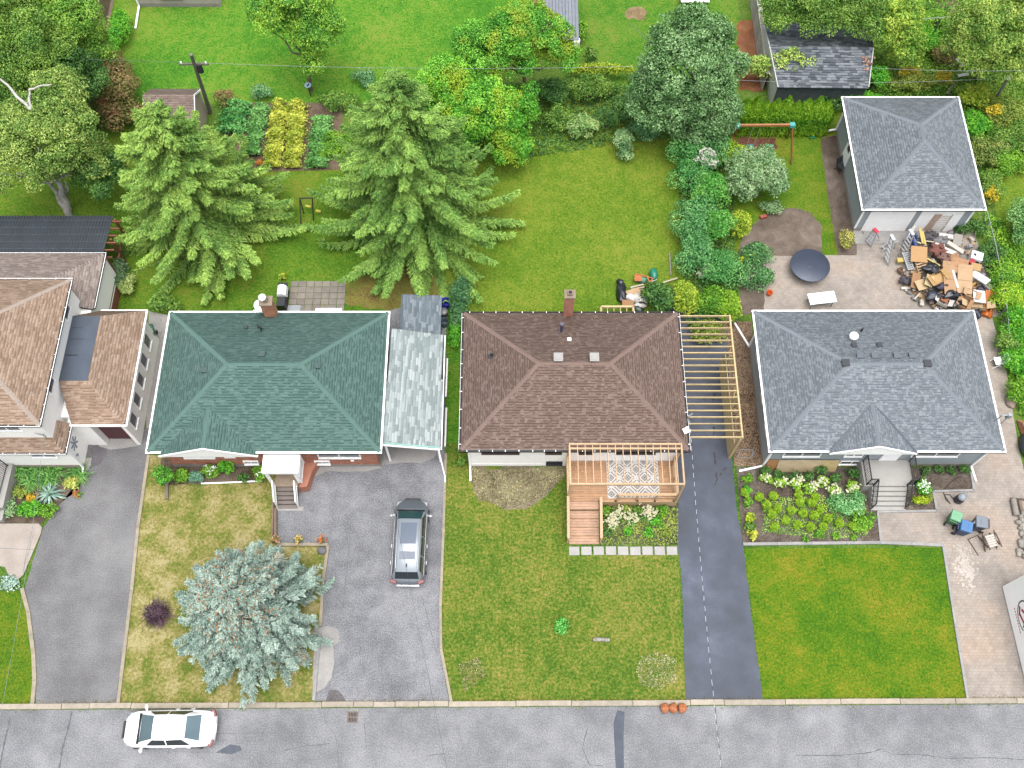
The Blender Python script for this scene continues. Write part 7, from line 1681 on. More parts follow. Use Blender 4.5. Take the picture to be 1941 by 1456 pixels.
row('vegetable_row', 'darker leafy vegetable row just left of the bean rows', (478, 300), (497, 205), .7, .9, dkrow, 5000)
row('vegetable_row', 'dark green potato row beside the small brown shed', (440, 260), (455, 200), 1.2, 1.0, G('row_leaf2', '#3f8a44', '#7fbb6a', .8), 4200)
row('vegetable_row', 'mixed green vegetable row right of the bean rows', (602, 322), (612, 225), .9, .7, dkrow, 5500)
shrub('squash_plant', 'spreading green plant in the garden corner by the tall spruce', 632, 275, 1.1, 1.3, .6, lush)
shrub('marigold', 'orange marigold clump at the lower end of the bean rows', 494, 312, .3, .25, .4, mid, cat='flower', flowers=(M('marigold_orange', '#e08a2c', .7, .1), 40, .08))
# flower bed of the two storey house
strapm = G('strap_leaf', '#3f7a30', '#84b05c', .8); strapb = G('strap_blue', '#6f9488', '#b5cfc2', .8, 1.7)
def rosette(name, label, px, py, n, ln, wd, mat, cat='plant', h=.35, parent=None, z=0.0, spread=1.0, blooms=None, group=None):
    """strap leaves arching out of one crown"""
    p = P(px, py, z); t = parent or thing(name, label, cat, p, group); V = []
    for i in range(n):
        a = RNG.uniform(0, 6.283); l = ln * RNG.uniform(.6, 1.15); e = RNG.uniform(.4, 1.3); d = np.array([np.cos(a), np.sin(a), 0]); s = np.array([-np.sin(a), np.cos(a), 0]) * wd / 2 * RNG.uniform(.7, 1.2)
        o = np.array([p.x, p.y, z]) + np.array([RNG.normal(0, .05 * spread), RNG.normal(0, .05 * spread), 0])
        pt = [o + d * l * f * (.35 + .65 * f) + np.array([0, 0, h * e * (1.9 * f - 1.55 * f * f)]) for f in (0, .35, .7, 1)]
        ww = (.6, 1, .8, .12)
        for k in range(3): V += [pt[k] - s * ww[k], pt[k] + s * ww[k], pt[k + 1] + s * ww[k + 1], pt[k + 1] - s * ww[k + 1]]
    quads_obj('leaves', np.array(V), mat, t)
    if blooms:
        bm2, k, hh, sz = blooms; c = np.array([p.x, p.y, hh]) + RNG.normal(0, 1, (k, 3)) * np.array([ln * .35, ln * .35, .08]); q = (c[None] + RNG.normal(0, sz * .5, (5, k, 3))).reshape(-1, 3)
        quads_obj('flowers', leaf_quads(q, np.tile([0, 0, 1.], (len(q), 1)), sz, sz * .6, .5, .8), bm2, t, 'stuff')
    return t
rosette('blue_hosta', 'spiky blue grey strap leaved plant in the middle of the left flower bed', 97, 938, 60, .85, .07, strapb, h=.5)
for x, y, lb in ((45, 893, 'green daylily clump at the back left of the flower bed'), (75, 890, 'green daylily clump at the back of flower bed next to the wall'), (108, 890, 'green daylily clump at the back right of the flower bed'), (60, 912, 'green daylily clump second row behind the rusty plants'), (92, 912, 'green daylily clump behind the spiky blue plant'), (150, 900, 'green daylily clump by the downspout and drive')):
    rosette('daylily', lb, x, y, 85, .8, .055, strapm, h=.6, spread=3, group='daylilies of the left flower bed')
shrub('chartreuse_shrub', 'pale chartreuse shrub at the right end of the left flower bed', 138, 918, .5, .45, .6, G('leaf_chart', '#a3b04a', '#d6d77e', 1))
shrub('golden_plant', 'golden yellow perennial left of the spiky blue plant', 62, 942, .45, .3, .4, G('leaf_amber', '#b79a2a', '#dcb544', 1))
shrub('shrub', 'bronze green low plant at the left of the golden perennial', 38, 932, .5, .4, .45, olive)
shrub('shrub', 'leafy green plant at the lower middle of the left flower bed', 55, 965, .7, .55, .6, bright)
shrub('shrub', 'bright green low plant at the lower right of the left flower bed', 92, 968, .6, .45, .45, lush)
shrub('sage_plant', 'grey green sage like plant at the porch step', 18, 962, .45, .6, .5, silver)
shrub('creeping_silver', 'silvery creeping ground plant by the beige walk', 18, 1105, .6, .55, .25, G('leaf_silvery', '#8fb0a0', '#c9dccf', 1.2))
shrub('coral_flower', 'small coral blooming plant at the right end of the left bed', 146, 938, .25, .2, .3, lush, cat='flower', flowers=(M('coral_bloom', '#d97a55', .7), 25, .06))
# bed in front of the brick house
p = P(322, 915); t = thing('topiary', 'ball shaped topiary on a stem left of the brick house bed', 'topiary', p); c, nm = crown_pts([(p.x, p.y, 1.35, .48, .48, .48)], .2, 150, -1); quads_obj('crown', leaf_quads(c, nm, .1, .07), G('leaf_topiary', '#3f8a24', '#7fbd48', 1), t); MB().cyl(p, p + Vector((0, 0, 1.1)), .045, .04, 8).build('trunk', bark, t)
shrub('shrub', 'leafy shrub between topiary ball and blue green ball', 343, 902, .5, .42, .9, lush)
shrub('ball_conifer', 'blue green clipped ball conifer in front of the brick wall', 371, 905, .46, .42, .75, G('ball_needles', '#5f9a80', '#93c4a4', 1.2), clump=.12, dens=260, L=.06, W=.03)
shrub('rose_bush', 'flowering bush with white blooms before the brick wall', 400, 893, .48, .4, 1.0, lush, flowers=(WHITE, 14, .07))
shrub('hydrangea', 'tall bright green shrub in the middle of the brick house bed', 430, 885, .55, .42, 1.1, bright)
shrub('shrub', 'dark low plant below the basement window of the brick house', 462, 905, .4, .3, .5, dark_g)
shrub('shrub', 'green shrub at the left corner of the white porch', 490, 898, .45, .5, .9, lush, flowers=(WHITE, 6, .06))
rosette('barberry', 'purple barberry shrub beside the blue spruce on the dry lawn', 300, 1166, 420, .62, .035, G('barberry_leaf', '#4a3440', '#7d6270', 1.2, 1.2), 'shrub', .75, spread=4)
# plants of the white house front
lilyw = M('lily_cream', '#f1ecc4', .7, .08)
for x, y, bl, lb in ((1158, 992, 26, 'cream flowering lily nearest to the wide deck steps'), (1172, 978, 16, 'small cream lily behind the one near the deck steps'), (1196, 985, 12, 'pale yellow lily in the middle of the deck bed'), (1228, 978, 26, 'largest cream flowering lily against the deck skirt')):
    rosette('lily', lb, x, y, 34, .55, .06, strapm, 'flower', .5, blooms=(lilyw, bl, .62, .13))
for x, y, r_, m_, lb in ((1150, 968, .3, lush, 'green clump at the corner of steps and deck skirt'), (1185, 965, .35, olive, 'olive clump along the deck skirt left half'), (1212, 968, .35, mid, 'leafy clump along the deck skirt right half'), (1245, 990, .4, bright, 'bright clump at the right half of the deck bed'), (1255, 968, .4, lush, 'green clump beside the drive and deck corner'), (1190, 1008, .3, bright, 'small bright clump near the stepping slabs'), (1228, 1008, .3, bright, 'lime green clump near the stepping slabs right of the small one'), (1150, 1010, .3, dark_g, 'dark clump beside the lower deck steps'), (1262, 1012, .35, olive, 'weedy clump at the right end of the deck bed')):
    shrub('bed_plant', lb, x, y, r_, r_ * .9, .45, m_, 'plant')
under('weeds', [(1138, 960), (1285, 962), (1284, 1034), (1138, 1034)], 2600, olive, .25, .12, .05)
shrub('grass_tuft', 'lone bright green tuft in the middle of the front lawn', 1064, 1186, .5, .45, .5, G('leaf_tuft', '#3f9a34', '#86c86c', 1), 'tuft')
under('dead_weeds', [(1215, 1245), (1250, 1236), (1282, 1250), (1285, 1290), (1250, 1308), (1215, 1300), (1205, 1270)], 900, G('leaf_dead', '#8a9562', '#cfcba4', .9, 1.7), .14, .13, .035)
under('dead_weeds', [(895, 890), (1072, 890), (1070, 905), (1010, 950), (955, 962), (905, 945)], 4500, G('leaf_straw', '#87805c', '#cfc49a', .6, 1.7), .1, .16, .025)
under('dead_weeds', [(870, 1260), (905, 1245), (925, 1280), (880, 1310)], 500, G('leaf_straw', '', ''), .1, .12, .04)
# mulch bed of the grey house
boxm = G('boxwood_leaf', rgb(116, 170, 32), rgb(196, 228, 60), 1.6, 1.5); under_b = G('leaf_carpet', rgb(92, 154, 44), rgb(168, 204, 88), .9)
rows = [('back', [(1412, 908 + 25), (1439, 942), (1466, 940), (1513, 936), (1546, 942)]), ('second', [(1453, 957), (1515, 952), (1538, 953)]), ('third', [(1474, 963), (1500, 967), (1522, 972), (1554, 966)]), ('fourth', [(1463, 974), (1489, 986), (1543, 977), (1569, 982), (1591, 991)]), ('front', [(1468, 998), (1512, 995), (1536, 998), (1560, 998), (1617, 997)])]
ordn = ('leftmost', 'second', 'third', 'fourth', 'fifth')
for rn, pts in rows:
    for i, (x, y) in enumerate(pts):
        shrub('round_bush', 'round lime green bush in the %s row of the mulch bed, %s' % (rn, ordn[i] + ('' if i == 0 else ' from the left')), x, y, .27, .27, .5, boxm, 'bush', 'round bushes of the mulch bed', clump=.06, dens=900, L=.05, W=.04)
under('ground_cover', [(1440, 945), (1560, 940), (1600, 975), (1650, 1000), (1640, 1018), (1560, 1022), (1500, 1015), (1440, 1010), (1448, 985)], 3600, under_b, .07, .09, .06)
shrub('spreading_shrub', 'wide blue tinted shrub at the right side of the mulch bed', 1605, 952, 1.15, .8, .6, G('leaf_mintish', '#5a9a52', '#9fcf94', 1), clump=.25, dens=120)
shrub('spreading_shrub', 'bright green spreading shrub at the right front of mulch bed', 1632, 985, .8, .75, .5, lush, clump=.25, dens=120)
hyd = M('hydrangea_cream', '#eef0c8', .7, .05)
for i, (x, y, lb) in enumerate(((1452, 908, 'cream hydrangea, first from the left in the flowering row'), (1476, 915, 'cream hydrangea, second in the flowering row of mulch bed'), (1508, 918, 'cream hydrangea, third in the flowering row of mulch bed'), (1535, 925, 'cream hydrangea with largest blooms in the middle of the row'), (1560, 914, 'cream hydrangea, fifth in the flowering row below the plywood'), (1583, 930, 'cream hydrangea, sixth in the flowering row beside the wide shrub'), (1615, 922, 'cream hydrangea nearest to the concrete steps'))):
    shrub('hydrangea', lb, x, y, .42, .34, .6, G('leaf_hyd', '#6fa82c', '#bada58', 1), 'flower', 'hydrangeas of the mulch bed', flowers=(hyd, 5, .16))
for i, (x, y, lb) in enumerate(((1451, 895, 'dark shrub below the reddish plywood'), (1478, 900, 'dark shrub below left end of the big plywood sheet'), (1505, 903, 'dark shrub below the middle of the big plywood sheet'), (1530, 903, 'dark shrub below right end of the big plywood sheet'), (1556, 892, 'tallest dark shrub leaning on the yellowish plywood'), (1583, 908, 'dark shrub right of the plywood sheets'), (1618, 898, 'dark shrub nearest to the landing wall'))):
    shrub('yew', lb, x, y, .38, .32, .7, dark_g, 'shrub', 'dark shrubs along the grey wall')
for i, (x, y, m_, lb) in enumerate(((1415, 908, lush, 'green plant at the top of the column beside the sealed drive'), (1416, 930, bright, 'bright plant second in the column beside the sealed drive'), (1419, 952, lush, 'leafy plant third in the column beside the sealed drive'), (1420, 980, lime, 'yellow green plant fourth in the column beside the sealed drive'), (1425, 1013, G('leaf_ylw', '#a3b03a', '#dcdc5c', 1), 'yellow plant at the bottom of column beside the drive'), (1421, 998, mid, 'dark leafy plant fifth in the column beside the sealed drive'))):
    shrub('bed_plant', lb, x, y, .32, .34, .45, m_, 'plant', L=.16, W=.07)
for x, y, lb in ((1525, 1022, 'small sprouting plant near the middle of the front kerb strip'), (1552, 1013, 'small lime plant in front of the front bush row'), (1583, 1017, 'tiny lime plant right of the other one before the bush row'), (1617, 1018, 'small green plant at the lower right of the mulch bed')): shrub('bed_plant', lb, x, y, .2, .2, .3, lush, 'plant')
for i, (x, lb) in enumerate(((1752, 'small dark shrub in the right bed, first from the steps'), (1778, 'small dark shrub in the right bed, second from the steps'), (1803, 'small dark shrub in the right bed, third from the steps'), (1827, 'small dark shrub in the right bed, farthest from the steps'))): shrub('yew', lb, x, 891, .32, .28, .5, dark_g, 'shrub', 'small dark shrubs of the right bed')
shrub('daisy_clump', 'white daisy clump right of the concrete steps', 1752, 922, .45, .5, .6, bright, 'flower', flowers=(WHITE, 45, .055))
shrub('shrub', 'yellow green shrub at the foot of the concrete steps', 1745, 950, .5, .32, .5, lime)
shrub('shrub', 'small olive shrub at the corner of the right bed', 1762, 942, .3, .25, .4, olive)
def litter(name, pix, n, mat, s=(.05, .12), z=.02):
    pl = [(p.x, p.y) for p in PL(pix)]; x, y = scatter(pl, n); c = np.stack([x, y, z + RNG.uniform(0, .03, len(x))], 1)
    o = quads_obj(name, leaf_quads(c, np.tile([0, 0, 1.], (len(x), 1)), s[1], s[0], .35, 1.5), mat, None); return tag(o, kind='stuff')
litter('fallen_leaves', [(1376, 610), (1424, 610), (1440, 760), (1452, 884), (1392, 884), (1386, 780)], 4500, M('dry_leaf', '#a58a70', .9, .3, 3, island=.5), (.06, .11))
litter('mulch_chips', [(1396, 886), (1645, 886), (1662, 970), (1668, 1030), (1408, 1032)], 5000, M('mulch_chip', '#7d7066', .9, .2, 3, island=.35), (.03, .09))
litter('mulch_chips', [(1662, 890), (1838, 882), (1845, 930), (1768, 932), (1775, 969), (1662, 971)], 2000, MATS['mulch_chip'], (.03, .09))
x = RNG.uniform(-26, 26, 900); yy = np.array([KY(v) for v in x]) - .2 + RNG.normal(0, .06, 900); k = (np.sin(x * .9) + np.sin(x * 2.3 + 1) > .1); blades('kerb_weeds', x[k], yy[k], MATS['leaf_olive'], (.04, .14), .05)
x = RNG.uniform(-26, 26, 1600); yy = np.array([KY(v) for v in x]) + .2 + RNG.normal(0, .05, 1600); blades('kerb_weeds', x, yy, MATS['blade_dry'], (.04, .12), .05)
# ------------------------------------------------------------------ the heap by the garage
HC = P(1795, 515)
def hz(px, py):
    """height of the heap under a place of the survey"""
    p = P(px, py); d = ((p.x - HC.x) / 3.0) ** 2 + ((p.y - HC.y) / 3.4) ** 2
    return .75 * max(0, 1 - d) ** .6
card = ['#c9a27c', '#d6b48e', '#b98d66', '#e0c49a', '#c79a72']
def cm(i): return M('cardboard_%d' % i, card[i], .85, .08, 3)
R3m = lambda rz, rx=0, ry=0: Matrix.Rotation(rz, 3, 'Z') @ Matrix.Rotation(rx, 3, 'X') @ Matrix.Rotation(ry, 3, 'Y')
HG = 'things thrown on the heap by the garage'
def flat(name, label, px, py, w_, l, rz, mat, cat, dz=.0, tilt=(.1, .1), th=.02, crease=False, grp=HG):
    z = hz(px, py) + .05 + dz; p = P(px, py, z); m = MB(); R = R3m(rz, *tilt); m.obox(p, (w_, l, th), R)
    t = thing(name, label, cat, (p.x, p.y, 0), grp)
    m.build('panel', mat, t)
    if crease:
        k = MB(); k.obox(p + R @ Vector((0, 0, th / 2 + .004)), (w_ * .98, .02, .006), R); k.build('fold', M('card_fold', '#94704e', .9), t)
        k = MB(); k.hexa([p + R @ Vector(v) for v in ((-w_ / 2, l / 2, 0), (w_ / 2, l / 2, 0), (w_ / 2, l / 2 + .18, .06), (-w_ / 2, l / 2 + .18, .06), (-w_ / 2, l / 2, th), (w_ / 2, l / 2, th), (w_ / 2, l / 2 + .18, .06 + th), (-w_ / 2, l / 2 + .18, .06 + th))]); k.build('flap', mat, t)
    return t
def carton(label, px, py, w_, l, h, rz, mat, dz=0, tilt=(0, 0)):
    z = hz(px, py) + dz; p = P(px, py, z + h / 2); R = R3m(rz, *tilt); t = thing('carton', label, 'box', (p.x, p.y, 0), HG); th = .015
    m = MB()
    m.obox(p + R @ Vector((0, 0, -h / 2)), (w_, l, th), R)
    for s in (-1, 1): m.obox(p + R @ Vector((s * w_ / 2, 0, 0)), (th, l, h), R); m.obox(p + R @ Vector((0, s * (l / 2 - .008), 0)), (w_ - .032, th, h), R)
    m.build('box', mat, t)
    for s in (-1, 1):
        f = MB(); f.obox(p + R @ Vector((s * w_ * .70, 0, h / 2 + .04)), (w_ * .42, l * .96, th), R @ Matrix.Rotation(-s * .5, 3, 'Y')); f.build('flap', mat, t)
    return t
deb = [M('debris_%d' % i, c, .85, .15, 4) for i, c in enumerate(('#c9b59c', '#a08c78', '#e6dfd6', '#a5a5a8', '#d3ae84', '#8d8078'))]
m = MB(); rr = random.Random(31)
for i in range(420):
    px, py = rr.uniform(1712, 1880), rr.uniform(435, 592)
    h = hz(px, py)
    if h < .06: continue
    p = P(px, py, h * rr.uniform(.3, .95)); m.obox(p, (rr.uniform(.08, .5), rr.uniform(.04, .25), rr.uniform(.02, .16)), R3m(rr.uniform(0, 3.1), rr.uniform(-.5, .5), rr.uniform(-.5, .5)), rr.randrange(6))
tag(m.build('debris', deb), kind='stuff')
def ladder(name, label, a, b, wd, n, mat, za, zb, rung=.03, group=None):
    a, b = P(*a, za), P(*b, zb); t = thing(name, label, 'ladder', (a.x, a.y, 0), group); d = (b - a).normalized(); s = d.cross(Vector((0, 0, 1))).normalized() * wd / 2
    for q in (-1, 1): MB().bar(a + s * q, b + s * q * .82, .05, .08).build('side_rail', mat, t)
    for i in range(n):
        f = (i + .5) / n; c = a + (b - a) * f; ss = s * (1 - .18 * f); MB().bar(c - ss, c + ss, .09, rung).build('rung', mat, t)
    return t
alum = M('ladder_aluminium', '#e3e6ea', .35, .06, 3, metal=.25)
def steplad(label, foot, top, back, wd, n, redtop=False, ht=1.7):
    a, b = P(*foot, .02), P(*top, ht); c = P(*back, .02); t = thing('step_ladder', label, 'ladder', (a.x, a.y, 0), 'step ladders by the garage')
    d = (b - a).normalized(); s = Vector((-(b - c).y, (b - c).x, 0)).normalized() * wd / 2
    if (b - c).length < .01: s = Vector((wd / 2, 0, 0))
    for q in (-1, 1): MB().bar(a + s * q * 1.2, b + s * q * .8, .05, .07).build('side_rail', alum, t); MB().bar(c + s * q * 1.2, b + s * q * .75 - Vector((0, 0, .05)), .04, .05).build('back_leg', alum, t)
    for i in range(n): f = (i + .6) / n; e = a + (b - a) * f; ss = s * (1.2 - .4 * f); MB().bar(e - ss, e + ss, .10, .03).build('step', alum, t)
    MB().obox(b, (wd * .9, .22, .05), R3m(math.atan2(s.y, s.x))).build('top_cap', M('ladder_red', '#e0435a', .4, .05) if redtop else alum, t)
steplad('step ladder with a red top cap standing left of the other ladders', (1645, 463), (1660, 437), (1662, 452), .42, 5, True, 1.5)
steplad('pale aluminium step ladder in front of the garage doors, nearest the patio', (1680, 497), (1692, 450), (1700, 478), .5, 6, False, 2.1)
steplad('aluminium step ladder leaning to the right beside the blue bundle', (1712, 480), (1728, 440), (1738, 465), .5, 6, False, 2.2)
ladder('ladder', 'perforated grey ladder section lying on the left side of the heap', (1716, 478), (1727, 512), .42, 9, M('ladder_grey', '#c3c8cc', .4, .06), .55, .5)
ladder('ladder', 'pair of thin grey rails lying beside the step ladders', (1670, 473), (1700, 455), .25, 3, M('ladder_grey', '#c3c8cc'), .1, .5)
# rack of slats leaning at the right door, boards and poles
t = thing('slatted_rack', 'white slatted rack leaning against the right garage door', 'rack', P(1775, 437)); a, b = P(1762, 438, .1), P(1782, 432, .1); yw = yg - .08
for k in range(8): z = .3 + k * .2; m = MB(); m.bar((a.x, a.y + (yw - a.y) * k / 8, z), (b.x + .05, a.y + (yw - a.y) * k / 8, z), .05, .05); m.build('slat', M('rack_cream', '#efe6dc', .7, .05), t)
for x in (a.x, b.x + .05): MB().bar((x, a.y, .1), (x, yw, 1.85), .05, .05).build('side', MATS['rack_cream'], t)
o = MB().hexa([(P(1748, 437, .1).x + dx, y, z) for dx, y, z in ((0, a.y, .1), (.42, a.y, .1), (.42, a.y + .03, .1), (0, a.y + .03, .1), (.15, yw - .04, 1.9), (.55, yw - .04, 1.9), (.55, yw - .01, 1.9), (.15, yw - .01, 1.9))]).build('board', M('pink_board', '#e6c8b4', .7, .06)); tag(o, 'pinkish board leaning against the right garage door beside the white rack', 'board', HG)
def plank(label, a, b, w_, th, mat, za, zb, cat='plank', name='plank'):
    o = MB().bar(P(*a, za), P(*b, zb), w_, th).build(name, mat); return tag(o, label, cat, HG)
plank('yellow plank lying upright at the top left of the heap', (1743, 432), (1750, 462), .16, .06, M('plank_yellow', '#e8cf7c', .6, .06), .9, .8)
plank('second yellow plank right beside the upright one', (1749, 440), (1754, 464), .12, .06, M('plank_yellow', '#e8cf7c'), .85, .86)
plank('thin pale lath crossing the two yellow planks', (1725, 453), (1746, 462), .07, .04, M('plank_pale', '#efe2c0', .6, .06), .8, .92)
plank('pale lath lying right of the yellow planks', (1754, 457), (1772, 459), .06, .04, M('plank_pale', '#efe2c0'), .8, .8)
plank('white angled board leaning from heap onto the ladders', (1719, 450), (1735, 428), .16, .03, M('board_white', '#ece8e2', .6, .05), .7, 1.3)
plank('long white tube lying diagonally at the upper right of the heap', (1795, 460), (1826, 480), .28, .2, M('duct_white', '#dcd6cc', .6, .08), .85, .7, 'duct', 'duct')
o = MB().cyl(P(1826, 478, .75), P(1829, 480, .72), .12, n=12).build('pipe_end', M('pipe_dark', '#5a4440', .7, .1)); tag(o, 'dark round pipe end at the tip of the white tube', 'pipe', HG)
plank('golden strip of wood beside the folded cartons', (1836, 546), (1852, 534), .12, .05, M('plank_gold', '#d9ab56', .6, .06), .62, .66)
plank('yellow stick across the middle of the heap', (1757, 490), (1782, 504), .1, .05, M('plank_yellow', '#e8cf7c'), .85, .88)
plank('pale plywood strip on the pavers at the lower left of the heap', (1730, 550), (1758, 566), .34, .02, M('ply_strip', '#e6c090', .7, .06), .05, .08)
plank('light brown board on the pavers at the bottom edge of the heap', (1778, 577), (1812, 587), .38, .02, M('ply_strip2', '#e6c58e', .7, .06), .05, .08)
flat('chipboard_sheet', 'large tan sheet on the left of the heap above the slatted crate', 1742, 482, .95, 1.05, -.15, M('sheet_tan', '#d0a672', .8, .05), 'sheet', .3, (.15, -.1), .03)
flat('wood_block', 'yellow block at the left end of the heap beside the ladder', 1706, 494, .38, .28, .1, M('block_yellow', '#e6cc74', .7, .06), 'block', .1, (0, 0), .2)
t = thing('slatted_crate', 'broken slatted wooden crate in the left middle of the heap', 'crate', (P(1748, 505).x, P(1748, 505).y, 0), HG)
for k in range(5): MB().bar(P(1736 + k * 1.2, 497 + k * 5.2, .72), P(1758 + k * .5, 490 + k * 5.5, .8), .09, .04).build('slat', M('crate_wood', '#e0bf94', .7, .08), t)
MB().bar(P(1735, 496, .6), P(1742, 522, .6), .08, .1).build('rail', MATS['crate_wood'], t)
flat('cardboard', 'tall brown cardboard strip below the perforated ladder', 1736, 532, .5, 1.0, -.25, cm(2), 'cardboard', .1, (.2, .05), .03)
flat('cardboard', 'pale cardboard sheet at the lower left of the heap', 1746, 540, .7, .65, .35, cm(3), 'cardboard', .15, (.15, .2), .02)
flat('cardboard', 'yellowish torn card beside the square carton', 1762, 532, .5, .75, -.4, M('card_yellow', '#dcc898', .85, .06), 'cardboard', .25, (.1, .2), .02)
carton('square tan carton with closed flaps in the lower middle of the heap', 1778, 527, .75, .7, .22, .5, M('carton_tan', '#d3ac74', .8, .06), .2, (.1, -.1))
flat('flattened_carton', 'long flattened carton running down the centre of the heap', 1800, 530, .75, 2.0, -.08, cm(0), 'cardboard', .25, (.1, .1), .03, True)
flat('flattened_carton', 'wide flattened carton right of the long one', 1829, 532, .85, 1.7, -.18, cm(1), 'cardboard', .3, (.12, -.12), .03, True)
flat('flattened_carton', 'open carton panels above the long flattened carton', 1818, 507, 1.0, .75, -.25, cm(4), 'cardboard', .3, (.2, 0), .03, True)
flat('flattened_carton', 'crumpled brown carton at the top centre right of the heap', 1812, 494, .7, .5, .5, cm(2), 'cardboard', .35, (.3, .2), .04, True)
plank('white curved strip lying between the two flattened cartons', (1806, 512), (1816, 546), .14, .03, M('strip_white', '#f0ece6', .6, .04), 1.1, .95)
flat('white_table_top', 'white rectangular panel at the right edge of the heap', 1858, 526, .65, 1.1, .75, M('panel_white', '#f4f4f2', .5, .03), 'panel', .35, (-.15, .25), .06)
flat('white_table_top', 'white square panel next to the orange sheet', 1856, 562, .75, .8, -.1, M('panel_white', '#f4f4f2'), 'panel', .35, (.1, .1), .05)
flat('grey_sheet', 'grey sheet under the right edge of the heap by the weeds', 1872, 540, .6, .7, .6, M('panel_grey', '#a09a92', .8, .08), 'panel', .1, (0, .2), .04)
flat('tan_tray', 'rounded tan tray below the red box', 1850, 506, .6, .45, -.3, M('lid_tan', '#c9a46a', .7, .06), 'tray', .3, (.2, 0), .06)
carton('open carton beside the white square panel', 1840, 558, .6, .5, .3, -.4, cm(1), .15, (.1, .1))
carton('carton with white tape at the lower right of the heap', 1851, 578, 1.1, .5, .3, -.12, cm(3), .05)
carton('brown carton leaning at the bottom of the heap beside black bags', 1827, 575, .5, .7, .28, -.55, cm(4), .05, (.1, 0))
flat('orange_sheet', 'orange board at the right end of the heap by the hedge', 1877, 568, .75, 1.1, -.2, M('sheet_orange', '#cf7a35', .6, .06), 'board', .3, (.25, .25), .04)
flat('brown_square_sheet', 'reddish brown square panel among the black bags', 1791, 567, .42, .4, -.5, M('panel_brown', '#a5673f', .7, .06), 'panel', .2, (.1, .1), .05)
carton('small white box holding the reddish brown panel', 1788, 572, .6, .5, .25, -.5, M('carton_white', '#efe6e0', .8, .04), .0)
def bag(label, px, py, r, mat, seed, dz=.1, cat='bag', name='rubbish_bag', freq=3):
    z = hz(px, py) + dz; p = P(px, py, z + r[2] * .6); t = thing(name, label, cat, (p.x, p.y, 0), HG); MB().blob(p - Vector((0, 0, r[2] * .2)), (r[0], r[1], r[2] * .8), 16, .45, seed, freq=freq).build('sack', mat, t); MB().blob(p + Vector((r[0] * .3, 0, r[2] * .85)), (r[0] * .28, r[1] * .28, r[2] * .3), 8, .5, seed + 1).build('knot', mat, t)
blackb = M('black_sack', '#2f343d', .3, .15, 5)
bag('black bag right of the slatted crate', 1766, 508, (.5, .32, .25), blackb, 51, .3)
bag('black bag at the lower middle of the heap below the long carton', 1803, 558, (.5, .28, .28), blackb, 52)
bag('black bag at the bottom edge of the heap beside the brown carton', 1812, 574, (.45, .28, .25), blackb, 53, 0)
bag('black and white bundle at the lower left of the heap', 1772, 560, (.5, .3, .22), M('bundle_dark', '#4a505e', .5, .4, 7), 54, .05)
bag('dark cloth bundle right of the square carton', 1788, 543, (.4, .22, .2), M('cloth_navy', '#4d4a60', .8, .2, 6), 55, .1, 'bundle', 'bundle')
bag('dark bag behind the white square panel', 1862, 549, (.35, .25, .2), M('bag_violet', '#3e3a4c', .5, .15, 6), 56)
bag('orange bag at the corner of the heap nearest the grey roof', 1871, 592, (.34, .36, .3), M('bag_deep_orange', '#d5762f', .4, .1, 6), 57, 0)
bag('dark blue bag half hidden behind the corner of the grey roof', 1852, 592, (.25, .4, .25), M('bag_navy', '#3c4358', .5, .1, 6), 58, 0)
bag('reddish brown bundle of cloth in the upper middle of the heap', 1778, 472, (.55, .4, .26), M('cloth_rust', '#8d5a50', .9, .2, 7), 59, .25, 'bundle', 'bundle', 5)
bag('brown checked bundle right of the larger rust coloured one', 1793, 488, (.42, .36, .24), M('cloth_brown', '#8a6a60', .9, .25, 9), 60, .3, 'bundle', 'bundle', 5)
bag('blue folded tarpaulin standing between the ladders and yellow planks', 1732, 455, (.22, .5, .35), M('tarp_blue', '#2d4f8f', .5, .15, 5), 61, .3, 'tarpaulin', 'tarp_bundle')
bag('dark pile of cloth at the top of the heap under the white rack', 1765, 448, (.6, .35, .22), M('cloth_grey', '#5c5a60', .9, .25, 8), 62, .15, 'bundle', 'bundle', 5)
bag('grey bundle beside the white cushion at the top of the heap', 1785, 455, (.45, .35, .2), M('cloth_mid', '#8b8a8c', .9, .25, 8), 63, .2, 'bundle', 'bundle', 5)
bag('dark wheel shaped bundle at the left foot of the heap', 1716, 530, (.3, .28, .22), M('cloth_dark', '#57525c', .8, .2, 7), 64, 0, 'bundle', 'bundle', 4)
bag('small brown pouch lying left of the heap on the pavers', 1707, 512, (.16, .2, .14), M('pouch_brown', '#7c5a48', .8, .1, 5), 65, 0, 'pouch', 'pouch')
flat('white_cushion', 'white flat cushion at the top right of the heap', 1793, 448, .85, .3, -.2, M('cushion_white', '#ece8e4', .8, .04), 'cushion', .3, (0, 0), .15)
flat('white_board', 'white plate lying below the white tube', 1801, 478, .8, .38, -.5, M('board_white', '#ece8e2'), 'board', .35, (.1, 0), .05)
flat('white_board', 'short white plate left of the white tube', 1781, 466, .6, .3, -.2, M('board_white', '#ece8e2'), 'board', .4, (.1, .1), .08)
flat('grey_board', 'grey slab leaning at the right of the white tube', 1815, 455, .5, .75, -.3, M('slab_grey', '#b0aba2', .8, .06), 'slab', .2, (.3, 0), .05)
t = thing('white_box', 'white metal box with a dark opening standing right of the heap', 'box', P(1849, 490)); p = P(1849, 489, .35); R = R3m(-.35)
MB().obox(p, (.7, .6, .62), R).build('case', M('box_white', (.72, .76, .78), .4, .04), t, bevel=.03); MB().obox(p + R @ Vector((-.15, 0, .313)), (.14, .18, .012), R).build('opening', DARK, t); MB().obox(p + R @ Vector((.0, -.305, -.05)), (.5, .012, .3), R).build('dark_panel', DARK, t)
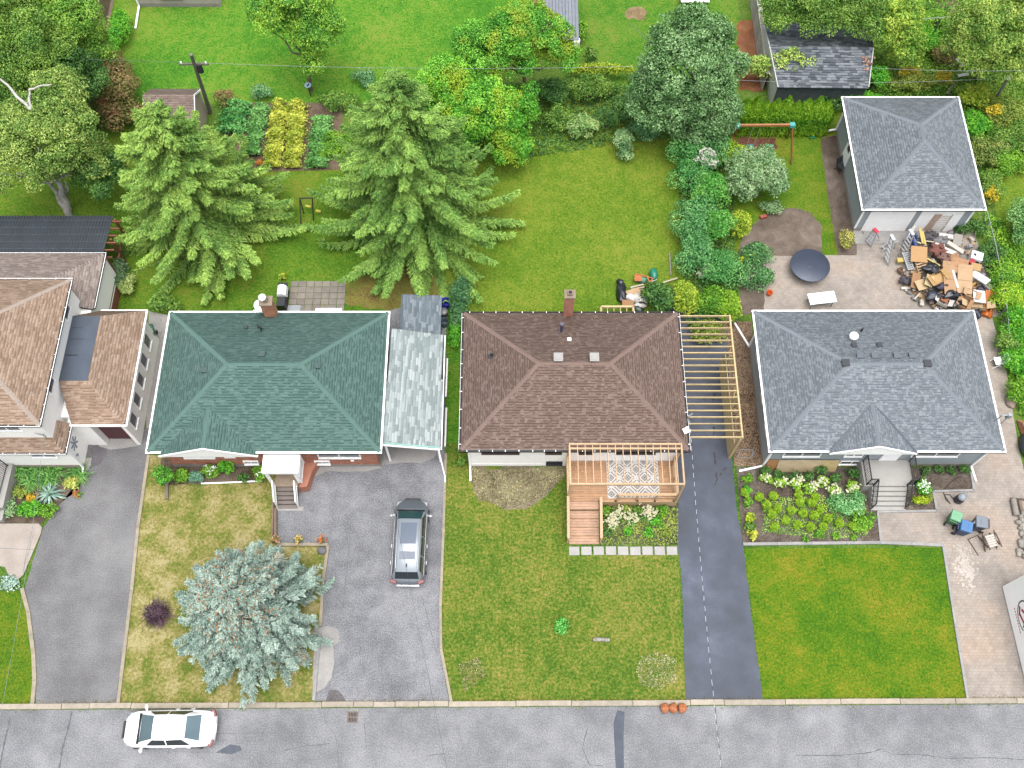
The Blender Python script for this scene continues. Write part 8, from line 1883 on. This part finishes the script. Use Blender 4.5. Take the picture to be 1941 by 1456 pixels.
t = thing('red_box', 'small red box beside the white metal box', 'box', P(1841, 500), HG); p = P(1841, 497, .62); MB().obox(p, (.36, .34, .3), R3m(.5, .2)).build('box', M('box_red', '#c21f3a', .4, .05), t, bevel=.04)
flat('white_strip', 'thin white board on the pavers left of the heap', 1717, 546, .55, .16, .05, M('board_white', '#ece8e2'), 'board', .0, (0, 0), .03)
# small heap behind the white house
KG = 'things thrown behind the white house'
def it(o, label, cat): return tag(o, label, cat, KG)
it(MB().blob(P(1178, 556, .2), (.3, .75, .25), 14, .4, 71, freq=4).build('rubbish_bag', blackb), 'long heap of black sacking left of the small rubbish heap', 'bag')
it(MB().blob(P(1176, 536, .2), (.22, .25, .2), 12, .4, 72).build('rubbish_bag', blackb), 'small black bag at the upper end of the sacking on lawn', 'bag')
it(MB().blob(P(1239, 520, .28), (.26, .42, .28), 12, .2, 73).build('green_tub', M('tub_teal', '#2f9c84', .4, .1)), 'teal green plastic tub at the far end of the small heap', 'tub')
it(MB().blob(P(1215, 531, .2), (.35, .2, .2), 12, .3, 74).build('green_sheet', M('sheet_teal', '#5fae9a', .6, .2, 6)), 'crumpled teal sheet under the orange chair frame', 'sheet')
t = thing('chair_frame', 'upturned orange brown wooden chair frame on the small heap', 'chair', P(1220, 528), KG); of_ = M('orange_wood', '#cf7a42', .6, .08)
for a_, b_ in (((1206, 519), (1238, 528)), ((1206, 519), (1203, 530)), ((1226, 523), (1231, 535)), ((1238, 528), (1231, 535))): MB().bar(P(*a_, .45), P(*b_, .4), .06).build('rail', of_, t)
MB().bar(P(1203, 527, .4), P(1217, 527, .4), .45, .05).build('seat', of_, t)
for i, (a_, b_, lb) in enumerate((((1195, 545), (1220, 539), 'pale lath, the top one on the small heap'), ((1196, 549), (1222, 544), 'pale lath, the second one on the small heap'), ((1194, 553), (1220, 549), 'grey brown lath, the lowest on the small heap'), ((1230, 536), (1245, 529), 'short white stick below the teal tub'), ((1256, 536), (1284, 527), 'long pale stick reaching into the shrubs'))):
    it(MB().bar(P(*a_, .3 - .03 * i), P(*b_, .3), .09, .04).build('lath', M('lath_%d' % i, ('#dcd0c4', '#d0b9a8', '#a08c80', '#e6e2dc', '#d9d2b8')[i], .8, .1)), lb, 'lath')
it(MB().obox(P(1201, 555, .3), (.85, .5, .03), R3m(.35, .1)).build('cardboard', cm(1)), 'tan cardboard sheet in the middle of the small heap', 'cardboard')
it(MB().obox(P(1190, 577, .2), (.7, .45, .3), R3m(-.05)).build('carton', cm(2)), 'brown carton at the lower end of the small heap', 'box')
for i, (x, y, s, lb) in enumerate(((1200, 564, .8, 'crumpled white plastic sheet across the small heap'), (1216, 568, .65, 'crumpled white plastic sheet beside the glossy shrub'), (1213, 580, .5, 'white plastic sheet at the lower right of small heap'))):
    it(MB().blob(P(x, y, .25), (s * .7, s * .35, .2), 12, .5, 80 + i, freq=5).build('plastic_sheet', M('plastic_white', '#f1ece8', .5, .05, 5)), lb, 'plastic sheet')
it(MB().blob(P(1210, 586, .2), (.35, .3, .2), 10, .3, 90).build('rubbish_bag', M('bag_dark_green', '#23403a', .4, .1)), 'dark green bag beside the timber landing frame', 'bag')
# odd pieces in the wild corner
it2 = [(1822, 117, (.5, .7, .04), .5, '#e8e6e2', 'white board in the rubbish strewn clearing'), (1826, 142, (.8, .2, .04), .2, '#eceae4', 'long white strip below the white board in the clearing'), (1845, 135, (.5, .15, .03), .3, '#e2e0da', 'short white strip right of the long one in the clearing')]
for x, y, s, rz, c_, lb in it2: tag(MB().obox(P(x, y, .5), s, R3m(rz, .2)).build('scrap_board', M('scrap_' + c_, c_, .7, .06)), lb, 'board', 'scrap in the wild corner')
for i, (a_, b_, lb) in enumerate((((1796, 80), (1825, 98), 'brown timber beam lying above the clearing'), ((1800, 112), (1812, 95), 'thin timber pole leaning beside the clearing'), ((1795, 178), (1808, 158), 'grey plank pile end just behind the garage roof'))):
    tag(MB().bar(P(*a_, .3), P(*b_, .5), .2, .1).build('timber', wood_g), lb, 'timber', 'scrap in the wild corner')
MB_ = sheet('bare_earth', wavy(PL([(1768, 112), (1800, 108), (1815, 60), (1760, -20), (1800, -30), (1835, 20), (1845, 110), (1825, 130), (1780, 124)]), .3), 0.004, groundmat('wild_dirt', [(0.1, '#6b5648'), (0.5, '#967e6b'), (0.9, '#b79c84')], mid=2, fine=16))
